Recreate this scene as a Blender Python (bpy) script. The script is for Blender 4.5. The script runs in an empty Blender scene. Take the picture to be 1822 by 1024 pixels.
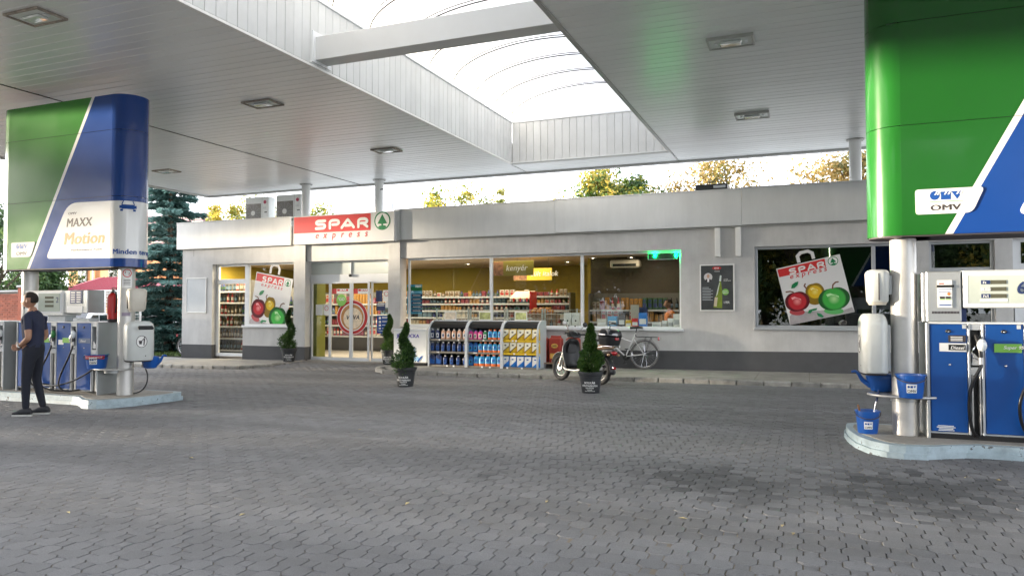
import bpy, bmesh, math, random
from mathutils import Vector, Matrix, Euler
import numpy as np
random.seed(11)
rnd = random.Random(5)
S = bpy.context.scene
COL = S.collection
R = math.radians
PI = math.pi

# ------------------------------------------------------------------ camera
FPX, CX, CY, PITCH, YAW, EYE = 1305.0, 911.0, 512.0, R(1.7), R(22.0), 1.5
cd = bpy.data.cameras.new('camera')
cam = bpy.data.objects.new('camera', cd)
COL.objects.link(cam)
cam.location = (0, 0, EYE)
cam.rotation_euler = (R(90) + PITCH, 0, YAW)
cd.sensor_width = 36
cd.lens = FPX / 1822 * 36
cd.clip_start = .05
cd.clip_end = 2000
S.camera = cam
S.render.resolution_x, S.render.resolution_y = 1024, 575

# ------------------------------------------------------------------ world, sun, exposure
SUN_EL, SUN_DIR = 3.2, (0.97, 0.24)
w = bpy.data.worlds.new('World')
S.world = w
w.use_nodes = True
nt = w.node_tree
nt.nodes.clear()
sky = nt.nodes.new('ShaderNodeTexSky')
sky.sky_type = 'NISHITA'
sky.sun_disc = False
sky.sun_elevation = R(SUN_EL)
sky.sun_rotation = math.atan2(-SUN_DIR[0], -SUN_DIR[1])
sky.air_density, sky.dust_density, sky.ozone_density = 1.0, 2.0, 1.0
hs = nt.nodes.new('ShaderNodeHueSaturation')
hs.inputs['Saturation'].default_value = .22
mx = nt.nodes.new('ShaderNodeMix')
mx.data_type = 'RGBA'
mx.inputs[0].default_value = .6                # thin high cloud that evens the sky out
mx.inputs[7].default_value = (2.48, 2.62, 2.92, 1)
bg = nt.nodes.new('ShaderNodeBackground')
bg.inputs[1].default_value = .15
wo = nt.nodes.new('ShaderNodeOutputWorld')
nt.links.new(sky.outputs[0], hs.inputs['Color'])
nt.links.new(hs.outputs[0], mx.inputs[6])
nt.links.new(mx.outputs[2], bg.inputs[0])
nt.links.new(bg.outputs[0], wo.inputs[0])
sl = bpy.data.lights.new('sun', 'SUN')
sl.energy = 2.2
sl.angle = R(1.5)
sl.color = (1.0, .86, .66)
so = bpy.data.objects.new('sun', sl)
COL.objects.link(so)
c = math.cos(R(SUN_EL)); n_ = math.hypot(*SUN_DIR)
so.rotation_euler = Vector((SUN_DIR[0] / n_ * c, SUN_DIR[1] / n_ * c, -math.sin(R(SUN_EL)))).to_track_quat('-Z', 'Y').to_euler()
so.location = (-40, -10, 20)
S.view_settings.view_transform = 'Standard'
S.view_settings.look = 'None'
S.view_settings.gamma = 1
S.view_settings.exposure = 3.55
S.render.engine = 'CYCLES'
S.cycles.use_denoising = True
S.cycles.max_bounces = 8
S.cycles.diffuse_bounces = 4
S.cycles.glossy_bounces = 4
S.cycles.transmission_bounces = 6
S.cycles.transparent_max_bounces = 16
S.cycles.sample_clamp_indirect = 6
S.cycles.caustics_reflective = False
S.cycles.caustics_refractive = False

# ------------------------------------------------------------------ survey helpers (photo measurements -> metres)
_fw = Vector((-math.sin(YAW) * math.cos(PITCH), math.cos(YAW) * math.cos(PITCH), math.sin(PITCH)))
_rt = Vector((math.cos(YAW), math.sin(YAW), 0))
_up = _rt.cross(_fw)
def _ray(x, y): return _fw * FPX + _rt * (x - CX) - _up * (y - CY)
def atY(x, y, Y):
    d = _ray(x, y); return Vector((0, 0, EYE)) + d * (Y / d.y)
def atZ(x, y, Z):
    d = _ray(x, y); return Vector((0, 0, EYE)) + d * ((Z - EYE) / d.z)
def gz(x, y=0):                                # the forecourt falls slightly towards the left, rises to the door
    z = .0065 * (min(max(x, -18.5), 9) + 11)
    if -13.3 < x < -9.8 and y > 14.7:
        t = min(1, (y - 14.7) / 2.5)
        z += (.085 - z) * t * t * (3 - 2 * t)
    return z

# ------------------------------------------------------------------ mesh helpers
class MB:
    def __init__(self): self.v, self.f = [], []
    def add(self, vs, fs):
        n = len(self.v)
        self.v += [tuple(p) for p in vs]
        self.f += [tuple(i + n for i in q) for q in fs if len(q) > 2]
        return self
    def bx(self, x0, x1, y0, y1, z0, z1, b=0, M=None):
        if x0 > x1: x0, x1 = x1, x0
        if y0 > y1: y0, y1 = y1, y0
        if z0 > z1: z0, z1 = z1, z0
        if b <= 0:
            vs = [(x, y, z) for x in (x0, x1) for y in (y0, y1) for z in (z0, z1)]
            fs = [(0, 1, 3, 2), (4, 6, 7, 5), (0, 4, 5, 1), (2, 3, 7, 6), (0, 2, 6, 4), (1, 5, 7, 3)]
        else:
            b = min(b, (x1 - x0) * .45, (y1 - y0) * .45, (z1 - z0) * .45)
            vs, idx = [], {}
            X, Y, Z = (x0, x1), (y0, y1), (z0, z1)
            for i in (0, 1):
                for j in (0, 1):
                    for k in (0, 1):
                        sx, sy, sz = (1 - 2 * i) * b, (1 - 2 * j) * b, (1 - 2 * k) * b
                        for a, p in enumerate(((X[i], Y[j] + sy, Z[k] + sz), (X[i] + sx, Y[j], Z[k] + sz), (X[i] + sx, Y[j] + sy, Z[k]))):
                            idx[(i, j, k, a)] = len(vs); vs.append(p)
            g = lambda *q: idx[q]
            fs = []
            for i in (0, 1):
                q = [g(i, 0, 0, 0), g(i, 0, 1, 0), g(i, 1, 1, 0), g(i, 1, 0, 0)]; fs.append(q if i == 0 else q[::-1])
                q = [g(0, i, 0, 1), g(1, i, 0, 1), g(1, i, 1, 1), g(0, i, 1, 1)]; fs.append(q if i == 0 else q[::-1])
                q = [g(0, 0, i, 2), g(0, 1, i, 2), g(1, 1, i, 2), g(1, 0, i, 2)]; fs.append(q if i == 0 else q[::-1])
            for i in (0, 1):
                for j in (0, 1):
                    fs.append([g(i, j, 0, 0), g(i, j, 1, 0), g(i, j, 1, 1), g(i, j, 0, 1)])
                    fs.append([g(i, 0, j, 0), g(i, 1, j, 0), g(i, 1, j, 2), g(i, 0, j, 2)])
                    fs.append([g(0, i, j, 1), g(1, i, j, 1), g(1, i, j, 2), g(0, i, j, 2)])
                    for k in (0, 1):
                        fs.append([g(i, j, k, 0), g(i, j, k, 1), g(i, j, k, 2)])
        if M is not None: vs = [M @ Vector(p) for p in vs]
        return self.add(vs, fs)
    def tube(self, pts, r, n=8, closed=False, caps=True):
        pts = [Vector(p) for p in pts]
        m = len(pts)
        rr = r if isinstance(r, (list, tuple)) else [r] * m
        vs, fs = [], []
        up = None
        for i, p in enumerate(pts):
            if closed: t = pts[(i + 1) % m] - pts[i - 1]
            else: t = pts[min(i + 1, m - 1)] - pts[max(i - 1, 0)]
            if t.length < 1e-9: t = Vector((0, 0, 1))
            t.normalize()
            if up is None:
                a = Vector((0, 0, 1)) if abs(t.z) < .9 else Vector((1, 0, 0))
            else: a = up
            s = t.cross(a)
            if s.length < 1e-6: s = t.orthogonal()
            s.normalize(); up = s.cross(t).normalized()
            for k in range(n):
                an = 2 * PI * k / n
                vs.append(p + (s * math.cos(an) + up * math.sin(an)) * rr[i])
        for i in range(m if closed else m - 1):
            j = (i + 1) % m
            for k in range(n):
                fs.append((i * n + k, i * n + (k + 1) % n, j * n + (k + 1) % n, j * n + k))
        if caps and not closed:
            fs.append(tuple(range(n))[::-1]); fs.append(tuple((m - 1) * n + k for k in range(n)))
        return self.add(vs, fs)
    def cyl(self, p0, p1, r0, r1=None, n=16, caps=True):
        return self.tube([p0, p1], [r0, r0 if r1 is None else r1], n, caps=caps)
    def lathe(self, prof, n=20, c=(0, 0, 0), M=None, sx=1, sy=1):
        vs, fs = [], []
        for r, z in prof:
            for k in range(n):
                a = 2 * PI * k / n
                vs.append(Vector((r * math.cos(a) * sx, r * math.sin(a) * sy, z)))
        for i in range(len(prof) - 1):
            for k in range(n):
                fs.append((i * n + k, i * n + (k + 1) % n, (i + 1) * n + (k + 1) % n, (i + 1) * n + k))
        if prof[0][0] > 1e-4: fs.append(tuple(range(n))[::-1])
        if prof[-1][0] > 1e-4: fs.append(tuple((len(prof) - 1) * n + k for k in range(n)))
        if M is not None: vs = [M @ p for p in vs]
        cc = Vector(c)
        return self.add([p + cc for p in vs], fs)
    def prism(self, poly, d0, d1, ax='y'):
        if len(poly) < 3: return self
        a = sum(poly[i][0] * poly[(i + 1) % len(poly)][1] - poly[(i + 1) % len(poly)][0] * poly[i][1] for i in range(len(poly)))
        if a < 0: poly = poly[::-1]
        f = {'y': lambda p, d: (p[0], d, p[1]), 'z': lambda p, d: (p[0], p[1], d), 'x': lambda p, d: (d, p[0], p[1])}[ax]
        if d0 > d1: d0, d1 = d1, d0
        n = len(poly)
        vs = [f(p, d0) for p in poly] + [f(p, d1) for p in poly]
        lo, hi = tuple(range(n)), tuple(range(n, 2 * n))
        if ax == 'y': fs = [lo, hi[::-1]] + [(i, n + i, n + (i + 1) % n, (i + 1) % n) for i in range(n)]
        else: fs = [lo[::-1], hi] + [(i, (i + 1) % n, n + (i + 1) % n, n + i) for i in range(n)]
        return self.add(vs, fs)
    def sph(self, c, r, nu=14, nv=9, M=None):
        r = r if isinstance(r, (tuple, list)) else (r, r, r)
        vs = [Vector((0, 0, r[2]))]
        for i in range(1, nv):
            t = PI * i / nv
            for k in range(nu):
                a = 2 * PI * k / nu
                vs.append(Vector((r[0] * math.sin(t) * math.cos(a), r[1] * math.sin(t) * math.sin(a), r[2] * math.cos(t))))
        vs.append(Vector((0, 0, -r[2])))
        fs = [(0, 1 + k, 1 + (k + 1) % nu) for k in range(nu)]
        for i in range(nv - 2):
            for k in range(nu):
                a, b = 1 + i * nu, 1 + (i + 1) * nu
                fs.append((a + k, b + k, b + (k + 1) % nu, a + (k + 1) % nu))
        e = len(vs) - 1; a = 1 + (nv - 2) * nu
        fs += [(a + (k + 1) % nu, a + k, e) for k in range(nu)]
        if M is not None: vs = [M @ p for p in vs]
        return self.add([p + Vector(c) for p in vs], fs)
    def quad(self, *p): return self.add(p, [tuple(range(len(p)))])
    def mesh(self, name, m=None, smooth=None):
        me = bpy.data.meshes.new(name)
        me.from_pydata(self.v, [], self.f)
        if m: me.materials.append(m)
        if smooth is not None and self.f:
            me.polygons.foreach_set('use_smooth', [True] * len(me.polygons))
            me.set_sharp_from_angle(angle=R(smooth))
        me.update()
        return me
    def build(self, name, m, parent=None, smooth=None, kind=None, world=False, loc=None):
        o = bpy.data.objects.new(name, self.mesh(name, m, smooth))
        COL.objects.link(o)
        if parent is not None:
            o.parent = parent
            if world:
                p, off = parent, Vector()
                while p is not None: off += p.location; p = p.parent
                o.location = -off
        if loc is not None: o.location = loc
        if kind: o['kind'] = kind
        return o

def tag(o, label, cat, group=None):
    o['label'] = label; o['category'] = cat
    if group: o['group'] = group
    return o
def thing(name, label, cat, loc=(0, 0, 0), rz=0, group=None):
    o = bpy.data.objects.new(name, None)
    COL.objects.link(o)
    o.location = loc; o.rotation_euler = (0, 0, rz)
    o.empty_display_size = .2
    return tag(o, label, cat, group)
def kids(o): return [x for x in CH.get(o.name, [])]
def copy_tree(o, parent=None):
    c_ = o.copy(); COL.objects.link(c_)
    if parent is not None: c_.parent = parent
    for ch in o.children: copy_tree(ch, c_)
    return c_

# ------------------------------------------------------------------ materials
def mat(name, col, rough=.5, metal=0., var=0., vs=4., bump=0., bs=60., spec=.5, coat=0., island=0., streak=0., emit=None, es=0., trans=0.):
    m = bpy.data.materials.new(name)
    m.use_nodes = True
    t = m.node_tree; N = t.nodes; L = t.links
    b = N['Principled BSDF']
    b.inputs['Base Color'].default_value = (*col, 1)
    b.inputs['Roughness'].default_value = rough
    b.inputs['Metallic'].default_value = metal
    b.inputs['Specular IOR Level'].default_value = spec
    b.inputs['Coat Weight'].default_value = coat
    b.inputs['Coat Roughness'].default_value = .06
    b.inputs['Transmission Weight'].default_value = trans
    if emit:
        b.inputs['Emission Color'].default_value = (*emit, 1)
        b.inputs['Emission Strength'].default_value = es
    if var or bump or island or streak:
        tc = N.new('ShaderNodeTexCoord'); geo = N.new('ShaderNodeNewGeometry')
        cur = None
        if var:
            nz = N.new('ShaderNodeTexNoise'); nz.inputs['Scale'].default_value = vs
            nz.inputs['Detail'].default_value = 6; nz.inputs['Roughness'].default_value = .65
            L.new(geo.outputs['Position'], nz.inputs['Vector'])
            mr = N.new('ShaderNodeMapRange')
            mr.inputs[1].default_value, mr.inputs[2].default_value = .3, .7
            mr.inputs[3].default_value, mr.inputs[4].default_value = 1 - var, 1 + var
            L.new(nz.outputs['Fac'], mr.inputs[0]); cur = mr.outputs[0]
            rr = N.new('ShaderNodeMapRange')
            rr.inputs[1].default_value, rr.inputs[2].default_value = .3, .7
            rr.inputs[3].default_value, rr.inputs[4].default_value = max(.02, rough * .85), min(1, rough * 1.15)
            L.new(nz.outputs['Fac'], rr.inputs[0]); L.new(rr.outputs[0], b.inputs['Roughness'])
        if island:
            oi = N.new('ShaderNodeObjectInfo')
            ad = N.new('ShaderNodeMath'); ad.operation = 'ADD'
            L.new(geo.outputs['Random Per Island'], ad.inputs[0]); L.new(oi.outputs['Random'], ad.inputs[1])
            fr = N.new('ShaderNodeMath'); fr.operation = 'FRACT'; L.new(ad.outputs[0], fr.inputs[0])
            m2 = N.new('ShaderNodeMapRange')
            m2.inputs[3].default_value, m2.inputs[4].default_value = 1 - island, 1 + island
            L.new(fr.outputs[0], m2.inputs[0])
            if cur is None: cur = m2.outputs[0]
            else:
                mm = N.new('ShaderNodeMath'); mm.operation = 'MULTIPLY'
                L.new(cur, mm.inputs[0]); L.new(m2.outputs[0], mm.inputs[1]); cur = mm.outputs[0]
        if streak:                              # rain marks that run down the face
            sv = N.new('ShaderNodeVectorMath'); sv.operation = 'MULTIPLY'; sv.inputs[1].default_value = (3.1, 3.1, .35)
            L.new(geo.outputs['Position'], sv.inputs[0])
            sn = N.new('ShaderNodeTexNoise'); sn.inputs['Scale'].default_value = 1; sn.inputs['Detail'].default_value = 5; sn.inputs['Roughness'].default_value = .7
            L.new(sv.outputs[0], sn.inputs[0])
            sr = N.new('ShaderNodeMapRange'); sr.inputs[1].default_value, sr.inputs[2].default_value = .35, .62
            sr.inputs[3].default_value, sr.inputs[4].default_value = 1 - streak * .9, 1 + streak * .2
            L.new(sn.outputs['Fac'], sr.inputs[0])
            if cur is None: cur = sr.outputs[0]
            else:
                mm = N.new('ShaderNodeMath'); mm.operation = 'MULTIPLY'
                L.new(cur, mm.inputs[0]); L.new(sr.outputs[0], mm.inputs[1]); cur = mm.outputs[0]
        if cur is not None:
            vm = N.new('ShaderNodeVectorMath'); vm.operation = 'SCALE'
            vm.inputs[0].default_value = col
            L.new(cur, vm.inputs['Scale']); L.new(vm.outputs[0], b.inputs['Base Color'])
        if bump:
            n2 = N.new('ShaderNodeTexNoise'); n2.inputs['Scale'].default_value = bs; n2.inputs['Detail'].default_value = 5
            L.new(geo.outputs['Position'], n2.inputs['Vector'])
            bp = N.new('ShaderNodeBump'); bp.inputs['Strength'].default_value = bump; bp.inputs['Distance'].default_value = .02
            L.new(n2.outputs['Fac'], bp.inputs['Height']); L.new(bp.outputs[0], b.inputs['Normal'])
    return m
def ramp_mat(name, stops, rough=.6, scale=(1, 1, 1), center=(0, 0, 0), kind='SPHERICAL', var=0):
    """flat print whose colour runs over a gradient in the sheet's own coordinates"""
    m = bpy.data.materials.new(name); m.use_nodes = True
    t = m.node_tree; N = t.nodes; L = t.links; b = N['Principled BSDF']
    b.inputs['Roughness'].default_value = rough
    tc = N.new('ShaderNodeTexCoord'); mp = N.new('ShaderNodeMapping'); mp.vector_type = 'TEXTURE'
    mp.inputs['Location'].default_value = center; mp.inputs['Scale'].default_value = scale
    g = N.new('ShaderNodeTexGradient'); g.gradient_type = kind
    cr = N.new('ShaderNodeValToRGB')
    L.new(tc.outputs['Object'], mp.inputs[0]); L.new(mp.outputs[0], g.inputs[0])
    L.new(g.outputs['Fac'], cr.inputs[0]); L.new(cr.outputs[0], b.inputs['Base Color'])
    e = cr.color_ramp.elements
    e[0].position, e[0].color = stops[0][0], (*stops[0][1], 1)
    e[1].position, e[1].color = stops[-1][0], (*stops[-1][1], 1)
    for p, cc in stops[1:-1]:
        x = e.new(p); x.color = (*cc, 1)
    return m
def leaf_mat(name, cols, trans=.35):
    m = bpy.data.materials.new(name); m.use_nodes = True
    t = m.node_tree; N = t.nodes; L = t.links
    b = N['Principled BSDF']; b.inputs['Roughness'].default_value = .55
    geo = N.new('ShaderNodeNewGeometry'); cr = N.new('ShaderNodeValToRGB')
    nz = N.new('ShaderNodeTexNoise'); nz.inputs['Scale'].default_value = .55; nz.inputs['Detail'].default_value = 2
    L.new(geo.outputs['Position'], nz.inputs[0])
    mr = N.new('ShaderNodeMapRange'); mr.inputs[1].default_value, mr.inputs[2].default_value = .3, .7
    L.new(nz.outputs['Fac'], mr.inputs[0])
    mxx = N.new('ShaderNodeMix'); mxx.inputs[0].default_value = .5
    L.new(geo.outputs['Random Per Island'], mxx.inputs[2]); L.new(mr.outputs[0], mxx.inputs[3])
    L.new(mxx.outputs[0], cr.inputs[0])
    e = cr.color_ramp.elements
    e[0].color = (*cols[0], 1); e[1].color = (*cols[-1], 1)
    e[0].position, e[1].position = .15, .85
    for i, cc in enumerate(cols[1:-1]):
        x = e.new(.15 + .7 * (i + 1) / (len(cols) - 1)); x.color = (*cc, 1)
    tr = N.new('ShaderNodeBsdfTranslucent'); ms = N.new('ShaderNodeMixShader'); ms.inputs[0].default_value = trans
    L.new(cr.outputs[0], b.inputs['Base Color']); L.new(cr.outputs[0], tr.inputs['Color'])
    L.new(b.outputs[0], ms.inputs[1]); L.new(tr.outputs[0], ms.inputs[2])
    L.new(ms.outputs[0], N['Material Output'].inputs[0])
    return m
def glass_mat(name, tint=(.93, .96, .95), refl=1.0, rough=.0):
    m = bpy.data.materials.new(name); m.use_nodes = True
    t = m.node_tree; N = t.nodes; L = t.links
    N.remove(N['Principled BSDF'])
    tp = N.new('ShaderNodeBsdfTransparent'); tp.inputs[0].default_value = (*tint, 1)
    gl = N.new('ShaderNodeBsdfGlossy'); gl.inputs['Roughness'].default_value = rough
    fr = N.new('ShaderNodeFresnel')
    gb = N.new('ShaderNodeNewGeometry'); io = N.new('ShaderNodeMapRange')   # thin sheet: both faces reflect like air to glass
    io.inputs[3].default_value, io.inputs[4].default_value = 1.52, 1 / 1.52
    L.new(gb.outputs['Backfacing'], io.inputs[0]); L.new(io.outputs[0], fr.inputs[0])
    ml = N.new('ShaderNodeMath'); ml.operation = 'MULTIPLY'; ml.inputs[1].default_value = refl; ml.use_clamp = True
    ms = N.new('ShaderNodeMixShader')
    L.new(fr.outputs[0], ml.inputs[0]); L.new(ml.outputs[0], ms.inputs[0])
    L.new(tp.outputs[0], ms.inputs[1]); L.new(gl.outputs[0], ms.inputs[2])
    L.new(ms.outputs[0], N['Material Output'].inputs[0])
    return m

M = {}
M['wall'] = mat('rough cast render', (.56, .555, .545), .9, var=.11, vs=1.6, bump=.22, bs=70, streak=.09)
M['plinth'] = mat('dark plinth render', (.085, .086, .09), .85, var=.15, vs=4, bump=.25, bs=110)
M['fascia'] = mat('silver fascia sheet', (.66, .675, .68), .38, metal=.2, var=.04, vs=1.2, streak=.07)
M['fascia_w'] = mat('white and sky lit fascia sheet', (.78, .78, .76), .4, var=.04, vs=1.2, streak=.06)  # also on the left shop fascia, whitened there for its sky light
M['soffit'] = mat('painted soffit strip', (.80, .82, .82), .30, island=.03, spec=.6)
M['white'] = mat('white painted metal', (.80, .80, .78), .35, var=.03, vs=2)
M['board'] = mat('white skylight board', (.62, .63, .63), .45, var=.05, vs=3, island=.05)
M['trim'] = mat('grey edge trim', (.42, .42, .40), .4, var=.1, vs=3)
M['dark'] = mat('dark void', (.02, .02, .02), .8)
M['rust'] = mat('rusty frame', (.30, .26, .22), .6, var=.4, vs=14)
M['frame'] = mat('white window frame', (.78, .80, .82), .3)
M['alu'] = mat('grey aluminium frame', (.50, .52, .54), .35, metal=.3)
M['steel'] = mat('brushed steel', (.56, .55, .53), .42, metal=.6, var=.08, vs=5)
M['galv'] = mat('grey cabinet sheet', (.42, .44, .45), .38, metal=.5, var=.06, vs=2)
M['greyp'] = mat('light grey paint', (.50, .53, .55), .4, var=.04)
M['blue'] = mat('blue cabinet door', (.003, .066, .28), .4, var=.06, vs=2, coat=.12, spec=.35)
M['pgreen'] = mat('glossy green cladding', (.010, .098, .012), .2, var=.05, vs=1, coat=.22, spec=.4)
M['pgreen_l'] = mat('lightened green cladding', (.035, .19, .024), .22, var=.06, vs=1.5, coat=.15, spec=.3)  # left pylon's green, made lighter for the sky it reflects
M['beam'] = mat('white beam paint', (.62, .63, .63), .4, var=.03, vs=2)
M['pblue'] = mat('glossy blue cladding', (.007, .050, .245), .2, var=.05, vs=1, coat=.22, spec=.4)
M['pwhite'] = mat('glossy white cladding', (.78, .78, .77), .2, coat=.5)
M['black'] = mat('black plastic', (.014, .014, .015), .35)
M['rubber'] = mat('black rubber', (.018, .018, .019), .6)
M['chrome'] = mat('chrome', (.75, .75, .76), .12, metal=1)
M['red'] = mat('red enamel', (.50, .015, .015), .35)
M['redp'] = mat('red print', (.62, .022, .022), .45)
M['greenp'] = mat('green print', (.0, .20, .06), .45)
M['whitep'] = mat('white print', (.82, .82, .80), .5)
M['greyt'] = mat('dark grey print', (.06, .052, .056), .6, spec=.25)
M['orangep'] = mat('ochre print', (.50, .20, .06), .6, spec=.25)
M['bluep'] = mat('blue print', (.010, .07, .30), .6, spec=.25)
M['navyp'] = mat('navy print', (.012, .03, .12), .5)
M['lgreenp'] = mat('light green print', (.22, .52, .08), .5)
M['bucket'] = mat('blue bucket plastic', (.008, .09, .38), .38, coat=.2)
M['conc'] = mat('worn concrete', (.30, .285, .255), .88, var=.28, vs=2.2, bump=.3, bs=45)
M['kerb'] = mat('weathered kerb stone', (.30, .29, .265), .9, var=.32, vs=5, bump=.5, bs=35, island=.10)
M['ikerb'] = mat('pale blue painted kerb', (.42, .48, .50), .6, var=.2, vs=5, bump=.15, bs=30)
M['glass'] = glass_mat('window glass', refl=.8)
M['gdark'] = glass_mat('tinted window glass', (.60, .65, .63), 2.0)
M['gclear'] = glass_mat('clear plastic sheet', (.95, .96, .96), 1.2)
M['rack'] = mat('pale grey rack side', (.55, .58, .61), .4)
M['shelf'] = mat('brown grey shelf edge', (.20, .18, .15), .5)

# ------------------------------------------------------------------ lettering and flat print
def text(s, size, m, parent=None, loc=(0, 0, 0), rx=90, rz=0, shear=0, bold=0, name='lettering', sx=1, align='LEFT', ext=.0003, sp=1, rot=0, world=False):
    cu = bpy.data.curves.new('t', 'FONT')
    cu.body = s; cu.size = size; cu.shear = shear; cu.extrude = ext; cu.align_x = align
    cu.space_character = sp + bold * 1.2 / size; cu.resolution_u = 3
    tmp = bpy.data.objects.new('t', cu)
    me = bpy.data.meshes.new_from_object(tmp)
    bpy.data.objects.remove(tmp); bpy.data.curves.remove(cu)
    if bold:                                    # heavier weight: the outline set three times side by side, each a hair proud
        n = len(me.vertices); co = np.empty(n * 3); me.vertices.foreach_get('co', co); co = co.reshape(-1, 3)
        fs = [tuple(p.vertices) for p in me.polygons]; vs, ff = [], []
        for k, (dx, dy) in enumerate(((-bold, -bold * .3), (bold, bold * .3), (0, 0), (-bold * .5, bold * .3))):
            c2 = co.copy(); c2[:, 0] += dx; c2[:, 1] += dy; c2[:, 2] += k * .00025
            vs.append(c2); ff += [tuple(i + k * n for i in f) for f in fs]
        me = bpy.data.meshes.new('lettering'); me.from_pydata(np.concatenate(vs).tolist(), [], ff)
    me.transform(Matrix.Diagonal((sx, 1, 1, 1)))
    if rot: me.transform(Matrix.Rotation(rot, 4, 'Z'))
    me.transform(Matrix.Rotation(R(rx), 4, 'X'))
    me.materials.clear(); me.materials.append(m)
    o = bpy.data.objects.new(name, me); COL.objects.link(o)
    off = Vector()
    p = parent
    while world and p is not None: off += p.location; p = p.parent
    o.location = Vector(loc) - off; o.rotation_euler = (0, 0, rz)
    if parent is not None: o.parent = parent
    return o
def stroke(mb, pts, wd, d0, d1, T=lambda u, v: (u, v), caps=True):
    """flat ribbon with round ends along a 2D polyline"""
    P = [Vector(p) for p in pts]; n = len(P); Lf, Rt = [], []
    for i in range(n):
        a = (P[i] - P[i - 1]).normalized() if i else None
        b = (P[i + 1] - P[i]).normalized() if i < n - 1 else None
        if a is None: a = b
        if b is None: b = a
        na, nb = Vector((-a.y, a.x)), Vector((-b.y, b.x))
        m_ = (na + nb)
        m_ = m_.normalized() if m_.length > 1e-6 else na
        k = min(2.0, 1 / max(.3, m_.dot(na)))
        Lf.append(P[i] + m_ * wd / 2 * k); Rt.append(P[i] - m_ * wd / 2 * k)
    d1_, d0_ = (P[-1] - P[-2]).normalized(), (P[0] - P[1]).normalized()
    for A, B in zip(zip(Lf, Rt), zip(Lf[1:], Rt[1:])):
        q = [T(*A[0]), T(*A[1]), T(*B[1]), T(*B[0])]
        mb.add([(x, d, z) for d in (d0, d1) for x, z in q], [(0, 1, 2, 3), (4, 7, 6, 5), (0, 4, 5, 1), (2, 6, 7, 3)])
    if caps:
        for c_, d_ in ((P[-1], d1_), (P[0], d0_)):
            nn = Vector((-d_.y, d_.x))
            pts = [c_ + nn * math.cos(PI * j / 8) * wd / 2 + d_ * math.sin(PI * j / 8) * wd / 2 for j in range(9)]
            mb.add([(*(lambda t_: (t_[0], d0, t_[1]))(T(*p)),) for p in pts], [tuple(range(9))])
def arc2(cx, cy, r, a0, a1, n=8, ry=None):
    ry = r if ry is None else ry
    return [(cx + r * math.cos(R(a0 + (a1 - a0) * i / n)), cy + ry * math.sin(R(a0 + (a1 - a0) * i / n))) for i in range(n + 1)]
def rpoly(pts, r, n=4):
    """polygon with rounded corners"""
    out = []; m_ = len(pts)
    for i in range(m_):
        p, a, b = Vector(pts[i]), Vector(pts[i - 1]), Vector(pts[(i + 1) % m_])
        ri = r[i] if isinstance(r, (list, tuple)) else r
        if ri <= 0: out.append(tuple(p)); continue
        ra = min(ri, (a - p).length * .45, (b - p).length * .45)
        s, e = p + (a - p).normalized() * ra, p + (b - p).normalized() * ra
        for k in range(n + 1):
            t = k / n
            out.append(tuple(s * (1 - t) ** 2 + p * 2 * t * (1 - t) + e * t * t))
    return out
# ================================================================== GROUND
mb = MB()
xs = [-500, -18.5, -11, -3, 3, 9, 500]
ys = [-300, 0, 14, 18, 40, 600]
for y in ys:
    for x in xs: mb.v.append((x, y, gz(x) - .035))
for j in range(len(ys) - 1):
    for i in range(len(xs) - 1):
        a = j * len(xs) + i
        mb.f.append((a, a + 1, a + 1 + len(xs), a + len(xs)))
mb.build('ground', mat('pale asphalt', (.30, .295, .285), .9, var=.15, vs=1.5, bump=.2, bs=40), kind='structure')

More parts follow.
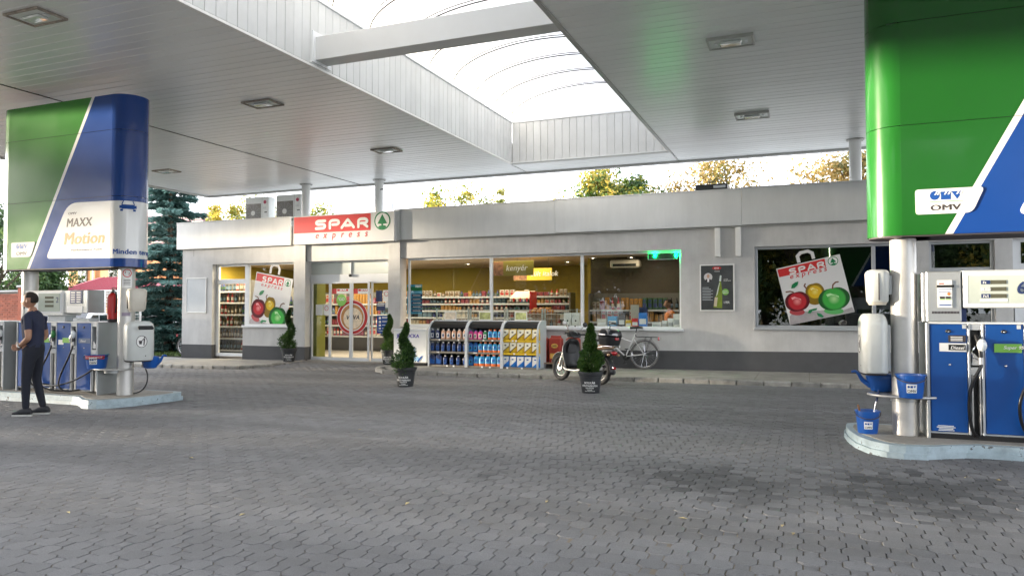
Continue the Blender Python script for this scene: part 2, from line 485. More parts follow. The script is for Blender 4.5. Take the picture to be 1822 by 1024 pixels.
def paver_material():
    m = mat('concrete paver', (.156, .157, .163), .82, var=.10, vs=.9, island=.10)
    t = m.node_tree; N = t.nodes; L = t.links; b = N['Principled BSDF']
    src = b.inputs['Base Color'].links[0].from_socket
    geo = N.new('ShaderNodeNewGeometry')
    fine = N.new('ShaderNodeTexNoise'); fine.inputs['Scale'].default_value = 160; fine.inputs['Detail'].default_value = 4
    L.new(geo.outputs['Position'], fine.inputs[0])
    fm = N.new('ShaderNodeMapRange'); fm.inputs[1].default_value, fm.inputs[2].default_value = .3, .7
    fm.inputs[3].default_value, fm.inputs[4].default_value = .78, 1.2
    L.new(fine.outputs['Fac'], fm.inputs[0])
    sc = N.new('ShaderNodeVectorMath'); sc.operation = 'SCALE'
    L.new(src, sc.inputs[0]); L.new(fm.outputs[0], sc.inputs['Scale']); cur = sc.outputs[0]
    # long faint traffic bands along the islands
    bv = N.new('ShaderNodeVectorMath'); bv.operation = 'MULTIPLY'; bv.inputs[1].default_value = (.10, .85, 0)
    L.new(geo.outputs['Position'], bv.inputs[0])
    bz = N.new('ShaderNodeTexNoise'); bz.inputs['Scale'].default_value = 1; bz.inputs['Detail'].default_value = 5; bz.inputs['Roughness'].default_value = .6
    L.new(bv.outputs[0], bz.inputs[0])
    bm_ = N.new('ShaderNodeMapRange'); bm_.inputs[1].default_value, bm_.inputs[2].default_value = .32, .68; bm_.inputs[3].default_value, bm_.inputs[4].default_value = .76, 1.18
    L.new(bz.outputs['Fac'], bm_.inputs[0])
    sc2 = N.new('ShaderNodeVectorMath'); sc2.operation = 'SCALE'; L.new(cur, sc2.inputs[0]); L.new(bm_.outputs[0], sc2.inputs['Scale']); cur = sc2.outputs[0]
    wz = N.new('ShaderNodeTexNoise'); wz.inputs['Scale'].default_value = 5.5; wz.inputs['Detail'].default_value = 7; wz.inputs['Roughness'].default_value = .7
    L.new(geo.outputs['Position'], wz.inputs[0])
    acc = None
    # oil spots dripped where cars stop: centre, half axes, strength
    oi = N.new('ShaderNodeObjectInfo'); rs = N.new('ShaderNodeMath'); rs.operation = 'ADD'; L.new(geo.outputs['Random Per Island'], rs.inputs[0]); L.new(oi.outputs['Random'], rs.inputs[1])
    rf_ = N.new('ShaderNodeMath'); rf_.operation = 'FRACT'; L.new(rs.outputs[0], rf_.inputs[0])
    rj = N.new('ShaderNodeMath'); rj.operation = 'MULTIPLY_ADD'; rj.inputs[1].default_value = .6; L.new(rf_.outputs[0], rj.inputs[0]); L.new(wz.outputs['Fac'], rj.inputs[2])
    for px, py, ax, ay, st in ((1268, 868, .55, .5, .8), (1330, 905, .35, .3, .5), (1620, 890, .62, .75, .85), (1715, 885, .6, .5, .65), (1790, 850, .5, .4, .4), (866, 856, .14, .12, .6),
                               (1010, 640, .5, .3, .4), (1140, 695, .55, .16, .5), (1480, 860, .5, .2, .35), (1400, 745, 1.6, .4, .25), (320, 600, .1, .1, .1)):
        p = atZ(px, py, 0)
        sb = N.new('ShaderNodeVectorMath'); sb.operation = 'SUBTRACT'; sb.inputs[1].default_value = (p.x, p.y, 0)
        L.new(geo.outputs['Position'], sb.inputs[0])
        dv = N.new('ShaderNodeVectorMath'); dv.operation = 'MULTIPLY'; dv.inputs[1].default_value = (1 / ax, 1 / ay, 0)
        L.new(sb.outputs[0], dv.inputs[0])
        ln = N.new('ShaderNodeVectorMath'); ln.operation = 'LENGTH'; L.new(dv.outputs[0], ln.inputs[0])
        ad = N.new('ShaderNodeMath'); ad.operation = 'MULTIPLY_ADD'; ad.inputs[1].default_value = 1.6
        L.new(rj.outputs[0], ad.inputs[0]); L.new(ln.outputs['Value'], ad.inputs[2])
        mr = N.new('ShaderNodeMapRange'); mr.interpolation_type = 'SMOOTHSTEP'
        mr.inputs[1].default_value, mr.inputs[2].default_value = 1.55, 2.6
        mr.inputs[3].default_value, mr.inputs[4].default_value = st, 0
        L.new(ad.outputs[0], mr.inputs[0])
        if acc is None: acc = mr.outputs[0]
        else:
            mm = N.new('ShaderNodeMath'); mm.operation = 'MAXIMUM'
            L.new(acc, mm.inputs[0]); L.new(mr.outputs[0], mm.inputs[1]); acc = mm.outputs[0]
    mixn = N.new('ShaderNodeMix'); mixn.data_type = 'RGBA'; mixn.inputs[7].default_value = (.045, .047, .050, 1)
    L.new(acc, mixn.inputs[0]); L.new(cur, mixn.inputs[6]); L.new(mixn.outputs[2], b.inputs['Base Color'])
    # tyre polish: broad bands run along the islands
    bp = N.new('ShaderNodeBump'); bp.inputs['Strength'].default_value = .25; bp.inputs['Distance'].default_value = .004
    L.new(fine.outputs['Fac'], bp.inputs['Height']); L.new(bp.outputs[0], b.inputs['Normal'])
    return m
M['paver'] = paver_material()
M['sand'] = mat('sandy joint', (.19, .16, .12), .95, var=.5, vs=2.5, bump=.3, bs=120)

ES, EW = .12, .24
def paver_piece():
    """octagon head with a square foot, both dished down at the joint"""
    vs, fs = [], []
    def blk(cx, pts_o, pts_i):
        n = len(pts_o); k = len(vs)
        vs.extend([(cx + x, y, 0) for x, y in pts_i] + [(cx + x, y, -.011) for x, y in pts_o])
        fs.append(tuple(range(k, k + n)))
        for i in range(n): fs.append((k + i, k + n + i, k + n + (i + 1) % n, k + (i + 1) % n))
    def octg(h, c): return [(h, -h + c), (h, h - c), (h - c, h), (-h + c, h), (-h, h - c), (-h, -h + c), (-h + c, -h), (h - c, -h)]
    def sq(h): return [(h, -h), (h, h), (-h, h), (-h, -h)]
    blk(0, octg(.0745, .0315), octg(.0715, .0305))
    blk(.12, sq(.0415), sq(.0384))
    return np.array(vs), fs
PV, PF = paver_piece()
fc = MB()
xs = [-26, -18.5, -13.4, -12.6, -11.5, -10.5, -9.7, -3, 3, 9]
ys = [-3, 14.7, 15.2, 15.7, 16.2, 16.7, 17.3]
for y in ys:
    for x in xs: fc.v.append((x, y, gz(x, y) - .0095))
for j in range(len(ys) - 1):
    for i in range(len(xs) - 1):
        a = j * len(xs) + i
        fc.f.append((a, a + 1, a + 1 + len(xs), a + len(xs)))
forecourt = fc.build('forecourt', M['sand'], kind='structure')
cells = []
ny0, ny1 = int(2.3 / ES), int(17.2 / ES)
for j in range(ny0, ny1):
    y = j * ES
    xl, xr = -1.535 * y - 2.2, .23 * y + 2.4
    i0, i1 = int(max(xl, -21) / EW) - 1, int(min(xr, 6) / EW) + 1
    for i in range(i0, i1):
        x = i * EW + (ES if j % 2 else 0)
        if y > 14.75 and not (-13.1 < x < -9.95): 
            if not (y < 15.6 and (-13.4 < x < -9.4)) and not (x < -18.6): continue
        cells.append((x, y))
def in_frame(x, y):
    d = Vector((x, y, 0)) - Vector((0, 0, EYE)); z = d.dot(_fw)
    px, py = CX + FPX * d.dot(_rt) / z, CY - FPX * d.dot(_up) / z
    return -10 < px < 1832 and py < 1034
order = sorted(range(len(cells)), key=lambda k: cells[k][0] ** 2 + cells[k][1] ** 2 if in_frame(*cells[k]) else 1e9)
near = set(order[:300])
pm = []
for k in range(4):
    v = PV.copy()
    v[:, 2] += v[:, 0] * rnd.uniform(-.03, .03) + v[:, 1] * rnd.uniform(-.03, .03)
    me = bpy.data.meshes.new('paver'); me.from_pydata(v.tolist(), [], PF); me.materials.append(M['paver']); pm.append(me)
allv, allf = [], []
for k, (x, y) in enumerate(cells):
    dz = rnd.gauss(0, .0012) + .004 * math.sin(x * 1.3 + y * .7) * math.sin(y * 1.1)
    if k in near:
        o = bpy.data.objects.new('paver', pm[rnd.randrange(4)]); COL.objects.link(o)
        o.location = (x, y, gz(x, y) + dz); o.parent = forecourt
    else:
        v = PV + np.array((x, y, gz(x, y) + dz))
        v[:, 2] += PV[:, 0] * rnd.gauss(0, .012) + PV[:, 1] * rnd.gauss(0, .012)
        n = len(allv) * len(PV)
        allv.append(v)
        allf += [tuple(i + n for i in f) for f in PF]
me = bpy.data.meshes.new('paving'); me.from_pydata(np.concatenate(allv).tolist(), [], allf); me.materials.append(M['paver'])
o = bpy.data.objects.new('paving', me); COL.objects.link(o); o.parent = forecourt; o['kind'] = 'stuff'

# ---- pavements in front of the shop: slabs and kerb stones
def kerb_path(pts, step):
    """resample a polyline"""
    P = [Vector(p) for p in pts]; out = [P[0]]; need = step
    for a, b in zip(P, P[1:]):
        d = (b - a).length; pos = 0
        while d - pos >= need:
            pos += need; out.append(a + (b - a) * pos / d); need = step
        need -= d - pos
    if (out[-1] - P[-1]).length > step * .4: out.append(P[-1])
    return out
def kerb_stones(parent, pts, step, wd, h):
    q = kerb_path(pts, step)
    for a, b in zip(q, q[1:]):
        t = (b - a); ln = t.length; t.normalize()
        c_ = (a + b) / 2
        z0 = gz(c_.x) - .05; top = gz(c_.x) + h + rnd.uniform(-.006, .006)
        s = MB()
        g = rnd.uniform(.004, .010)
        s.bx(-ln / 2 + g, ln / 2 - g, 0, wd, z0, top, .016 + rnd.random() * .012)
        s.v = [(x + rnd.uniform(-.005, .005), y + rnd.uniform(-.005, .005), z + rnd.uniform(-.004, .004)) for x, y, z in s.v]
        o = s.build('kerb_stone', M['kerb'], parent)
        o.location = (c_.x, c_.y, 0); o.rotation_euler = (0, 0, math.atan2(t.y, t.x))
PAVE_L = [(-18.6, 14.5), (-14.2, 14.62)] + [(-14.2 + 1.0 * math.sin(R(a)), 15.72 - 1.1 * math.cos(R(a))) for a in range(10, 91, 10)] + [(-13.17, 17.1)]
PAVE_R = [(-10.0, 17.1), (-10.0, 16.2)] + [(-8.9 - 1.1 * math.cos(R(a)), 16.0 - 1.2 * math.sin(R(a))) for a in range(0, 91, 10)] + [(9, 14.66)]
def pavement(name, edge, xr, h, step, closex):
    """slab bed with separate slabs; kerb stones along the edge"""
    z = lambda x: gz(x) + h - .012
    bed = MB()
    xs_ = [xr[0] + (xr[1] - xr[0]) * i / 12 for i in range(13)]
    def front(x):
        best = None
        for a, b in zip(edge, edge[1:]):
            if min(a[0], b[0]) - 1e-6 <= x <= max(a[0], b[0]) + 1e-6 and abs(b[0] - a[0]) > 1e-6:
                y = a[1] + (b[1] - a[1]) * (x - a[0]) / (b[0] - a[0]); best = y if best is None else min(best, y)
        return best if best is not None else 17.0
    for x in xs_: bed.v += [(x, front(x) + .1, z(x) - .012), (x, 17.3, z(x) - .012)]
    for i in range(12): bed.f.append((2 * i, 2 * i + 2, 2 * i + 3, 2 * i + 1))
    root = bed.build(name, M['sand'], kind='structure')
    x = xr[0]
    while x < xr[1] - .1:
        x1 = min(x + 1.0, xr[1])
        ya, yb = front(x + .01) + .13, front(x1 - .01) + .13
        if ya < 16.95 or yb < 16.95:
            s = MB(); g = .005
            top = lambda xx: z(xx)
            vs = [(x + g, ya, top(x)), (x1 - g, yb, top(x1)), (x1 - g, 17.16, top(x1)), (x + g, 17.16, top(x))]
            s.add(vs + [(a, b, c_ - .03) for a, b, c_ in vs], [(0, 1, 2, 3), (0, 4, 5, 1), (1, 5, 6, 2), (2, 6, 7, 3), (3, 7, 4, 0)])
            s.build('slab', M['conc'], root)
        x = x1
    kerb_stones(root, edge, step, .14, h)
    return root
pavement('pavement', PAVE_L, (-18.6, -13.2), .085, .34, 0)
pavement('pavement', PAVE_R, (-10.0, 9.0), .085, .5, 0)

# ---- lawn and road left of the shop
lawn = MB(); lawn.quad((-60, 18.6, gz(-60) + .0), (-18.6, 18.6, gz(-20) + .0), (-18.6, 23.2, gz(-20)), (-60, 23.2, gz(-60)))
M['grass'] = mat('grass', (.075, .12, .028), .9, var=.3, vs=2, island=.35)
lawn.build('lawn', mat('turf soil', (.06, .075, .025), .95, var=.3, vs=3), kind='structure')
gr = MB()
for _ in range(9000):
    x, y = rnd.uniform(-31, -18.7), rnd.uniform(18.6, 23.2)
    a = rnd.random() * 6.28; hgt = rnd.uniform(.05, .11); l_ = rnd.uniform(.01, .025)
    gr.add([(x - l_ * math.cos(a), y - l_ * math.sin(a), gz(x)), (x + l_ * math.cos(a), y + l_ * math.sin(a), gz(x)), (x + rnd.uniform(-.04, .04), y + rnd.uniform(-.04, .04), gz(x) + hgt)], [(0, 1, 2)])
gr.build('grass', M['grass'], kind='stuff')
rd = MB(); rd.quad((-120, 23.4, gz(-60) - .008), (60, 23.4, gz(-20) - .008), (60, 33, gz(-20) - .008), (-120, 33, gz(-60) - .008))
rd.build('road', mat('asphalt', (.14, .14, .145), .9, var=.15, vs=1, bump=.2, bs=50), kind='structure')

# ================================================================== CANOPY
H = 5.2
CXL, CXR, CYF, CYB = -18.2, 8.2, -1.2, 18.5
SX0, SX1, SY0, SY1, SZ = -6.96, -3.0, .1, 17.23, 6.27
canopy = thing('fuel_canopy', 'wide silver strip ceiling canopy with a white vaulted skylight over the forecourt', 'canopy', (-4.98, 8.65, 0))
def plank(x0, x1, y, wd=.2):
    s = MB(); g = .004; hl = (x1 - x0) / 2
    # shallow tray: flat face, rolled edges, drops a little unevenly
    y0, y1 = -wd / 2 + g, wd / 2 - g
    prof = [(y0, .03), (y0, .007), (y0 + .007, 0), (y1 - .007, 0), (y1, .007), (y1, .03)]
    for xx in (-hl + .003, hl - .003): s.v += [(xx, a, b) for a, b in prof]
    n = len(prof)
    for i in range(n - 1): s.f.append((i, i + n, i + n + 1, i + 1))
    return s.mesh('plank', M['soffit'])
strips = [(CXL + .1, -12.27), (-12.27, SX0 - .06), (SX1 + .06, 2.3), (2.3, CXR - .1)]
pmesh = [plank(a, b, 0) for a, b in strips]
cut = [(-9.0, 6.23), (-9.03, 10.42), (-9.03, 14.58), (-15.84, 14.6), (-.95, 10.38), (-.95, 14.52), (-15.84, 10.42), (-.95, 6.23), (-15.84, 6.23)]
def add_plank(me, xc, y):
    o = bpy.data.objects.new('plank', me); COL.objects.link(o); o.parent = canopy
    o.location = (xc + 4.98, y - 8.65, H + rnd.uniform(0, .0025)); o.rotation_euler = (rnd.gauss(0, .002), 0, 0)
npl = 0
for j in range(200):
    y = CYB - .24 - j * .2
    if y < CYF + .2: break
    for k, (a, b) in enumerate(strips):
        if y > 5.2 and npl < 290 and not (k == 3): add_plank(pmesh[k], (a + b) / 2, y); npl += 1

# hidden front rows and the strip behind the skylight
rest = MB()
for j in range(200):
    y = CYB - .24 - j * .2
    if y < CYF + .2: break
    for k, (a, b) in enumerate(strips):
        if not (y > 5.2 and k != 3): rest.bx(a + .003, b - .003, y - .096, y + .096, H, H + .02)
rest.build('soffit_strips', M['soffit'], canopy, world=True, kind='stuff')
bk = plank(SX0 - .05, SX1 + .05, 0)
for j in range(6): add_plank(bk, (SX0 + SX1) / 2, CYB - .24 - j * .2)
# dark plenum above the strips, roof skin, edge trims
s = MB()
for x0, x1, y0, y1 in ((CXL, SX0 - .02, CYF, CYB), (SX1 + .02, CXR, CYF, CYB), (SX0 - .02, SX1 + .02, SY1 + .02, CYB), (SX0 - .02, SX1 + .02, CYF, SY0 - .02)):
    s.bx(x0 + .02, x1 - .02, y0 + .02, y1 - .02, H + .035, H + .55)
s.build('roof_deck', M['dark'], canopy, world=True)
for nm, (x0, x1, y0, y1) in (('l', (CXL - .02, CXL + .1, CYF, CYB)), ('r', (CXR - .1, CXR + .02, CYF, CYB)), ('b', (CXL - .02, CXR + .02, CYB - .12, CYB + .02)), ('f', (CXL - .02, CXR + .02, CYF - .02, CYF + .1))):
    s = MB(); s.bx(x0, x1, y0, y1, H - .045, H + .02, .008); s.build('edge_trim', M['trim'], canopy, world=True)
s = MB()
for x0, x1, y0, y1 in ((CXL - .06, CXL - .02, CYF - .06, CYB + .06), (CXR + .02, CXR + .06, CYF - .06, CYB + .06), (CXL - .02, CXR + .02, CYB + .02, CYB + .06), (CXL - .02, CXR + .02, CYF - .06, CYF - .02)):
    s.bx(x0, x1, y0, y1, H - .02, H + .75)
s.build('fascia', M['fascia_w'], canopy, world=True)
# joint between the soffit fields
for x in (-12.27, 2.3):
    s = MB(); s.bx(x - .012, x + .012, CYF + .1, CYB - .12, H - .008, H + .01); s.build('joint_strip', M['greyt'], canopy, world=True)
for x in (SX0 - .03, SX1 + .03):
    s = MB(); s.bx(x - .006, x + .006, SY1 + .06, CYB - .13, H - .006, H + .01); s.build('joint_strip', M['trim'], canopy, world=True)
# skylight kerb: vertical boards
bme = {}
def board(axis):
    s = MB(); s.bx(-.092, .092, -.009, .009, 0, SZ - H - .05, .006)
    if axis == 'y': s.v = [(-y, x, z) for x, y, z in s.v]
    return s.mesh('board', M['board'])
bx_, by_ = board('x'), board('y')
y = SY1 - .11
nb = 0
while y > SY0:
    if y > 5.6:
        o = bpy.data.objects.new('board', by_); COL.objects.link(o); o.parent = canopy
        o.location = (SX0 + rnd.uniform(-.002, .002) + 4.98, y - 8.65, H + .03)
    y -= .19; nb += 1
s = MB(); s.bx(SX0 - .02, SX0 - .008, SY0, 5.6, H, SZ); s.bx(SX0 - .03, SX0 - .012, 5.6, SY1, H + .01, SZ); s.bx(SX1 + .012, SX1 + .03, SY0, SY1, H + .01, SZ); s.bx(SX0, SX1, SY1 + .012, SY1 + .03, H + .01, SZ); s.bx(SX0, SX1, SY0 - .03, SY0 - .012, H + .01, SZ)
s.build('skylight_lining', M['white'], canopy, world=True)
x = SX0 + .11
while x < SX1 - .05:
    o = bpy.data.objects.new('board', bx_); COL.objects.link(o); o.parent = canopy
    o.location = (x + 4.98, SY1 + rnd.uniform(-.002, .002) - 8.65, H + .03); x += .19
for x0, x1, y0, y1 in ((SX0 - .06, SX0 + .012, SY0, SY1), (SX1 - .012, SX1 + .06, SY0, SY1), (SX0 + .012, SX1 - .012, SY1 - .012, SY1 + .06)):
    s = MB(); s.bx(x0, x1, y0, y1, H - .012, H + .028, .004); s.build('edge_angle', M['white'] if x0 < SX1 - .1 else M['trim'], canopy, world=True)
for x0, x1, y0, y1 in ((SX0 - .05, SX0 + .03, SY0, SY1), (SX1 - .03, SX1 + .05, SY0, SY1), (SX0, SX1, SY1 - .03, SY1 + .05)):
    s = MB(); s.bx(x0, x1, y0, y1, SZ - .03, SZ + .02, .006); s.build('top_rail', M['frame'], canopy, world=True)
# vault
def vault(u, dz=0):
    a = PI * (1 - u); return ((SX0 + SX1) / 2 + 1.99 * math.cos(a), SZ + dz + .74 * math.sin(a) ** .9)
m = bpy.data.materials.new('opal skylight sheet'); m.use_nodes = True
N = m.node_tree.nodes; L = m.node_tree.links
b = N['Principled BSDF']; b.inputs['Base Color'].default_value = (.9, .9, .89, 1); b.inputs['Roughness'].default_value = .5
tr = N.new('ShaderNodeBsdfTranslucent'); tr.inputs[0].default_value = (.93, .93, .92, 1)
ms = N.new('ShaderNodeMixShader'); ms.inputs[0].default_value = .42
L.new(b.outputs[0], ms.inputs[1]); L.new(tr.outputs[0], ms.inputs[2]); L.new(ms.outputs[0], N['Material Output'].inputs[0])
M['opal'] = m
ry = [16.99 - 1.07 * i for i in range(16)]
edges = [SY1 + .02] + [y + .06 for y in ry] + [SY0]
for y1, y0 in zip(edges, edges[1:]):
    s = MB()
    for k in range(25):
        x, z = vault(k / 24); s.v += [(x, y0, z), (x, y1, z)]
    for k in range(24): s.f.append((2 * k, 2 * k + 1, 2 * k + 3, 2 * k + 2))
    s.build('skylight_panel', M['opal'], canopy, smooth=60, world=True)
M['rib'] = mat('rib', (.06, .055, .055), .6)
for y in ry:
    s = MB()
    for dy in (-.0, .11):
        s.tube([(vault(k / 24, -.02)[0], y + dy, vault(k / 24, -.02)[1]) for k in range(25)], (.013 if dy else .009), 6)
    s.build('rib', M['rib'], canopy, smooth=40, world=True)
s = MB()
for k in range(25):
    x, z = vault(k / 24); s.v += [(x, SY1 + .03, SZ), (x, SY1 + .03, z)]
for k in range(24): s.f.append((2 * k, 2 * k + 2, 2 * k + 3, 2 * k + 1))
s.build('skylight_end', M['opal'], canopy, world=True)
# cross beam in the skylight, with end plates
s = MB(); s.bx(SX0 + .01, SX1 - .01, 9.15, 9.46, 5.30, 5.66, .006); s.build('cross_beam', M['beam'], canopy, world=True)
for q in (SX0 + .011, SX1 - .03): s = MB(); s.bx(q, q + .019, 9.08, 9.54, 5.26, 5.74); s.build('end_plate', M['frame'], canopy, world=True)
# columns behind the shop fascia and on the islands
def column(x, y, z0, z1, r=.125, m='white', name='column'):
    s = MB(); s.cyl((x, y, z0), (x, y, z1), r, n=28); o = s.build(name, M[m], canopy, smooth=40, world=True)
    f = MB(); f.cyl((0, 0, 0), (0, 0, .018), r + .06, n=24)
    for k in range(4): f.cyl(((r + .035) * math.cos(k * PI / 2 + .4), (r + .035) * math.sin(k * PI / 2 + .4), -.012), ((r + .035) * math.cos(k * PI / 2 + .4), (r + .035) * math.sin(k * PI / 2 + .4), .001), .014, n=6)
    if m == 'white': fl = f.build('flange', M['trim'], o, smooth=40); fl.location = (x, y, (z1 - .02))
for x, y in ((-13.72, 17.72), (-11.32, 17.9), (.98, 17.5)): column(x, y, 3.92, H)
for x, y, zz in ((-10.21, 8.65, .13), (-12.6, 8.72, .11), (.925, 8.65, .2), (3.33, 8.65, .2)): column(x, y, zz, H - .27, .125, 'steel')

# recessed lamps in the soffit
M['lamp'] = mat('lamp glass', (.72, .76, .74), .12, coat=.5)
M['lampin'] = mat('lamp reflector', (.72, .75, .73), .3)
def canopy_light(x, y, label, proud):
    t = thing('canopy_light', label, 'ceiling light', (x, y, H), 0, 'square lamps set into the canopy soffit')
    f = MB(); a, b_ = .31, .21
    for x0, x1, y0, y1 in ((-a, a, -b_, -b_ + .03), (-a, a, b_ - .03, b_), (-a, -a + .03, -b_ + .03, b_ - .03), (a - .03, a, -b_ + .03, b_ - .03)): f.bx(x0, x1, y0, y1, -.03 - proud, .0, .004)
    f.build('frame', M['rust'] if not proud else M['trim'], t)
    s = MB(); s.bx(-a + .03, a - .03, -b_ + .03, b_ - .03, -.012 - proud, -.004 - proud); s.build('reflector_tray', M['lampin'], t)
    s = MB(); s.bx(-.15, .15, -.085, .085, -.05 - proud, -.013 - proud, .02); s.build('lens', M['lamp'], t, smooth=50)
    for sx in (-1, 1):
        s = MB(); s.bx(sx * .2 - .02, sx * .2 + .02, -.05, .05, -.03 - proud, -.013 - proud, .006); s.build('lamp_holder', M['frame'], t)
for x, y, lb, pr in ((-9.0, 6.23, 'largest looking canopy lamp, in the top left corner above the left pylon', 0), (-9.03, 10.42, 'canopy lamp in the left soffit halfway to the shop, right of the left pylon', 0),
                     (-9.03, 14.58, 'small looking canopy lamp in the soffit just above the red shop sign', 0), (-15.84, 14.6, 'canopy lamp beyond the left pylon near the left edge of the soffit', 0),
                     (-.95, 10.38, 'canopy lamp in the right soffit nearer to the right pylon top', .015), (-.95, 14.52, 'farther canopy lamp of the right soffit, above the shop fascia', .015)):
    canopy_light(x, y, lb, pr)

# ================================================================== SHOP BUILDING
FY = 17.15
def F(px, py, Y=FY):
    p = atY(px, py, Y); return p.x, p.z
shop = thing('shop_building', 'low grey rendered filling station shop with silver fascia and wide windows', 'building', (-8, FY, 0))
def B(name, m, x0, x1, y0, y1, z0, z1, b=0, parent=shop):
    s = MB(); s.bx(x0, x1, y0, y1, z0, z1, b); return s.build(name, M[m], parent, world=True)
WT = 3.9
# wall pieces (butted, each with its own front plane)
B('wall', 'wall', -17.89, -16.70, FY, FY + .3, .3, WT)
B('wall', 'wall', -16.70, -13.65, FY, FY + .3, 2.87, WT)
B('wall', 'wall', -15.52, -13.65, FY, FY + .22, .3, 1.02)
B('pilaster', 'wall', -13.65, -13.25, FY - .045, FY + .3, .3, WT)
B('wall', 'wall', -13.25, -10.52, FY, FY + .3, 2.87, WT)
B('pilaster', 'wall', -10.52, -10.16, FY - .045, FY + .3, .02, WT)
B('wall', 'wall', -10.16, -2.72, FY, FY + .3, 2.88, WT)
B('wall', 'wall', -10.16, -2.72, FY, FY + .22, .5, 1.05)
B('wall', 'wall', -2.72, -1.10, FY, FY + .3, .5, WT)
B('wall', 'wall', -1.10, 4.95, FY, FY + .3, 2.90, WT)
B('wall', 'wall', -1.10, 1.95, FY, FY + .22, .5, 1.10)
B('wall', 'wall', 1.95, 2.31, FY, FY + .3, .5, 2.90)
B('wall', 'wall', 2.31, 3.46, FY, FY + .22, .5, 1.1)
B('wall', 'wall', 3.46, 3.76, FY, FY + .3, .5, 2.90)
B('wall', 'wall', 4.95, 9.0, FY, FY + .3, .5, WT)
for x0, x1, d in ((-17.89, -16.7, 0), (-15.52, -13.65, 0), (-13.65, -13.25, .045)):
    B('plinth', 'plinth', x0 - (.006 if x0 < -17.8 else (.005 if d else 0)), x1 + .005, FY - .006 - d, FY + .3, -.1, .447)
for x0, x1 in ((-10.16, -2.0), (-2.0, 3.76), (4.95, 9.0)):
    s = MB(); z0, z1 = .5 + .0115 * (x0 + 6), .5 + .0115 * (x1 + 6)
    s.add([(x0, FY - .006, -.1), (x1, FY - .006, -.1), (x1, FY - .006, z1 + .02), (x0, FY - .006, z0 + .02), (x0, FY + .3, -.1), (x1, FY + .3, -.1), (x1, FY + .3, z1 + .02), (x0, FY + .3, z0 + .02)],
          [(0, 1, 2, 3), (4, 7, 6, 5), (3, 2, 6, 7), (0, 3, 7, 4), (1, 5, 6, 2)])
    s.build('plinth', M['plinth'], shop, world=True)
B('wall', 'wall', -17.89, -17.6, FY + .3, 26, -.1, WT)
B('wall', 'wall', 8.7, 9.0, FY + .3, 26, -.1, WT)
B('wall', 'wall', -17.6, 8.7, 25.7, 26, -.1, WT)
B('roof', 'trim', -17.6, 8.7, FY + .3, 25.7, 3.6, 3.85)
M['join'] = mat('thin dark joint', (.10, .10, .10), .9)  # even dark grey for the wall joint and crack lines
B('expansion_joint', 'join', -13.243, -13.228, FY - .002, FY + .01, 2.87, 3.36)
B('crack', 'join', -17.45, -17.442, FY - .002, FY + .01, 3.13, 3.36)
# fascia
def fascia(x0, x1, z0, z1, y, m):
    o = B('fascia_panel', m, x0 + .003, x1 - .003, y, y + .05, z0, z1, .004)
    B('cap', m, x0, x1, y - .012, y + .18, z1 + .001, z1 + .03, .004, o); return o
fascia(-18.03, -13.72, 3.35, 4.14, 17.03, 'fascia_w')  # left end coloured whiter to carry the open sky light on it
B('fascia_panel', 'fascia_w', -18.03, -17.98, 17.09, 26.1, 3.35, 4.14)
for a, b_ in ((-10.12, -5.75), (-5.75, -1.36), (-1.36, 3.1), (3.1, 9.1)): fascia(a, b_, 3.37 + .0022 * (a + 10), 4.17 + .004 * (a + 10), 17.05, 'fascia')
B('fascia_panel', 'fascia', -10.30, -10.125, 17.02, 17.2, 3.365, 4.19)
B('soffit_board', 'trim', -17.95, 9.05, 17.09, FY - .001, 3.345, 3.362)
# two light box posts hanging under the fascia
for a, b_ in ((-1.945, -1.83), (-1.495, -1.38)): B('bracket', 'fascia_w', a, b_, FY - .11, FY - .003, 2.69, 3.345, .008)

def window(name, x0, x1, z0, z1, y, mull, fw=.055, m='alu', gl='glass', sill=True, hasglass=True):
    """outer frame with mullions; each pane a sheet of glass of its own"""
    s = MB()
    s.bx(x0, x1, y, y + .07, z1 - fw, z1, .006); s.bx(x0, x1, y, y + .07, z0, z0 + fw, .006)
    xs_ = [x0] + list(mull) + [x1]
    s.bx(x0, x0 + fw, y, y + .07, z0 + fw, z1 - fw, .006); s.bx(x1 - fw, x1, y, y + .07, z0 + fw, z1 - fw, .006)
    for q in mull: s.bx(q - fw * .7, q + fw * .7, y, y + .07, z0 + fw, z1 - fw, .006)
    root = s.build(name, M[m], shop, world=True)
    for a, b_ in zip(xs_, xs_[1:]):
        g = MB(); g.bx(a + .03, b_ - .03, y + .03, y + .036, z0 + .03, z1 - .03); g.build('pane', M[gl], root, world=True)
    if sill:
        g = MB(); g.bx(x0 - .03, x1 + .05, FY - .07, y + .0, z0 - .045, z0 + .012, .006); g.build('sill', M[m], root, world=True)
    return root
window('window', -10.0, -2.72, 1.05, 2.88, FY + .12, (-7.56, -5.13), m='frame')
window('window', -1.10, 1.95, 1.10, 2.90, FY + .12, (1.29,), m='alu', gl='gdark')
window('window', 2.31, 3.46, 1.10, 2.90, FY + .12, (), m='alu', gl='gdark')
window('window', -15.48, -13.65, 1.03, 2.87, FY + .16, (), m='frame', fw=.05)
# vertical grey shutters of light above the right hand windows are cut by a transom
B('transom', 'alu', 2.36, 3.41, FY + .115, FY + .19, 2.28, 2.36)
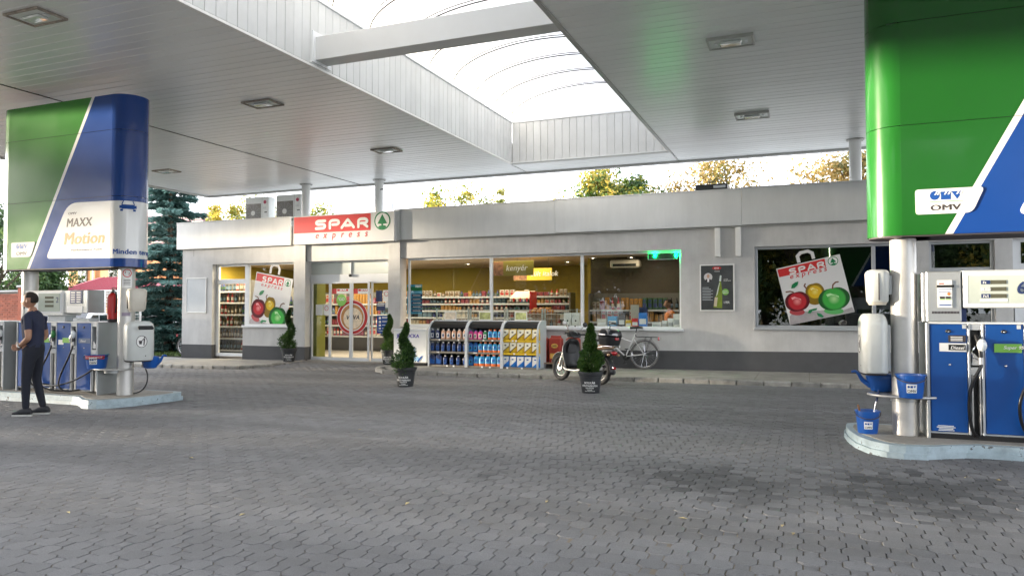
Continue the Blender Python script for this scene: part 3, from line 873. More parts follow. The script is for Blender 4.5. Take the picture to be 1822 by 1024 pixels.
# white personnel door at the right end
wd = B('door', 'frame', 3.80, 4.92, FY + .1, FY + .15, .12, 2.3, .006)
s = MB(); s.bx(3.92, 4.80, FY + .092, FY + .10, 2.42, 2.84); s.build('pane', M['gdark'], wd, world=True)
s = MB(); s.bx(3.76, 4.95, FY + .1, FY + .16, 2.3, 2.42); s.bx(3.76, 4.95, FY + .1, FY + .16, 2.84, 2.90); s.bx(3.76, 3.92, FY + .1, FY + .16, 2.42, 2.84); s.build('frame', M['frame'], wd, world=True)
s = MB(); s.tube([(3.90, FY + .1, 1.25), (3.90, FY + .05, 1.25), (4.02, FY + .05, 1.25)], .012, 8); s.build('handle', M['chrome'], wd, world=True)
# narrow glazed service door on the left
y = FY + .16
s = MB()
for q in ((-16.70, -15.5, 2.80, 2.87), (-16.70, -15.5, 2.28, 2.42), (-16.70, -15.5, .1, .2)): s.bx(q[0], q[1], y, y + .07, q[2], q[3], .006)
for q in ((-16.70, -16.60, .2, 2.80), (-15.60, -15.48, .2, 2.80)): s.bx(q[0], q[1], y + .001, y + .069, q[2], q[3], .004)
dl = s.build('glazed_door', M['frame'], shop, world=True)
for z0, z1 in ((.18, 2.3), (2.40, 2.82)):
    g = MB(); g.bx(-16.62, -15.58, y + .03, y + .036, z0, z1); g.build('pane', M['glass'], dl, world=True)
# sliding entrance
y = FY + .2
s = MB(); s.bx(-13.25, -10.52, y, y + .08, 2.26, 2.50, .006); s.bx(-13.25, -10.52, y, y + .06, 2.83, 2.87)
ent = s.build('entrance', M['frame'], shop, world=True)
for a, b_ in ((-13.24, -11.91), (-11.87, -10.53)):
    s = MB(); s.bx(a, b_, y + .02, y + .04, 2.505, 2.83); s.build('transom_panel', mat('frosted panel', (.62, .66, .63), .25, coat=.4), ent, world=True)
B('transom_post', 'frame', -11.905, -11.875, y - .004, y + .05, 2.50, 2.83, 0, ent)
ws = [F(p, 560, y)[0] for p in (553, 587, 625.5, 659.5, 691)]
def leaf(name, x0, x1, yy, fw):
    s = MB(); s.bx(x0, x0 + fw, yy, yy + .04, .17, 2.24); s.bx(x1 - fw, x1, yy, yy + .04, .17, 2.24); s.bx(x0, x1, yy, yy + .04, 2.24, 2.285); s.bx(x0, x1, yy, yy + .04, .09, .17)
    o = s.build(name, M['frame'], ent, world=True)
    g = MB(); g.bx(x0 + fw, x1 - fw, yy + .02, yy + .026, .17, 2.24); g.build('pane', M['glass'], o, world=True)
    return o
leaf('side_light', ws[0], ws[1], y + .01, .05)
lf1 = leaf('sliding_leaf', ws[1] + .02, ws[2] + .012, y - .05, .05)
lf2 = leaf('sliding_leaf', ws[2] + .02, ws[3] - .02, y - .05, .05)
leaf('side_light', ws[3], ws[4] + .04, y + .01, .05)
s = MB(); s.bx(-11.93, -11.84, y - .06, y, 2.42, 2.5, .02); s.build('sensor', M['black'], ent, world=True)
s = MB(); s.bx(-13.25, -10.52, y - .12, y + .1, .05, .088); s.build('threshold', M['alu'], ent, world=True)
M['ojamb'] = mat('olive jamb', (.20, .21, .035), .5)
B('jamb', 'ojamb', -13.25, -13.10, y + .1, y + .5, .1, 2.26, 0, ent)

# prints on the sliding leaves: cup of coffee, header bands, stickers
yp = y - .052
def Z(px, py): return F(px, py, yp)
def zo(a, b_): return Z(550 + a / 6.827, 500 + b_ / 6.827)
def disc(cx, cz, rx, rz, n=40): return [(cx + rx * math.cos(2 * PI * k / n), cz + rz * math.sin(2 * PI * k / n)) for k in range(n)]
cxz = zo(520, 437); rx_ = (zo(710, 437)[0] - zo(332, 437)[0]) / 2; rz_ = (zo(520, 230)[1] - zo(520, 648)[1]) / 2
def half_disc(rx0, rz0, side, dy, m, name, parent, dx=0, dz=0):
    lo, hi = (lf1, lf2)
    xlim = (ws[1] + .07, ws[2] - .038) if side == 0 else (ws[2] + .07, ws[3] - .07)
    pts = [(min(max(x, xlim[0]), xlim[1]), z) for x, z in disc(cxz[0] + dx, cxz[1] + dz, rx0, rz0)]
    s = MB(); s.prism(pts, yp + .0200 - dy, yp + .0212 - dy); return s.build(name, m, parent, world=True)
M['crema'] = mat('coffee foam print', (.80, .66, .48), .4, var=.25, vs=9)
M['brownp'] = mat('coffee print', (.50, .22, .06), .4, var=.3, vs=8)
for side, lf in ((0, lf1), (1, lf2)):
    half_disc(rx_, rz_, side, .0, M['whitep'], 'print_rim', lf)
    half_disc(rx_ * .97, rz_ * .97, side, .002, M['red'], 'print_saucer', lf)
    half_disc(rx_ * .79, rz_ * .81, side, .004, M['whitep'], 'print_cup', lf)
    half_disc(rx_ * .73, rz_ * .75, side, .006, M['brownp'], 'print_coffee', lf)
    half_disc(rx_ * .60, rz_ * .62, side, .008, M['crema'], 'print_foam', lf, dx=.02, dz=-.03)
q = zo(445, 465); text('VI', .17, M['greyt'], lf1, (q[0], yp + .0105, q[1]), bold=.006, shear=.2, name='print_lettering', world=True)
q = zo(525, 462); text('VA', .17, M['greyt'], lf2, (q[0], yp + .0105, q[1]), bold=.006, shear=.2, name='print_lettering', world=True)
for lf, a, b_ in ((lf1, 275, 498), (lf2, 535, 748)):
    x0, z1 = zo(a, 92); x1, z0 = zo(b_, 150)
    s = MB(); s.bx(x0, x1, yp + .0185, yp + .0200, z0, z1); s.build('header_band', M['whitep'], lf, world=True)
    s = MB(); s.bx(x0, x0 + (x1 - x0) * .25, yp + .0165, yp + .0180, z0, z1); s.bx(x0 + (x1 - x0) * .28, x1 - .08, yp + .0165, yp + .0180, z0 + .07, z1 - .012); s.build('header_red', M['redp'], lf, world=True)
    text('SPAR', .075, M['whitep'], lf, (x0 + (x1 - x0) * .42, yp + .0150, z0 + .08), bold=.004, name='print_lettering', sx=1.25, world=True)
q = zo(390, 230)
s = MB(); s.prism(disc(q[0], q[1], .165, .17), yp + .0040, yp + .0055); s.build('round_sticker', M['lgreenp'], lf1, world=True)
text("'GO", .12, M['whitep'], lf1, (q[0] - .1, yp + .0030, q[1] - .01), bold=.002, name='print_lettering', world=True)
def sticker(pts, m, name, parent=ent, d=.0):
    P = [zo(*p) for p in pts]; s = MB(); s.bx(P[0][0], P[1][0], y + .024 - d, y + .026 - d, P[1][1], P[0][1]); return s.build(name, M[m], parent, world=True)
for a, m_ in ((((62, 282), (145, 412)), 'whitep'), (((155, 282), (232, 412)), 'whitep'), (((795, 115), (872, 250)), 'navyp'), (((880, 108), (962, 248)), 'whitep'),
              (((800, 260), (905, 355)), 'navyp'), (((908, 250), (960, 320)), 'whitep'), (((806, 415), (962, 635)), 'bluep')):
    sticker(a, m_, 'notice')
for a in (((808, 268), (900, 280)), ((808, 290), (895, 300)), ((870, 432), (945, 440)), ((870, 445), (930, 452)), ((870, 480), (940, 486)), ((870, 492), (925, 498)), ((870, 530), (935, 536)), ((870, 570), (940, 577)), ((825, 600), (880, 606)),
          ((830, 432), (855, 462)), ((830, 480), (855, 508)), ((830, 524), (855, 548)), ((830, 565), (855, 582))): sticker(a, 'whitep', 'notice_print', d=.004)
for cx_, cz_ in ((192, 328), (920, 152)):
    q = zo(cx_, cz_); s = MB()
    st = [(q[0] + .06 * math.cos(2 * PI * k / 24), q[1] + .065 * math.sin(2 * PI * k / 24)) for k in range(25)]
    stroke(s, st, .012, y + .020, y + .022, caps=False); s.build('notice_ring', M['redp'], ent, world=True)

# ================================================================== SHOP SIGN
SY = 16.93
def sp(a, b_): return F(515 + a / 8.888, 365 + b_ / 8.888, SY)
x0, z0 = sp(60, 632); x1, z1 = sp(1660, 70); z1 = sp(60, 185)[1] + .01
z0 = (z0 + sp(1660, 552)[1]) / 2
sign = thing('shop_sign', 'long white and red shop sign reading SPAR express above the entrance', 'sign', ((x0 + x1) / 2, SY, z0))
s = MB(); s.bx(x0, x1, SY, SY + .16, z0, z1, .008); s.build('sign_box', M['pwhite'], sign, world=True)
xr = sp(1285, 125)[0]; zr0 = sp(72, 450)[1]
s = MB(); s.bx(x0 + .02, xr, SY - .003, SY - .001, zr0, z1 - .03); s.build('red_panel', M['redp'], sign, world=True)
def spar_word(parent, T, y0, y1, wd, m, name='letter'):
    """the four rounded capitals; T maps (u along word 0..4, v 0..1) into the sign's plane"""
    glyphs = [[arc2(.76, .80, .0, 0, 0, 1)[:0] + [(.88, .97), (.32, .97)] + arc2(.32, .755, .2, 100, 260, 6, .215) + [(.68, .54)] + arc2(.68, .285, .2, 80, -80, 6, .245) + [(.1, .03)]],
              [[(.12, .0), (.12, .70)] + arc2(.40, .70, .28, 170, 100, 4, .27) + [(.66, .97)] + arc2(.68, .70, .24, 80, -80, 7, .26) + [(.36, .44)]],
              [[(.02, .0), (.44, .90), (.5, .96), (.56, .90), (.98, .0)], [(.30, .26), (.70, .26)]],
              [[(.12, .0), (.12, .70)] + arc2(.40, .70, .28, 170, 100, 4, .27) + [(.66, .97)] + arc2(.68, .70, .24, 80, -80, 7, .26) + [(.36, .44)], [(.62, .36), (.94, .0)]]]
    for k, g in enumerate(glyphs):
        s = MB()
        for q, st in enumerate(g): stroke(s, [T(k + u * .86, v) for u, v in st], wd, y0 - .0012 * q, y1 - .0012 * q)
        s.build(name, m, parent, world=True)
def letter_T():
    cols = [sp(392, 300)[0], sp(607, 300)[0], sp(812, 300)[0], sp(1058, 300)[0], sp(1260, 300)[0]]
    zb, zt = zr0 + .105, z1 - .165
    def T(u, v):
        k = min(3, int(u)); f = u - k
        wds = (cols[k + 1] - cols[k]) * (1.0 if k in (1,) else .98)
        wds = min(wds, .47)
        return (cols[k] + .03 + f * wds, zb + v * (zt - zb))
    return T
spar_word(sign, letter_T(), SY - .008, SY - .005, .078, M['whitep'])
for ch, zx, zy in zip('express', (405, 530, 668, 808, 928, 1062, 1188), (540, 534, 528, 522, 516, 510, 504)):
    q = sp(zx, zy); text(ch, .27, M['redp'], sign, (q[0] - sign.location.x, -.003, q[1] + .02 - z0), shear=.22, bold=.003, name='letter', sx=.9)
def fir_logo(parent, T, y0, y1, mg, mw):
    """ring with a fir tree; T maps unit circle coordinates into the plane"""
    s = MB(); n = 36
    outer = [T(math.cos(2 * PI * k / n), math.sin(2 * PI * k / n)) for k in range(n)]
    s.prism(outer, y0, y1); s.build('logo_disc', mg, parent, world=True)
    s = MB(); s.prism([T(.86 * math.cos(2 * PI * k / n), .86 * math.sin(2 * PI * k / n)) for k in range(n)], y0 - .002, y0 - .0002); s.build('logo_field', mw, parent, world=True)
    s = MB(); s.prism([T(*p) for p in ((0, .72), (.55, -.22), (.62, -.30), (.12, -.34), (.10, -.50), (.30, -.52), (.52, -.60), (.42, -.74), (.2, -.84), (0, -.858), (-.2, -.84), (-.42, -.74), (-.52, -.60), (-.30, -.52), (-.10, -.50), (-.12, -.34), (-.62, -.30), (-.55, -.22))], y0 - .004, y0 - .0022)
    s.build('logo_tree', mg, parent, world=True)
c0 = sp(1470, 245); rx_ = (sp(1597, 245)[0] - sp(1343, 245)[0]) / 2; rz_ = (sp(1470, 98)[1] - sp(1470, 390)[1]) / 2
fir_logo(sign, lambda u, v: (c0[0] + u * rx_, c0[1] + v * rz_), SY - .004, SY - .001, M['greenp'], M['whitep'])
# ================================================================== PUMP ISLANDS
def island(label, X0, mirror, zt, zb, xend):
    """painted kerb with a wider rounded nose; X0 = column centre, the nose points away from the pumps"""
    sgn = -1 if mirror else 1                   # nose to the left on the mirrored one
    nose = [(0.56, 9.30), (0.50, 9.42)]
    pts = [(xend, 8.22), (-.62, 8.22), (-.48, 8.20), (-.30, 8.10), (-.12, 7.98), (.08, 7.94), (.22, 7.97), (.36, 8.12), (.47, 8.40), (.53, 8.75), (.55, 9.10), (.53, 9.28), (.45, 9.36), (.3, 9.38), (-.3, 9.36), (-.5, 9.1), (xend, 9.08)]
    P = [(X0 + sgn * x if abs(x - xend) > 1e-6 else xend_abs(xend, X0, sgn), y) for x, y in pts]
    root = thing('pump_island', label, 'kerbed island', (X0, 8.65, zb), 0, 'painted concrete pump islands')
    s = MB(); s.prism([(x, y) for x, y in P], zb - .05, zt - .004, 'z')
    # worn concrete infill inside a painted rim
    cx_ = sum(p[0] for p in P) / len(P); cy_ = 8.65
    o = s.build('kerb_rim', M['ikerb'], root, world=True)
    inn = [(x + (.07 if x < cx_ else -.07) * (1 if abs(x - X0) > .3 else .4), y + (.10 if y < cy_ else -.10)) for x, y in P]
    s = MB(); s.prism(inn, zt - .003, zt + .004, 'z'); s.build('top_screed', M['conc'], root, world=True)
    # lower lip of the kerb, a second course a finger proud
    lip = [(x + (-.02 if x < cx_ else .02), y + (-.022 if y < cy_ else .022)) for x, y in P]
    s = MB(); s.prism(lip, zb - .05, zt - .075, 'z'); s.build('kerb_base', M['ikerb'], root, world=True)
    return root
def xend_abs(xend, X0, sgn): return X0 + sgn * xend
M['ikerb'] = mat('pale blue painted kerb', (.33, .41, .45), .55, var=.25, vs=7, bump=.2, bs=30)
_t = M['ikerb'].node_tree; _b = _t.nodes['Principled BSDF']; _src = _b.inputs['Base Color'].links[0].from_socket
_g = _t.nodes.new('ShaderNodeNewGeometry'); _n = _t.nodes.new('ShaderNodeTexNoise'); _n.inputs['Scale'].default_value = 7; _n.inputs['Detail'].default_value = 6; _n.inputs['Roughness'].default_value = .7
_m = _t.nodes.new('ShaderNodeMapRange'); _m.inputs[1].default_value, _m.inputs[2].default_value = .625, .65
_x = _t.nodes.new('ShaderNodeMix'); _x.data_type = 'RGBA'; _x.inputs[7].default_value = (.10, .10, .10, 1)
_t.links.new(_g.outputs['Position'], _n.inputs[0]); _t.links.new(_n.outputs['Fac'], _m.inputs[0]); _t.links.new(_m.outputs[0], _x.inputs[0]); _t.links.new(_src, _x.inputs[6]); _t.links.new(_x.outputs[2], _b.inputs['Base Color'])
ZL, ZR = .135, .205                              # island top heights
island('pale blue edged pump island under the left pylon', -10.21, False, ZL, .0, -5.2)
island('pale blue edged pump island with chipped paint under the right pylon', .925, True, ZR, .075, -5.5)

# ================================================================== SIGN PYLONS
PX0, PX1, PY, PR = -12.67, -10.22, 8.65, .30     # flat length and end radius
PZ0, PZ1 = 2.18, 4.93
def FP(px, py): return F(px, py, PY - PR)
def pylon(label, ds, gm):
    root = thing('sign_pylon', label, 'advertising pylon', (PX1, PY, PZ0), 0, 'green and blue pylons over the pump islands')
    yf = PY - PR
    seams = [PZ0, 3.30, 4.36, PZ1]
    sb, stp = (-12.125 + ds, PZ0), (-10.655 + ds, PZ1)  # white stripe
    def sx(z): return sb[0] + (stp[0] - sb[0]) * (z - sb[1]) / (stp[1] - sb[1])
    g = .003
    core = MB(); core.bx(PX0, PX1, yf + .012, PY + PR - .012, PZ0 + .02, PZ1 - .01)
    core.build('core', M['dark'], root, world=True)
    for z0, z1 in zip(seams, seams[1:]):
        a, b_ = z0 + g, z1 - g
        for yy0, yy1 in ((yf, yf + .012), (PY + PR - .012, PY + PR)):
            for nm, m_, poly in (('green_panel', gm, [(PX0, a), (sx(a) - .035, a), (sx(b_) - .035, b_), (PX0, b_)]),
                                 ('white_stripe', 'pwhite', [(sx(a) - .034, a), (sx(a) + .034, a), (sx(b_) + .034, b_), (sx(b_) - .034, b_)]),
                                 ('blue_panel', 'pblue', [(sx(a) + .035, a), (PX1 - g, a), (PX1 - g, b_), (sx(b_) + .035, b_)])):
                s = MB(); s.prism(poly, yy0, yy1); s.build(nm, M[m_], root, world=True)
        # rounded ends
        for cx_, s0, m_ in ((PX0, 1, gm), (PX1, -1, 'pblue')):
            s = MB(); n = 20
            arc = [(cx_ - s0 * PR * math.sin(PI * k / n), PY - PR * math.cos(PI * k / n)) for k in range(n + 1)]
            for x, y in arc: s.v += [(x, y, a), (x, y, b_)]
            for k in range(n):
                q = (2 * k, 2 * k + 2, 2 * k + 3, 2 * k + 1); s.f.append(q if s0 < 0 else q[::-1])
            s.build('round_end', M[m_], root, smooth=60, world=True)
    s = MB(); s.bx(PX0, PX1, yf + .014, PY + PR - .014, PZ0 - .012, PZ0 + .02)
    for cx_ in (PX0, PX1): s.cyl((cx_, PY, PZ0 - .012), (cx_, PY, PZ0 + .02), PR - .012, n=32)
    s.build('underside', M['greyt'], root, world=True)
    # white product plate, running round onto the end
    pl = rpoly([FP(82, 460), FP(121, 361), (PX1 - .002, FP(198, 357)[1]), (PX1 - .002, FP(198, 459)[1] )], [.10, .22, 0, 0], 6)
    s = MB(); s.prism(pl, yf - .004, yf - .001); s.build('product_plate', M['pwhite'], root, world=True)
    s = MB(); n = 20; za, zb = FP(198, 459)[1], FP(198, 357)[1]
    for k in range(n + 1):
        x, y = PX1 + (PR + .003) * math.sin(PI * k / n), PY - (PR + .003) * math.cos(PI * k / n); s.v += [(x, y, za), (x, y, zb)]
    for k in range(n): s.f.append((2 * k, 2 * k + 2, 2 * k + 3, 2 * k + 1))
    s.build('product_plate', M['pwhite'], root, smooth=60, world=True)
    def zz(a, b_): return FP(60 + a / 7.876, 350 + b_ / 7.876)
    def word(t, x0p, x1p, ybp, ytp, m_, bold, shear, cap=.73):
        xa, zb_ = zz(x0p, ybp); xb, zt_ = zz(x1p, ytp)
        sz = (zt_ - zb_) / cap
        o = text(t, sz, M[m_], root, (xa - PX1, yf - .0050 - PY, zb_ - PZ0), shear=shear, bold=bold)
        xs_ = [v.co.x for v in o.data.vertices]; sc_ = (xb - xa) / (max(xs_) - min(xs_)); mn = min(xs_)
        o.data.transform(Matrix.Diagonal((sc_, 1, 1, 1))); o.location.x -= mn * sc_
        return o
    word('OMV', 488, 608, 252, 210, 'greyt', .001, .12)
    word('MAXX', 462, 828, 424, 278, 'greyt', .007, .14)
    word('Motion', 424, 1000, 670, 470, 'orangep', .012, .14)
    word('Performance Fuels', 526, 962, 762, 712, 'greyt', .001, .14)
    # text and car pictogram on the round end
    def wrap(o):
        for v in o.data.vertices:
            ang = v.co.x / PR; d = v.co.y
            v.co.x, v.co.y = PX1 - PX1 + (PR + .008 - d) * math.sin(ang), -(PR + .008 - d) * math.cos(ang)
        return o
    o = text('Minden tereppel', .115, M['bluep'], None, bold=.004)
    for v in o.data.vertices: v.co.x = v.co.x * 1.0 + .05; v.co.y *= .3
    wrap(o); o.parent = root; o.location = (0, 0, .20)
    s = MB()
    car = [(-.11, 0), (-.11, -.03), (-.075, -.03), (-.075, 0), (.075, 0), (.075, -.03), (.11, -.03), (.11, 0), (.12, .05), (.12, .09), (.085, .10), (.06, .18), (.045, .18), (.068, .10), (-.068, .10), (-.045, .18), (.045, .18), (.04, .195), (-.055, .195), (-.085, .10), (-.12, .09), (-.12, .05)]
    body = [(-.12, .03), (.12, .03), (.125, .07), (.11, .105), (-.11, .105), (-.125, .07)]
    for i in range(8):
        x_ = -.122 + i * .0305; s.bx(x_ + .27, x_ + .27 + .0306, 0, .002, .035 if 0 < i < 7 else .045, .104 if 0 < i < 7 else .09)
    for poly in ([(-.11, 0), (-.07, 0), (-.07, .03), (-.11, .03)], [(.07, 0), (.11, 0), (.11, .03), (.07, .03)], [(-.095, .105), (-.08, .105), (-.052, .18), (-.066, .18)], [(.08, .105), (.095, .105), (.066, .18), (.052, .18)], [(-.066, .18), (.066, .18), (.06, .195), (-.06, .195)]):
        s.prism([(x + .27, z) for x, z in poly], 0, .002)
    o = s.build('pictogram', M['bluep']); wrap(o); o.parent = root; o.location = (0, 0, .88)
    # round logo plate with the three solids and the word
    def lz(a, b_):                               # measured on the right hand pylon, same layout
        p = F(1500 + a / 2.382, b_ / 2.382, PY - PR); return p[0] - .89 + PX1 + (PX0 - PX1) + .0, p[1] - 2.25 + PZ0
    def LZ(a, b_):
        x, z = lz(a, b_); return x, z
    pl = rpoly([LZ(305, 805), LZ(600, 790), LZ(548, 900), LZ(308, 910)], [.03, .05, .06, .03], 5)
    s = MB(); s.prism(pl, yf - .008, yf - .001); lp = s.build('logo_plate', M['pwhite'], root, world=True)
    s = MB(); a, b_ = LZ(366, 856), LZ(510, 850); s.bx(a[0], b_[0], yf - .0095, yf - .0082, a[1] - .004, a[1] + .002); s.build('logo_rule', M['greenp'], lp, world=True)
    zt_, zb_ = LZ(390, 810)[1], LZ(390, 848)[1]; hh = zt_ - zb_
    xo, xm, xv = LZ(367, 830)[0], LZ(414, 830)[0], LZ(458, 830)[0]; wo = LZ(408, 830)[0] - xo; wm = LZ(456, 830)[0] - xm; wv = LZ(507, 830)[0] - xv
    s = MB()
    s.prism([p for p in disc(xo + wo / 2, zb_ + hh / 2, wo / 2, hh / 2, 28)], yf - .0095, yf - .0082)
    s.bx(xm, xm + wm, yf - .0095, yf - .0082, zb_, zt_ - hh * .1)
    s.prism([(xv, zt_ - hh * .1), (xv + wv, zt_ - hh * .1), (xv + wv * .5, zb_)], yf - .0095, yf - .0082)
    s.build('logo_solids', M['bluep'], lp, world=True)
    s = MB()
    for qx in (xo + wo * .45, xo + wo * .72, xm + wm * .30, xm + wm * .66, xv + wv * .42, xv + wv * .70):
        s.prism([(qx, zb_ + hh * .55), (qx + .014, zb_ + hh * .55), (qx + .014 + hh * .22, zb_ + hh * .92), (qx + hh * .22, zb_ + hh * .92)], yf - .0108, yf - .0097)
    s.build('logo_cuts', M['pwhite'], lp, world=True)
    a, b_ = LZ(370, 893), LZ(500, 862)
    o = text('OMV', (b_[1] - a[1]) / .73, M['greyt'], lp, bold=.003)
    xs_ = [v.co.x for v in o.data.vertices]; sc_ = (b_[0] - a[0]) / (max(xs_) - min(xs_)); o.data.transform(Matrix.Diagonal((sc_, 1, 1, 1)))
    o.location = (a[0] - min(xs_) * sc_, yf - .0086, a[1])
    return root
pyl = pylon('green and blue rounded pylon with Motion lettering over the left pump island', 0, 'pgreen_l')
p2 = pylon('large green and blue pylon cut by the right picture edge, OMV plate low on it', -.135, 'pgreen')
p2.location = (.89 - (PX0 - PX1), PY, 2.25)

# ================================================================== FUEL DISPENSERS
M['disp'] = mat('display panel', (.50, .55, .50), .18, var=.05, coat=.5)
M['lcd'] = mat('grey display', (.10, .10, .07), .2)
M['hose'] = mat('black hose', (.012, .012, .013), .28)
M['nozg'] = mat('green nozzle sleeve', (.03, .20, .05), .4)
M['nozw'] = mat('clear nozzle guard', (.72, .75, .76), .2, coat=.4)
def nozzle(parent, x, y, z, m):
    root = MB()
    root.tube([(x - .015, y + .02, z + .13), (x, y - .02, z + .07), (x + .012, y - .045, z), (x + .016, y - .05, z - .09)], [.017, .022, .026, .02], 10)
    n = root.build('nozzle', M['black'], parent, smooth=50)
    s = MB(); s.sph((x + .025, y - .055, z + .03), (.045, .035, .065), 12, 8); s.build('nozzle_guard', M[m], n, smooth=60)
    s = MB(); s.tube([(x - .03, y - .05, z + .02), (x - .06, y - .06, z - .03), (x - .055, y - .055, z - .09), (x - .01, y - .05, z - .11)], .007, 6); s.build('trigger_guard', M['chrome'], n, smooth=50)
    s = MB(); s.cyl((x + .016, y - .05, z - .085), (x + .017, y - .051, z - .155), .019, n=10); s.build('swivel', M['steel'], n, smooth=50)
    return n
def bez(a, b_, c_, d, n=14):
    a, b_, c_, d = map(Vector, (a, b_, c_, d))
    return [a * (1 - t) ** 3 + b_ * 3 * t * (1 - t) ** 2 + c_ * 3 * t * t * (1 - t) + d * t ** 3 for t in (i / n for i in range(n + 1))]
def dispenser(label, x0, y0, zb, ztop, mods, dep=.52, dw=.33, bw=.14, holds=(1, 1, 1, 1), bands=None, dark_doors=()):
    """cabinet of blue doors with a nozzle bay right of each; local origin at left front foot"""
    wd = mods * (dw + bw)
    t = thing('fuel_dispenser', label, 'fuel pump', (x0, y0, zb), 0, 'fuel pumps on the islands')
    hh = ztop - zb
    for q in ((-.03, 0, -.012), (wd, wd + .015, -.006)): s = MB(); s.bx(q[0], q[1], q[2], dep, 0, hh, .006); s.build('side_panel', M['galv'], t)
    s = MB(); s.bx(0, wd, .10, dep, .05, hh - .012); s.build('carcass', M['galv'], t)
    s = MB(); s.bx(0, wd, .02, dep - .01, 0, .055); s.build('plinth', M['black'], t)
    s = MB(); s.bx(0, wd, -.004, dep, hh - .012, hh + .006, .004); s.build('top_cap', M['white'], t)
    for k in range(mods):
        a = k * (dw + bw)
        s = MB(); s.bx(a + .006, a + dw - .006, -.004, .02, .075, hh - .015, .006); d = s.build('door', M['blue'], t)
        s = MB(); s.bx(a, a + dw, .02, .1, .055, hh - .012); s.build('door_frame', M['alu'], t)
        s = MB(); s.sph((a + dw / 2, -.004, hh - .085), (.026, .010, .020), 12, 6); s.build('lock', M['black'], d, smooth=60)
        s = MB(); s.sph((a + dw / 2, -.012, hh - .09), (.010, .006, .008), 8, 5); s.build('lock_glint', M['chrome'], d, smooth=60)
        s = MB(); s.sph((a + dw / 2 + .01, -.006, hh - .42), (.013, .008, .011), 8, 5); s.build('knob', M['chrome'], d, smooth=60)
        # nozzle bay
        b0, b1 = a + dw, a + dw + bw
        s = MB()
        for q in ((b0, b0 + .022, -.006, .1, .055, hh - .012), (b1 - .022, b1, -.006, .1, .055, hh - .012)): s.bx(*q, .004)
        s.bx(b0 + .022, b1 - .022, .0, .1, hh - .07, hh - .012); s.bx(b0 + .022, b1 - .022, -.004, .1, hh - .52, hh - .44, .005)
        bay = s.build('nozzle_bay', M['alu'], t)
        s = MB(); s.bx(b0 + .022, b1 - .022, .085, .099, .055, hh - .07); s.build('bay_back', M['black'], bay)
        s = MB()
        for q in (b0 + .030, b1 - .044): s.bx(q, q + .014, .0, .085, .06, hh - .52, .003)
        s.build('guide_rail', M['steel'], bay)
        s = MB(); s.prism([(b0 + .03, hh - .42), (b1 - .03, hh - .42), (b1 - .035, hh - .36), (b0 + .05, hh - .30)], .0, .07); s.build('nozzle_cradle', M['alu'], bay)
    return t, wd, hh
def hose(parent, pts, r=.014): s = MB(); s.tube(pts, r, 8); return s.build('hose', M['hose'], parent, smooth=60)

# ---- left island, pump 2
dA, wA, hA = dispenser('blue four door pump with display 2 behind the walking man', -12.44, 8.42, ZL, 1.30, 4, dw=.328, bw=.142)
for k, gm in ((0, 'whitep'), (1, 'lgreenp'), (2, 'lgreenp'), (3, 'greyp')):
    a = k * .47
    s = MB(); s.bx(a + .05 + (.1 if k < 3 else 0), a + .32, -.010, -.006, hA - .34, hA - .26); s.build('grade_label', M[gm] if k != 3 else mat('faded grade label', (.10, .15, .25), .4), dA)
    s = MB(); s.bx(a + .05, a + .17, -.008, -.0055, hA - .37, hA - .29)
    if k in (1, 2): s.build('grade_label', M['whitep'], dA)
    if k < 3: nozzle(dA, a + .328 + .066, .03, hA - .23, 'nozw' if k != 1 else 'nozg')
text('Diesel', .045, M['whitep'], dA, (3 * .47 + .1, -.012, hA - .32), bold=.001, shear=.2)
hose(dA, bez((.39, -.03, hA - .38), (.40, -.06, .5), (.30, -.10, .0), (.62, -.05, .13)) + bez((.62, -.05, .13), (.75, -.04, .17), (.85, .04, .1), (.86, .05, .06))[1:])
hose(dA, bez((.86, -.03, hA - .38), (.85, -.10, .5), (.55, -.14, .25), (.72, -.1, .12)) + bez((.72, -.1, .12), (.9, -.08, .0), (1.2, .05, .05), (1.3, .04, .06))[1:])
hose(dA, bez((1.36, -.03, hA - .38), (1.36, -.10, .5), (1.0, -.18, .1), (1.30, -.10, .06)) + bez((1.3, -.10, .06), (1.45, -.06, .05), (1.5, .03, .08), (1.52, .03, .1))[1:])
hose(dA, bez((.45, -.06, .2), (.9, -.13, .06), (1.4, -.13, .12), (1.80, .0, .42)))
# display head and payment block on a neck
X = lambda px: F(px, 540, 8.42)[0] + 12.44
Zh = lambda py, px=100: F(px, py, 8.42)[1] - ZL
s = MB(); s.bx(X(42), X(110), .02, .36, Zh(561), Zh(516), .012); hd = s.build('display_head', M['white'], dA)
s = MB(); s.bx(X(66), X(108), .008, .02, Zh(557), Zh(519), .006); s.build('screen_frame', M['frame'], hd)
s = MB(); s.bx(X(68), X(106), .002, .008, Zh(554), Zh(521.5)); s.build('screen', M['disp'], hd)
for i, q in enumerate((527, 534.5, 542)):
    s = MB(); s.bx(X(80), X(95), -.002, .002, Zh(q + 4), Zh(q)); s.build('readout', M['lcd'], hd)
text('2', .13, M['navyp'], hd, (X(99.5), -.003, Zh(538)), bold=.003)
s = MB(); s.bx(X(110) + .004, X(153), .03, .34, Zh(556.5), Zh(516), .01); pb = s.build('payment_block', M['galv'], dA)
s = MB(); s.bx(X(122), X(143), .022, .03, Zh(540), Zh(517)); sc_ = s.build('info_screen', M['navyp'], pb)
s = MB()
for q in (520, 524, 528, 532, 536): s.bx(X(124), X(131), .019, .022, Zh(q + 1.6), Zh(q)); s.bx(X(134), X(141), .019, .022, Zh(q + 1.6), Zh(q))
s.build('screen_text', M['whitep'], sc_)
s = MB(); s.bx(X(117), X(144), .024, .03, Zh(556), Zh(544)); s.build('notice', M['whitep'], pb)
s = MB(); s.bx(X(76), X(106), .1, .3, hA, Zh(561)); s.build('neck', M['greyp'], dA)
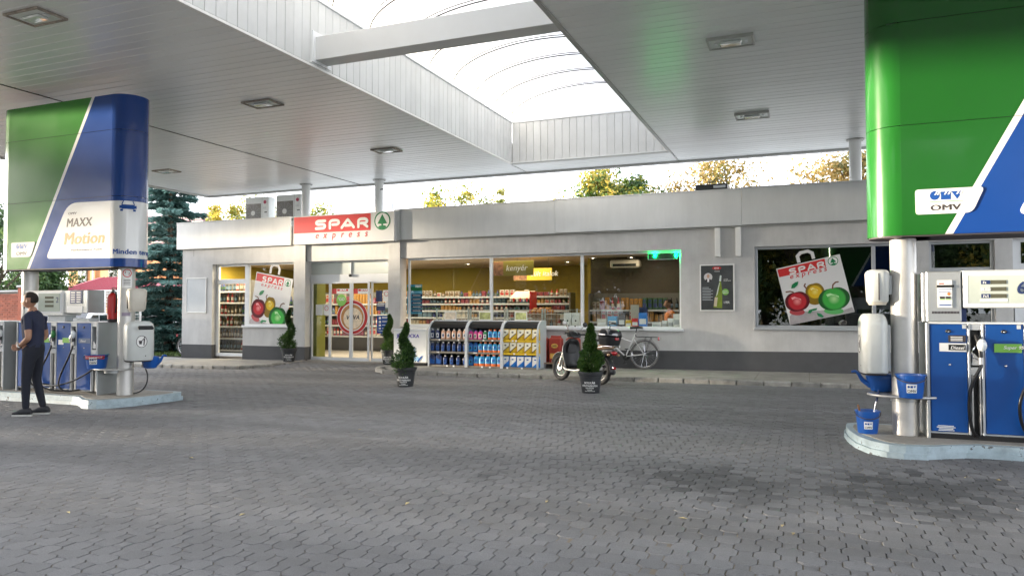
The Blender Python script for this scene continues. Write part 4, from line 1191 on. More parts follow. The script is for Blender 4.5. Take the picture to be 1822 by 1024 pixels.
s = MB(); s.bx(X(118), X(147), .12, .28, hA, hA + .06); s.build('neck', M['greyp'], dA)
s = MB(); s.bx(X(37), X(42), .05, .3, Zh(549), Zh(525)); s.tube([(X(42), .06, Zh(528)), (X(50), -.02, Zh(527)), (X(56), -.02, Zh(530))], .012, 6); s.build('bracket', M['black'], dA)
# ---- left island, neighbouring pump cut by the picture edge
dB, wB, hB = dispenser('blue pump cut off by the left picture edge, behind the walking man', -14.55, 8.42, ZL - .01, 1.30, 4, dw=.30, bw=.135)
s = MB(); s.bx(.1, .6, .06, .36, hB, hB + .05); s.build('neck', M['greyp'], dB)
s = MB(); s.bx(.05, .75, .02, .36, hB + .05, hB + .50, .012); hd = s.build('display_head', M['white'], dB)
s = MB(); s.bx(.15, .65, .004, .02, hB + .1, hB + .46); s.build('screen', M['disp'], hd)
for k in range(4): nozzle(dB, k * .435 + .30 + .064, .03, hB - .23, 'nozw')
hose(dB, bez((.364, -.03, hB - .38), (.36, -.1, .5), (.2, -.12, .1), (.5, -.08, .12)))
hose(dB, bez((1.3, -.1, 1.0), (1.5, -.35, .95), (1.85, -.55, .75), (2.2, -.4, .55)))
# ---- right island, pump 6
dC, wC, hC = dispenser('blue pump with Diesel and Super 95 doors and display 6 at right', 1.13, 8.48, ZR, 1.37, 3, dw=.335, bw=.14)
nozzle(dC, .335 + .085, -.01, hC - .25, 'nozw')
nozzle(dC, .475 + .335 + .085, -.01, hC - .25, 'nozw')
hose(dC, bez((.437, -.062, hC - .405), (.44, -.09, .72), (.34, -.08, .62), (.33, -.07, .42)) + bez((.33, -.07, .42), (.32, -.05, .22), (.36, -.02, .05), (.41, .03, .04))[1:], .016)
hose(dC, bez((.912, -.062, hC - .405), (.91, -.09, .72), (.74, -.12, .55), (.74, -.1, .36)) + bez((.74, -.1, .36), (.74, -.08, .18), (.82, -.02, .04), (.90, .03, .04))[1:], .016)
X = lambda px: F(px, 540, 8.48)[0] - 1.13
Zr = lambda py, px=1700: F(px, py, 8.48)[1] - ZR
s = MB(); s.bx(X(1648) , X(1711), .0, .40, hC + .006, Zr(482), .012); bl = s.build('payment_block', M['galv'], dC)
s = MB(); s.bx(X(1641) , X(1648) - .002, .02, .38, hC + .006, Zr(484), .006); s.build('side_cover', M['alu'], bl)
s = MB(); s.bx(X(1668), X(1694), -.010, -.004, Zr(547), Zr(498)); fl = s.build('flyer', M['whitep'], bl)
s = MB(); s.bx(X(1666), X(1698), -.016, -.011, Zr(511), Zr(506.5), .003); s.build('clip', M['black'], bl)
s = MB(); s.bx(X(1671), X(1680), -.013, -.0105, Zr(505), Zr(503)); s.bx(X(1681), X(1690), -.013, -.0105, Zr(509), Zr(507.5)); s.build('flyer_print', M['redp'], fl)
s = MB(); s.bx(X(1672), X(1681), -.013, -.0105, Zr(531), Zr(527)); s.bx(X(1683), X(1691.5), -.013, -.0105, Zr(531), Zr(527)); s.build('flyer_print', M['greyt'], fl)
s = MB(); s.bx(X(1672), X(1681), -.013, -.0105, Zr(533), Zr(531.4)); s.bx(X(1683), X(1691.5), -.013, -.0105, Zr(533), Zr(531.4)); s.build('flyer_print', M['lgreenp'], fl)
s = MB(); s.prism(disc(X(1688), Zr(522.5), .014, .016, 16), -.013, -.0105); s.build('flyer_print', M['orangep'], fl)
s = MB(); s.bx(X(1670), X(1693), -.0135, -.011, Zr(515), Zr(513.6)); s.bx(X(1670), X(1690), -.0135, -.011, Zr(519), Zr(518)); s.bx(X(1671), X(1692), -.0135, -.011, Zr(543), Zr(541)); s.build('flyer_print', M['bluep'], fl)
for k in range(19):
    if k == 0: vent = MB()
    xx = X(1658) + k * (X(1707) - X(1658)) / 19; vent.bx(xx, xx + .008, -.004, .001, Zr(557.5), Zr(553.5))
vent.build('vent_slots', M['greyt'], bl, kind='stuff')
s = MB(); s.bx(X(1713), X(1713) + 1.06, .0, .34, Zr(548), Zr(481), .014); hd = s.build('display_head', M['greyp'], dC)
s = MB(); s.bx(X(1724), X(1713) + .98, -.006, .001, Zr(538.5), Zr(491.5)); s.build('screen', M['disp'], hd)
s = MB(); 
for q in ((1716, 1722, 547, 483),): s.bx(X(1716), X(1713) + 1.04, -.004, .001, Zr(490), Zr(485)); s.bx(X(1716), X(1713) + 1.04, -.004, .001, Zr(546), Zr(540))
s.bx(X(1716), X(1722.5), -.004, .001, Zr(540), Zr(490)); s.build('screen_frame', M['frame'], hd)
for q, wd_ in ((499, 'Ft'), (511, 'Liter'), (523, 'Ft/l')):
    s = MB(); s.bx(X(1746), X(1762), -.010, -.0065, Zr(q + 7), Zr(q)); s.build('readout_label', M['navyp'] if q != 511 else M['greyp'], hd)
    s = MB(); s.bx(X(1763), X(1791), -.010, -.0065, Zr(q + 7), Zr(q)); s.build('readout', M['lcd'], hd)
    text(wd_, .035, M['whitep'], hd, (X(1749), -.012, Zr(q + 6)), bold=.001)
s = MB(); s.bx(X(1744), X(1793), -.0085, -.0062, Zr(536), Zr(532)); s.build('screen_note', M['whitep'], hd)
text('6', .17, M['navyp'], hd, (X(1809), -.012, Zr(523)), bold=.005)
s = MB(); s.bx(X(1712), X(1721), .05, .3, hC + .006, Zr(548)); s.build('neck', M['navyp'], dC)
def lab(px0, px1, py0, py1, m_, name='door_label', d=0): 
    s = MB(); s.bx(X(px0), X(px1), -.012 - d, -.006 - d, Zr(py1), Zr(py0)); return s.build(name, M[m_], dC)
lab(1686, 1717, 596, 608, 'greyt'); lab(1670, 1718, 610, 625, 'whitep'); lab(1686, 1716, 612.5, 622.5, 'black', d=.003)
text('Diesel', .045, M['whitep'], dC, (X(1689), -.020, Zr(620.5, 1690)), bold=.0015, shear=.25)
for q in (598.5, 601.5, 604.5): lab(1690, 1711, q, q + 1.4, 'whitep', 'door_print', .004)
lab(1767, 1816, 610, 625, 'lgreenp'); text('Super 95', .045, M['whitep'], dC, (X(1783), -.016, Zr(620.5, 1790)), bold=.0015, shear=.25)
for px in (1711, 1808): lab(px, px + 7, 577, 584, 'greyp', 'door_symbol')
for k, (a, b_) in enumerate(((1665, 1693), (1663, 1696), (1667, 1692), (1666, 1694))): lab(a, b_, 757 + k * 2.6, 758.2 + k * 2.6, 'whitep', 'door_print')

# ================================================================== THINGS ON AND AROUND THE TWO COLUMNS
M['binw'] = mat('pale grey bin shell', (.60, .62, .60), .35, var=.05, coat=.2)
M['ivory'] = mat('ivory plastic', (.62, .58, .50), .35, var=.06)
def rbox(mb, wx, wy, z0, z1, r, taper=1.0, dome=0.0, n=5, steps=6, M_=None):
    """upright box with round corners and a domed top"""
    def ring(k, z):
        out = []
        for sx_, sy_, a0 in ((1, 1, 0), (-1, 1, 90), (-1, -1, 180), (1, -1, 270)):
            for i in range(n + 1):
                a = R(a0 + 90 * i / n); rr = r * k
                out.append((sx_ * (wx * k / 2 - rr) + rr * math.cos(a), sy_ * (wy * k / 2 - rr) + rr * math.sin(a), z))
        return out
    rings = [ring(taper * .93, z0), ring(taper, z0 + .015), ring(1, z1 - dome)]
    for i in range(1, steps + 1):
        a = PI / 2 * i / steps; rings.append(ring(.55 + .45 * math.cos(a) if dome else 1, z1 - dome + dome * math.sin(a)))
    m_ = len(rings[0]); vs = [p for q in rings for p in q]; fs = [tuple(range(m_))[::-1]]
    for i in range(len(rings) - 1):
        for k in range(m_): fs.append((i * m_ + k, i * m_ + (k + 1) % m_, (i + 1) * m_ + (k + 1) % m_, (i + 1) * m_ + k))
    fs.append(tuple((len(rings) - 1) * m_ + k for k in range(m_)))
    if M_ is not None: vs = [M_ @ Vector(p) for p in vs]
    mb.add(vs, fs)
def litter_bin(label, loc, rz):
    """front of the bin looks along local +x"""
    t = thing('litter_bin', label, 'litter bin', loc, rz, 'grey litter bins on the canopy columns')
    s = MB(); rbox(s, .30, .42, 0, .62, .10, 1.0, .12); s.build('shell', M['binw'], t, smooth=45)
    s = MB(); rbox(s, .285, .405, -.018, .0, .10, .97, 0); s.build('base_rim', M['greyt'], t, smooth=45)
    s = MB(); s.bx(.045, .115, -.11, .11, .555, .60, .012, Matrix.Translation((.055, 0, .02)) @ Matrix.Rotation(R(28), 4, 'Y') @ Matrix.Translation((-.06, 0, 0))); s.build('slot', M['black'], t, smooth=40)
    x = .1515; rng = [(.078 * math.cos(2 * PI * k / 28), .30 + .09 * math.sin(2 * PI * k / 28)) for k in range(29)]
    s = MB(); s.prism(disc(0, .30, .08, .092, 32), x - .002, x + .001, 'x'); st = s.build('emblem', M['whitep'], t)
    s = MB(); stroke(s, rng, .008, 0, .002, caps=False); s.v = [(x + .0035 - d, u, v) for u, d, v in s.v]; s.build('emblem_ring', M['greyt'], st)
    s = MB()
    for q in ([(.0, .26), (-.035, .26), (-.043, .315), (.008, .315)], [(.025, .24), (.04, .24), (.045, .30), (.05, .345), (.03, .35), (.0, .32), (.006, .312), (.028, .33)]): s.prism(q, x + .0015, x + .003, 'x')
    s.prism(disc(.042, .366, .012, .013, 12), x + .0015, x + .003, 'x'); s.build('emblem_figure', M['greyt'], st)
    s = MB(); s.sph((x - .004, .06, .075), (.006, .010, .010), 8, 5); s.build('lock', M['greyt'], t, smooth=60)
    s = MB(); s.bx(-.19, -.15, -.05, .05, .02, .50); s.build('mounting_rail', M['galv'], t)
    return t
def towel_box(label, loc, rz, m_):
    t = thing('towel_dispenser', label, 'paper towel box', loc, rz, 'paper towel boxes on the canopy columns')
    s = MB(); rbox(s, .22, .28, 0, .34, .07, .9, .05); s.build('case', m_, t, smooth=45)
    s = MB(); rbox(s, .18, .22, -.03, .0, .05, .9, 0); s.build('outlet', M['ivory'], t, smooth=45)
    s = MB(); s.bx(-.005, .005, -.1415, .1415, .02, .30); s.build('case_seam', M['greyt'], t)
    s = MB(); s.bx(-.15, -.1, -.04, .04, .08, .28); s.build('bracket', M['galv'], t)
    return t
def bucket(label, loc, rz, r=.155, h=.235, up=True, banner=False, group='blue plastic buckets'):
    t = thing('bucket', label, 'bucket', loc, rz, group)
    s = MB(); s.lathe([(r * .78, 0), (r * .80, .008), (r * .97, h - .012), (r * 1.05, h - .010), (r * 1.05, h), (r * .96, h), (r * .93, h - .02), (r * .76, .02), (0, .018)], 32); s.build('shell', M['bucket'], t, smooth=40)
    pts = [(r * 1.03 * math.cos(a), (-.12 if not up else -.06) * math.sin(a) * 1.4, h - .02 + (-.07 if not up else -.05) * math.sin(a)) for a in [PI * k / 14 for k in range(15)]]
    pts = [(x, y - (.75 * math.sqrt(max(0, r * r - x * x)) if True else 0) - .02 * 1, z) for x, y, z in pts]
    s = MB(); s.tube(pts, .005, 6); s.build('handle', M['greyt'], t, smooth=50)
    def on(o, zc):
        for v in o.data.vertices:
            rr = r * (.80 + .17 * (zc + v.co.z) / h) + .002 - v.co.y; a = v.co.x / r
            v.co.x, v.co.y = rr * math.sin(a), -rr * math.cos(a)
        o.location = (0, 0, zc); o.parent = t; return o
    def patch(wd, hh, m_, d=0):
        s = MB(); n = 10
        for i in range(n + 1): s.v += [(-wd / 2 + wd * i / n, -d, 0), (-wd / 2 + wd * i / n, -d, hh)]
        for i in range(n): s.f.append((2 * i, 2 * i + 2, 2 * i + 3, 2 * i + 1))
        return s
    sc_ = r / .155
    o = on(patch(.12 * sc_, .10 * sc_, 0).build('sticker', M['whitep']), .065 * sc_)
    if banner: on(patch(.34 * sc_, .055, 0).build('banner', M['redp']), h - .07); b_ = text('OLTO HOMOK', .04, M['whitep'], None, bold=.001, name='lettering', sx=1.1, align='CENTER'); [setattr(v.co, 'y', -.002) for v in b_.data.vertices]; on(b_, h - .055)
    b_ = text('OMV', .042 * sc_, M['greyt'], None, bold=.001, sx=1.1, align='CENTER'); [setattr(v.co, 'y', -.002) for v in b_.data.vertices]; on(b_, .073 * sc_)
    s = MB(); s.prism(disc(-.034 * sc_, .0, .014 * sc_, .014 * sc_, 14), -.002, -.002 + .0005); s.bx(-.014 * sc_, .014 * sc_, -.002, -.0015, -.012 * sc_, .012 * sc_); s.prism([(.02 * sc_, .012 * sc_), (.048 * sc_, .012 * sc_), (.034 * sc_, -.013 * sc_)], -.002, -.0015)
    on(s.build('logo', M['bluep']), .135 * sc_)
    return t
def ring_shelf(label, loc, m_=None):
    t = thing('ring_shelf', label, 'shelf', loc, 0, 'steel ring shelves clamped round the columns')
    s = MB(); n = 36
    ro = [(.30 * math.cos(2 * PI * k / n) * 1.15, .24 * math.sin(2 * PI * k / n)) for k in range(n)]
    s.prism(ro, 0, .018, 'z'); s.build('plate', M['steel'], t)
    s = MB(); s.tube([(x * 1.01, y * 1.01, .012) for x, y in ro], .014, 8, closed=True); s.build('rim', M['steel'], t, smooth=60)
    s = MB(); s.cyl((0, 0, -.05), (0, 0, .0), .137, n=28); s.build('clamp', M['galv'], t, smooth=40)
    return t
def watering_can(label, loc, rz):
    t = thing('watering_can', label, 'watering can', loc, rz, 'blue watering cans beside the columns')
    s = MB(); s.lathe([(.06, 0), (.085, .01), (.12, .12), (.13, .17), (.11, .19), (.05, .20)], 20, sx=1.25, sy=.85); s.build('body', M['bucket'], t, smooth=50)
    s = MB(); s.tube([(.11, 0, .06), (.19, 0, .12), (.23, 0, .19), (.26, 0, .215), (.30, 0, .205)], [.03, .024, .018, .014, .013], 8); s.build('spout', M['bucket'], t, smooth=50)
    s = MB(); s.tube([(-.11, 0, .16), (-.17, 0, .22), (-.10, 0, .27), (.0, 0, .245), (.04, 0, .2)], .012, 8); s.build('handle', M['bucket'], t, smooth=50)
    return t
LX, RX, CYc = -10.21, .925, 8.65
litter_bin('grey litter bin with a round emblem, on the left pylon column', (LX + .34, CYc - .05, .70), R(-25))
litter_bin('pale litter bin seen from its side, left of the right column', (RX - .30, CYc - .03, .84), R(180 + 5)).scale = (.84, .95, 1)
towel_box('beige paper towel box above the bin with a round emblem', (LX + .27, CYc - .04, 1.50), R(-25), M['ivory'])
towel_box('white and beige paper towel box on the right column', (RX - .25, CYc - .02, 1.58), R(183), M['binw'])
ring_shelf('steel ring shelf carrying a red bannered bucket, left column', (LX - .15, CYc - .1, .545))
ring_shelf('steel ring shelf carrying an OMV bucket, right column', (RX, CYc, .60))
bucket('blue bucket with a red banner on the left column shelf', (LX - .37, CYc - .22, .563), R(30), .17, .225, banner=True)
bucket('blue bucket standing on the right column shelf', (RX + .02, CYc - .28, .618), R(-2), .135, .235)
bucket('blue bucket with cleaning sticks standing on the right island', (RX - .36, CYc - .05, ZR + .004), R(0), .12, .235)
watering_can('blue watering can peeping out behind the left bin', (LX + .40, CYc + .12, .563), R(8))
watering_can('blue watering can half hidden behind the right bin', (RX - .20, CYc + .18, .62), R(182))
st = thing('squeegee', 'silver and black squeegee standing in the bucket on the island', 'squeegee', (RX - .33, CYc - .05, ZR + .05), 0)
s = MB(); s.tube([(0, 0, 0), (.055, .02, .28)], .008, 8); s.build('pole', M['chrome'], st, smooth=50)
s = MB(); s.tube([(.055, .02, .28), (.085, .03, .40)], .011, 8); s.build('grip', M['navyp'], st, smooth=50)
st = thing('brush', 'short wooden brush handle standing in the island bucket', 'brush', (RX - .40, CYc - .06, ZR + .06), 0)
s = MB(); s.tube([(.0, 0, 0), (-.05, .0, .235)], .011, 8); s.build('stick', mat('brown stick', (.20, .09, .035), .6), st, smooth=50)
# fire extinguisher left of the left column
fe = thing('fire_extinguisher', 'red fire extinguisher hanging left of the left column', 'fire extinguisher', (LX - .33, CYc + .02, 1.30), 0)
s = MB(); s.lathe([(.0, 0), (.06, .0), (.075, .015), (.078, .05)], 20); s.build('base', M['greyt'], fe, smooth=40)
s = MB(); s.lathe([(.078, .05), (.078, .40), (.06, .45), (.03, .475)], 20); s.build('cylinder', M['red'], fe, smooth=40)
s = MB(); s.cyl((0, 0, .47), (0, 0, .52), .02, n=10); s.bx(-.02, .09, -.012, .012, .52, .535, .004); s.bx(-.02, .08, -.012, .012, .545, .558, .004); s.build('valve', M['black'], fe)
s = MB(); s.tube(bez((.03, 0, .50), (.12, -.02, .50), (.12, -.02, .35), (.085, -.02, .15)), .011, 8); s.build('hose', M['hose'], fe, smooth=50)
s = MB(); s.bx(-.02, .02, .07, .30, .2, .24); s.build('bracket', M['galv'], fe)
# air line that droops from the left shelf
hs_ = MB(); hs_.tube(bez((LX + .30, CYc + .12, .55), (LX + .42, CYc + .10, .45), (LX + .42, CYc + .08, .20), (LX + .12, CYc + .06, ZL + .02)), .011, 8)
tag(hs_.build('air_hose', M['hose'], smooth=60), 'thin black hose looping down beside the left column', 'hose')
# stickers on the left column
ns = thing('no_smoking_sign', 'white no smoking sticker high on the left column', 'sign', (LX, CYc, 1.85), 0)
def curved(wd, z0, z1, m_, name, par, r=.127, a0=0):
    s = MB(); n = 8
    for i in range(n + 1):
        a = a0 + (wd / r) * (i / n - .5); s.v += [(r * math.sin(a), -r * math.cos(a), z0), (r * math.sin(a), -r * math.cos(a), z1)]
    for i in range(n): s.f.append((2 * i, 2 * i + 2, 2 * i + 3, 2 * i + 1))
    return s.build(name, m_, par, smooth=60)
A0 = R(52)
curved(.15, 0, .33, M['whitep'], 'sticker', ns, .127, A0)
s = MB(); stroke(s, [(.06 * math.cos(2 * PI * k / 24), .06 * math.sin(2 * PI * k / 24)) for k in range(25)], .012, -.001, .0, caps=False); s.bx(-.043, .043, -.001, 0, -.006, .006, 0, Matrix.Rotation(R(40), 4, 'Y'))
o = s.build('prohibition_ring', M['redp'], ns)
for v in o.data.vertices: a = A0 + v.co.x / .127; r_ = .129 - v.co.y; v.co.x, v.co.y = r_ * math.sin(a), -r_ * math.cos(a)
o.location = (0, 0, .235)
s = MB(); s.bx(-.035, .035, -.001, 0, -.008, .006); o = s.build('cigarette', M['greyt'], ns)
for v in o.data.vertices: a = A0 + v.co.x / .127; r_ = .1285 - v.co.y; v.co.x, v.co.y = r_ * math.sin(a), -r_ * math.cos(a)
o.location = (0, 0, .235)
for k in range(4): 
    q = curved(.10, .05 + k * .025, .058 + k * .025, M['greyt'], 'small_print', ns, .128, A0)
st = curved(.13, 0, .055, mat('faded strip', (.30, .25, .33), .5), 'warning_strip', None, .127, R(48)); st.location = (LX, CYc, 1.40)
tag(st, 'narrow purple warning strip on the left column above the bin', 'sticker')
# ================================================================== GOODS DISPLAY IN FRONT OF THE WINDOW
RY = 16.05                                       # front of the racks
PZ = gz(-7) + .085
def rack(label, x0, x1, yellow=False):
    wd, dp, hh = x1 - x0, .60, 1.13
    t = thing('display_rack', label, 'display rack', (x0, RY, PZ), 0, 'curved top display racks under the shop window')
    prof = [(0, 0), (0, .80)] + [(.33 - .33 * math.cos(R(a)), .80 + .33 * math.sin(R(a))) for a in range(10, 91, 10)] + [(dp, hh), (dp, 0)]
    # each side is a frame of front band and panel behind it
    for xa in (0, wd - .035):
        s = MB(); s.prism(prof, xa, xa + .035, 'x'); s.build('side_panel', M['rack'], t)
    inner = [(.03, .80)] + [(.34 - .31 * math.cos(R(a)), .80 + .30 * math.sin(R(a))) for a in range(0, 91, 10)] + [(dp - .02, hh - .03)]
    s = MB()
    for (y_, z_) in inner: s.v += [(.036, y_, z_), (wd - .036, y_, z_)]
    for i in range(len(inner) - 1): s.f.append((2 * i, 2 * i + 1, 2 * i + 3, 2 * i + 2))
    s.v = [(x, y_ + (0), z_) for x, y_, z_ in s.v]
    s.f = s.f[4:]
    s.build('hood', M['black'], t, smooth=50)
    s = MB(); s.bx(.036, wd - .036, dp - .02, dp - .005, .03, hh - .03); s.build('back_panel', M['black'], t)
    s = MB(); s.bx(.036, wd - .036, .28, dp, hh - .028, hh + .004, .004); s.build('top_panel', M['rack'], t)
    zz = (.03, .36, .665)
    for z_ in zz:
        s = MB(); s.bx(.036, wd - .036, .03, dp - .02, z_ - .012, z_); sh = s.build('shelf', M['greyt'], t)
        s = MB(); s.bx(.036, wd - .036, .018, .03, z_ - .034, z_ + .012); s.build('shelf_edge', M['shelf'] if not (yellow and z_ > .1) else YE, sh)
        for k in range(2):
            xx = .1 + rnd.random() * (wd - .3); g = MB(); g.bx(xx, xx + .045, .014, .0175, z_ - .03, z_ + .008); g.build('price_tag', M['whitep'], sh)
    return t, zz
YE = mat('yellow shelf edge', (.72, .48, .02), .45)
bm = {k: mat(k + ' plastic', v, .35, coat=.2) for k, v in dict(navy=(.012, .025, .10), peach=(.72, .42, .27), pink=(.75, .06, .30), cyan=(.03, .32, .62), orange=(.75, .16, .03), green=(.01, .22, .07), deepblue=(.012, .10, .38), cap=(.8, .8, .8), yellow=(.80, .52, .03), sky=(.02, .22, .72), cream=(.82, .78, .62)).items()}
def bottle_proto(name, h, wx, wy, body, top, label, kind):
    t = thing(name, 'x', 'bottle' if kind != 'bag' else 'bag', (0, 0, -50))
    def slab(sections, m_, nm):
        s = MB(); n = 12; P = []
        for (sx_, sy_, z_) in sections:
            for k in range(n):
                a = 2 * PI * (k + .5) / n; ca, sa = math.cos(a), math.sin(a)
                P.append((sx_ / 2 * math.copysign(abs(ca) ** .5, ca), sy_ / 2 * math.copysign(abs(sa) ** .5, sa), z_))
        fs = [tuple(range(n))[::-1]]
        for i in range(len(sections) - 1): fs += [(i * n + k, i * n + (k + 1) % n, (i + 1) * n + (k + 1) % n, (i + 1) * n + k) for k in range(n)]
        fs.append(tuple((len(sections) - 1) * n + k for k in range(n)))
        s.add(P, fs); return s.build(nm, m_, t, smooth=50)
    if kind == 'bottle':
        slab([(wx * .94, wy * .94, 0), (wx, wy, .01), (wx, wy, h * .70), (wx * .8, wy * .8, h * .82), (wx * .36, wy * .45, h * .90)], bm[body], 'body')
        slab([(wx * .40, wy * .5, h * .895), (wx * .40, wy * .5, h)], bm[top], 'cap')
        s = MB(); s.bx(-wx * .34, wx * .34, -wy / 2 - .002, -wy / 2 + .004, h * .18, h * .60); s.build('label', bm[label], t)
        s = MB(); s.prism([(-wx * .2, h * .30), (wx * .18, h * .26), (wx * .22, h * .5), (-.1 * wx, h * .53)], -wy / 2 - .0035, -wy / 2 - .0022); s.build('label_print', bm['navy'] if label != 'navy' else bm['cream'], t)
    elif kind == 'can':
        slab([(wx * .96, wy * .96, 0), (wx, wy, .01), (wx, wy, h * .78), (wx * .85, wy * .8, h * .88), (wx * .3, wy * .5, h * .93)], bm[body], 'body')
        s = MB(); s.tube([(wx * .30, 0, h * .86), (wx * .28, 0, h * .97), (-wx * .1, 0, h * .98), (-wx * .3, 0, h * .88)], .010, 6); s.build('handle', bm[body], t, smooth=50)
        slab([(wx * .22, wy * .4, h * .92), (wx * .22, wy * .4, h)], bm[top], 'cap')
        s = MB(); s.prism([(-wx * .4, h * .15), (wx * .35, h * .15), (wx * .4, h * .45), (-wx * .38, h * .66)], -wy / 2 - .002, -wy / 2 + .004); s.build('label', bm[label], t)
    elif kind == 'two':
        slab([(wx * .95, wy * .95, 0), (wx, wy, .01), (wx, wy, h * .24)], bm['orange'], 'foot')
        slab([(wx, wy, h * .241), (wx, wy, h * .66), (wx * .82, wy * .8, h * .80), (wx * .5, wy * .5, h * .86)], bm[body], 'body')
        slab([(wx * .52, wy * .52, h * .861), (wx * .5, wy * .5, h)], bm[top], 'cap')
        s = MB(); s.prism(disc(0, h * .50, wx * .30, h * .13, 16), -wy / 2 - .002, -wy / 2 + .004); s.build('label', bm[label], t)
    elif kind == 'bag':
        s = MB(); n = 14; secs = [(.86, .55, 0), (1, .95, .06), (1.02, 1, .35), (.98, .85, .65), (.86, .5, .85), (.96, .08, 1.0)]
        P = []
        for (kx, ky, kz) in secs:
            for k in range(n):
                a = 2 * PI * k / n; ca, sa = math.cos(a), math.sin(a); jj = 1 + .06 * math.sin(3 * a + kz * 9)
                P.append((wx / 2 * kx * math.copysign(abs(ca) ** .7, ca) * jj, wy / 2 * ky * math.copysign(abs(sa) ** .8, sa), kz * h))
        fs = [tuple(range(n))[::-1]]
        for i in range(len(secs) - 1): fs += [(i * n + k, i * n + (k + 1) % n, (i + 1) * n + (k + 1) % n, (i + 1) * n + k) for k in range(n)]
        fs.append(tuple((len(secs) - 1) * n + k for k in range(n)))
        s.add(P, fs); s.build('sack', bm[body], t, smooth=60)
        if label:
            s = MB(); s.prism([(-wx * .46, h * .10), (-wx * .46, h * .93), (wx * .46, h * .95), (wx * .44, h * .62)], -wy / 2 - .003, -wy / 2 + .001); s.build('label', bm[label], t)
            s = MB(); s.prism([(-wx * .44, h * .09), (-wx * .46, h * .15), (wx * .40, h * .64), (wx * .42, h * .57)], -wy / 2 - .0045, -wy / 2 - .0032); s.build('label_stripe', M['greyt'] if body == 'yellow' else bm['cap'], t)
            s = MB(); s.prism(disc(-wx * .05, h * .70, wx * .16, h * .06, 14), -wy / 2 - .0045, -wy / 2 - .0032); s.build('label_print', M['greyt'] if body == 'yellow' else bm['deepblue'], t)
    return t
PR_ = {
    'wn': bottle_proto('bottle', .25, .105, .07, 'navy', 'cap', 'cap', 'bottle'),
    'pe': bottle_proto('bottle', .25, .105, .07, 'peach', 'cap', 'cap', 'bottle'),
    'nv': bottle_proto('bottle', .24, .10, .07, 'navy', 'cap', 'deepblue', 'bottle'),
    'jc': bottle_proto('canister', .27, .17, .10, 'navy', 'cap', 'deepblue', 'can'),
    'pk': bottle_proto('bottle', .23, .105, .08, 'pink', 'deepblue', 'cream', 'bottle'),
    'gr': bottle_proto('bottle', .22, .10, .08, 'green', 'cap', 'cap', 'bottle'),
    'tw': bottle_proto('bottle', .25, .115, .08, 'cyan', 'orange', 'deepblue', 'two'),
    'tL': bottle_proto('bottle', .29, .145, .10, 'cyan', 'orange', 'deepblue', 'two'),
    'db': bottle_proto('bottle', .26, .12, .08, 'deepblue', 'navy', 'cyan', 'bottle'),
    'ye': bottle_proto('bag', .27, .18, .11, 'yellow', 'cap', 'cream', 'bag'),
    'bl': bottle_proto('bag', .27, .18, .11, 'sky', 'cap', 'cap', 'bag'),
}
def put(key, x, y, z, label, group, rz=0, first=set()):
    p = PR_[key]
    o = p if key not in first else copy_tree(p)
    first.add(key)
    o.location = (x, y, z); o.rotation_euler = (0, 0, rz + rnd.gauss(0, .05)); o['label'] = label
    if group: o['group'] = group
    elif 'group' in o: del o['group']
    return o
XR = [F(p, 640, RY)[0] for p in (761, 829, 892, 957)]
ORD = 'first second third fourth fifth sixth seventh eighth ninth tenth eleventh twelfth'.split()
def stock(r, zz, row, items, y=RY + .10):
    """items: (key, label, group, count); spread evenly over the shelf"""
    n = sum(i[3] for i in items); x0, x1 = XR[r] + .09, XR[r + 1] - .09 + .02; k = 0
    for key, lb, gp, c_ in items:
        for q in range(c_):
            x = x0 + (x1 - x0) * k / max(1, n - 1)
            put(key, x, y + rnd.uniform(-.01, .01), PZ + zz[row] + .001, lb if c_ == 1 else lb + ', ' + ORD[q] + ' from left', gp); k += 1
rk, zz = rack('curved grey rack of dark blue bottles, next to the ice freezer', XR[0], XR[1])
stock(0, zz, 2, [('wn', 'navy and white bottle, first rack top shelf', 'navy bottles on the first rack top shelf', 2), ('pe', 'peach bottle with white label, first rack top shelf', 'peach bottles on the first rack', 5)])
stock(0, zz, 1, [('nv', 'white capped navy bottle, middle shelf of first rack', 'navy bottles on the first rack middle shelf', 7)])
stock(0, zz, 0, [('jc', 'navy canister with handle, bottom of first rack', 'navy canisters on the first rack', 2), ('nv', 'white capped navy bottle, bottom shelf of first rack', 'navy bottles on the first rack bottom shelf', 4)])
rk, zz = rack('curved grey rack of blue and orange bottles, middle one of the three racks', XR[1], XR[2])
stock(1, zz, 2, [('pk', 'pink bottle with blue cap, middle rack top shelf', 'pink bottles on the middle rack', 3), ('gr', 'single green bottle with white cap on the top shelf of the middle rack', None, 1), ('tw', 'blue orange bottle, top shelf of middle rack', 'blue orange bottles on the middle rack top shelf', 3)])
stock(1, zz, 1, [('db', 'dark blue bottle on the middle rack, middle shelf', 'dark blue bottles on the middle rack middle shelf', 2), ('tw', 'blue orange bottle, middle shelf of middle rack', 'blue orange bottles on the middle rack middle shelf', 5)])
stock(1, zz, 0, [('db', 'dark blue bottle alone at the left end of the bottom shelf of the middle rack', None, 1), ('tL', 'big blue orange bottle, bottom shelf of middle rack', 'big blue orange bottles on the middle rack', 5)])
rk, zz = rack('curved grey rack of yellow and blue bags, nearest the scooter', XR[2], XR[3], True)
stock(2, zz, 2, [('ye', 'yellow and white bag, top shelf of scooter side rack', 'yellow bags on the third rack top shelf', 5)])
stock(2, zz, 1, [('ye', 'yellow and white bag, middle shelf of scooter side rack', 'yellow bags on the third rack middle shelf', 5)])
stock(2, zz, 0, [('bl', 'bright blue bag, bottom shelf of the scooter side rack', 'blue bags on the third rack', 5)])
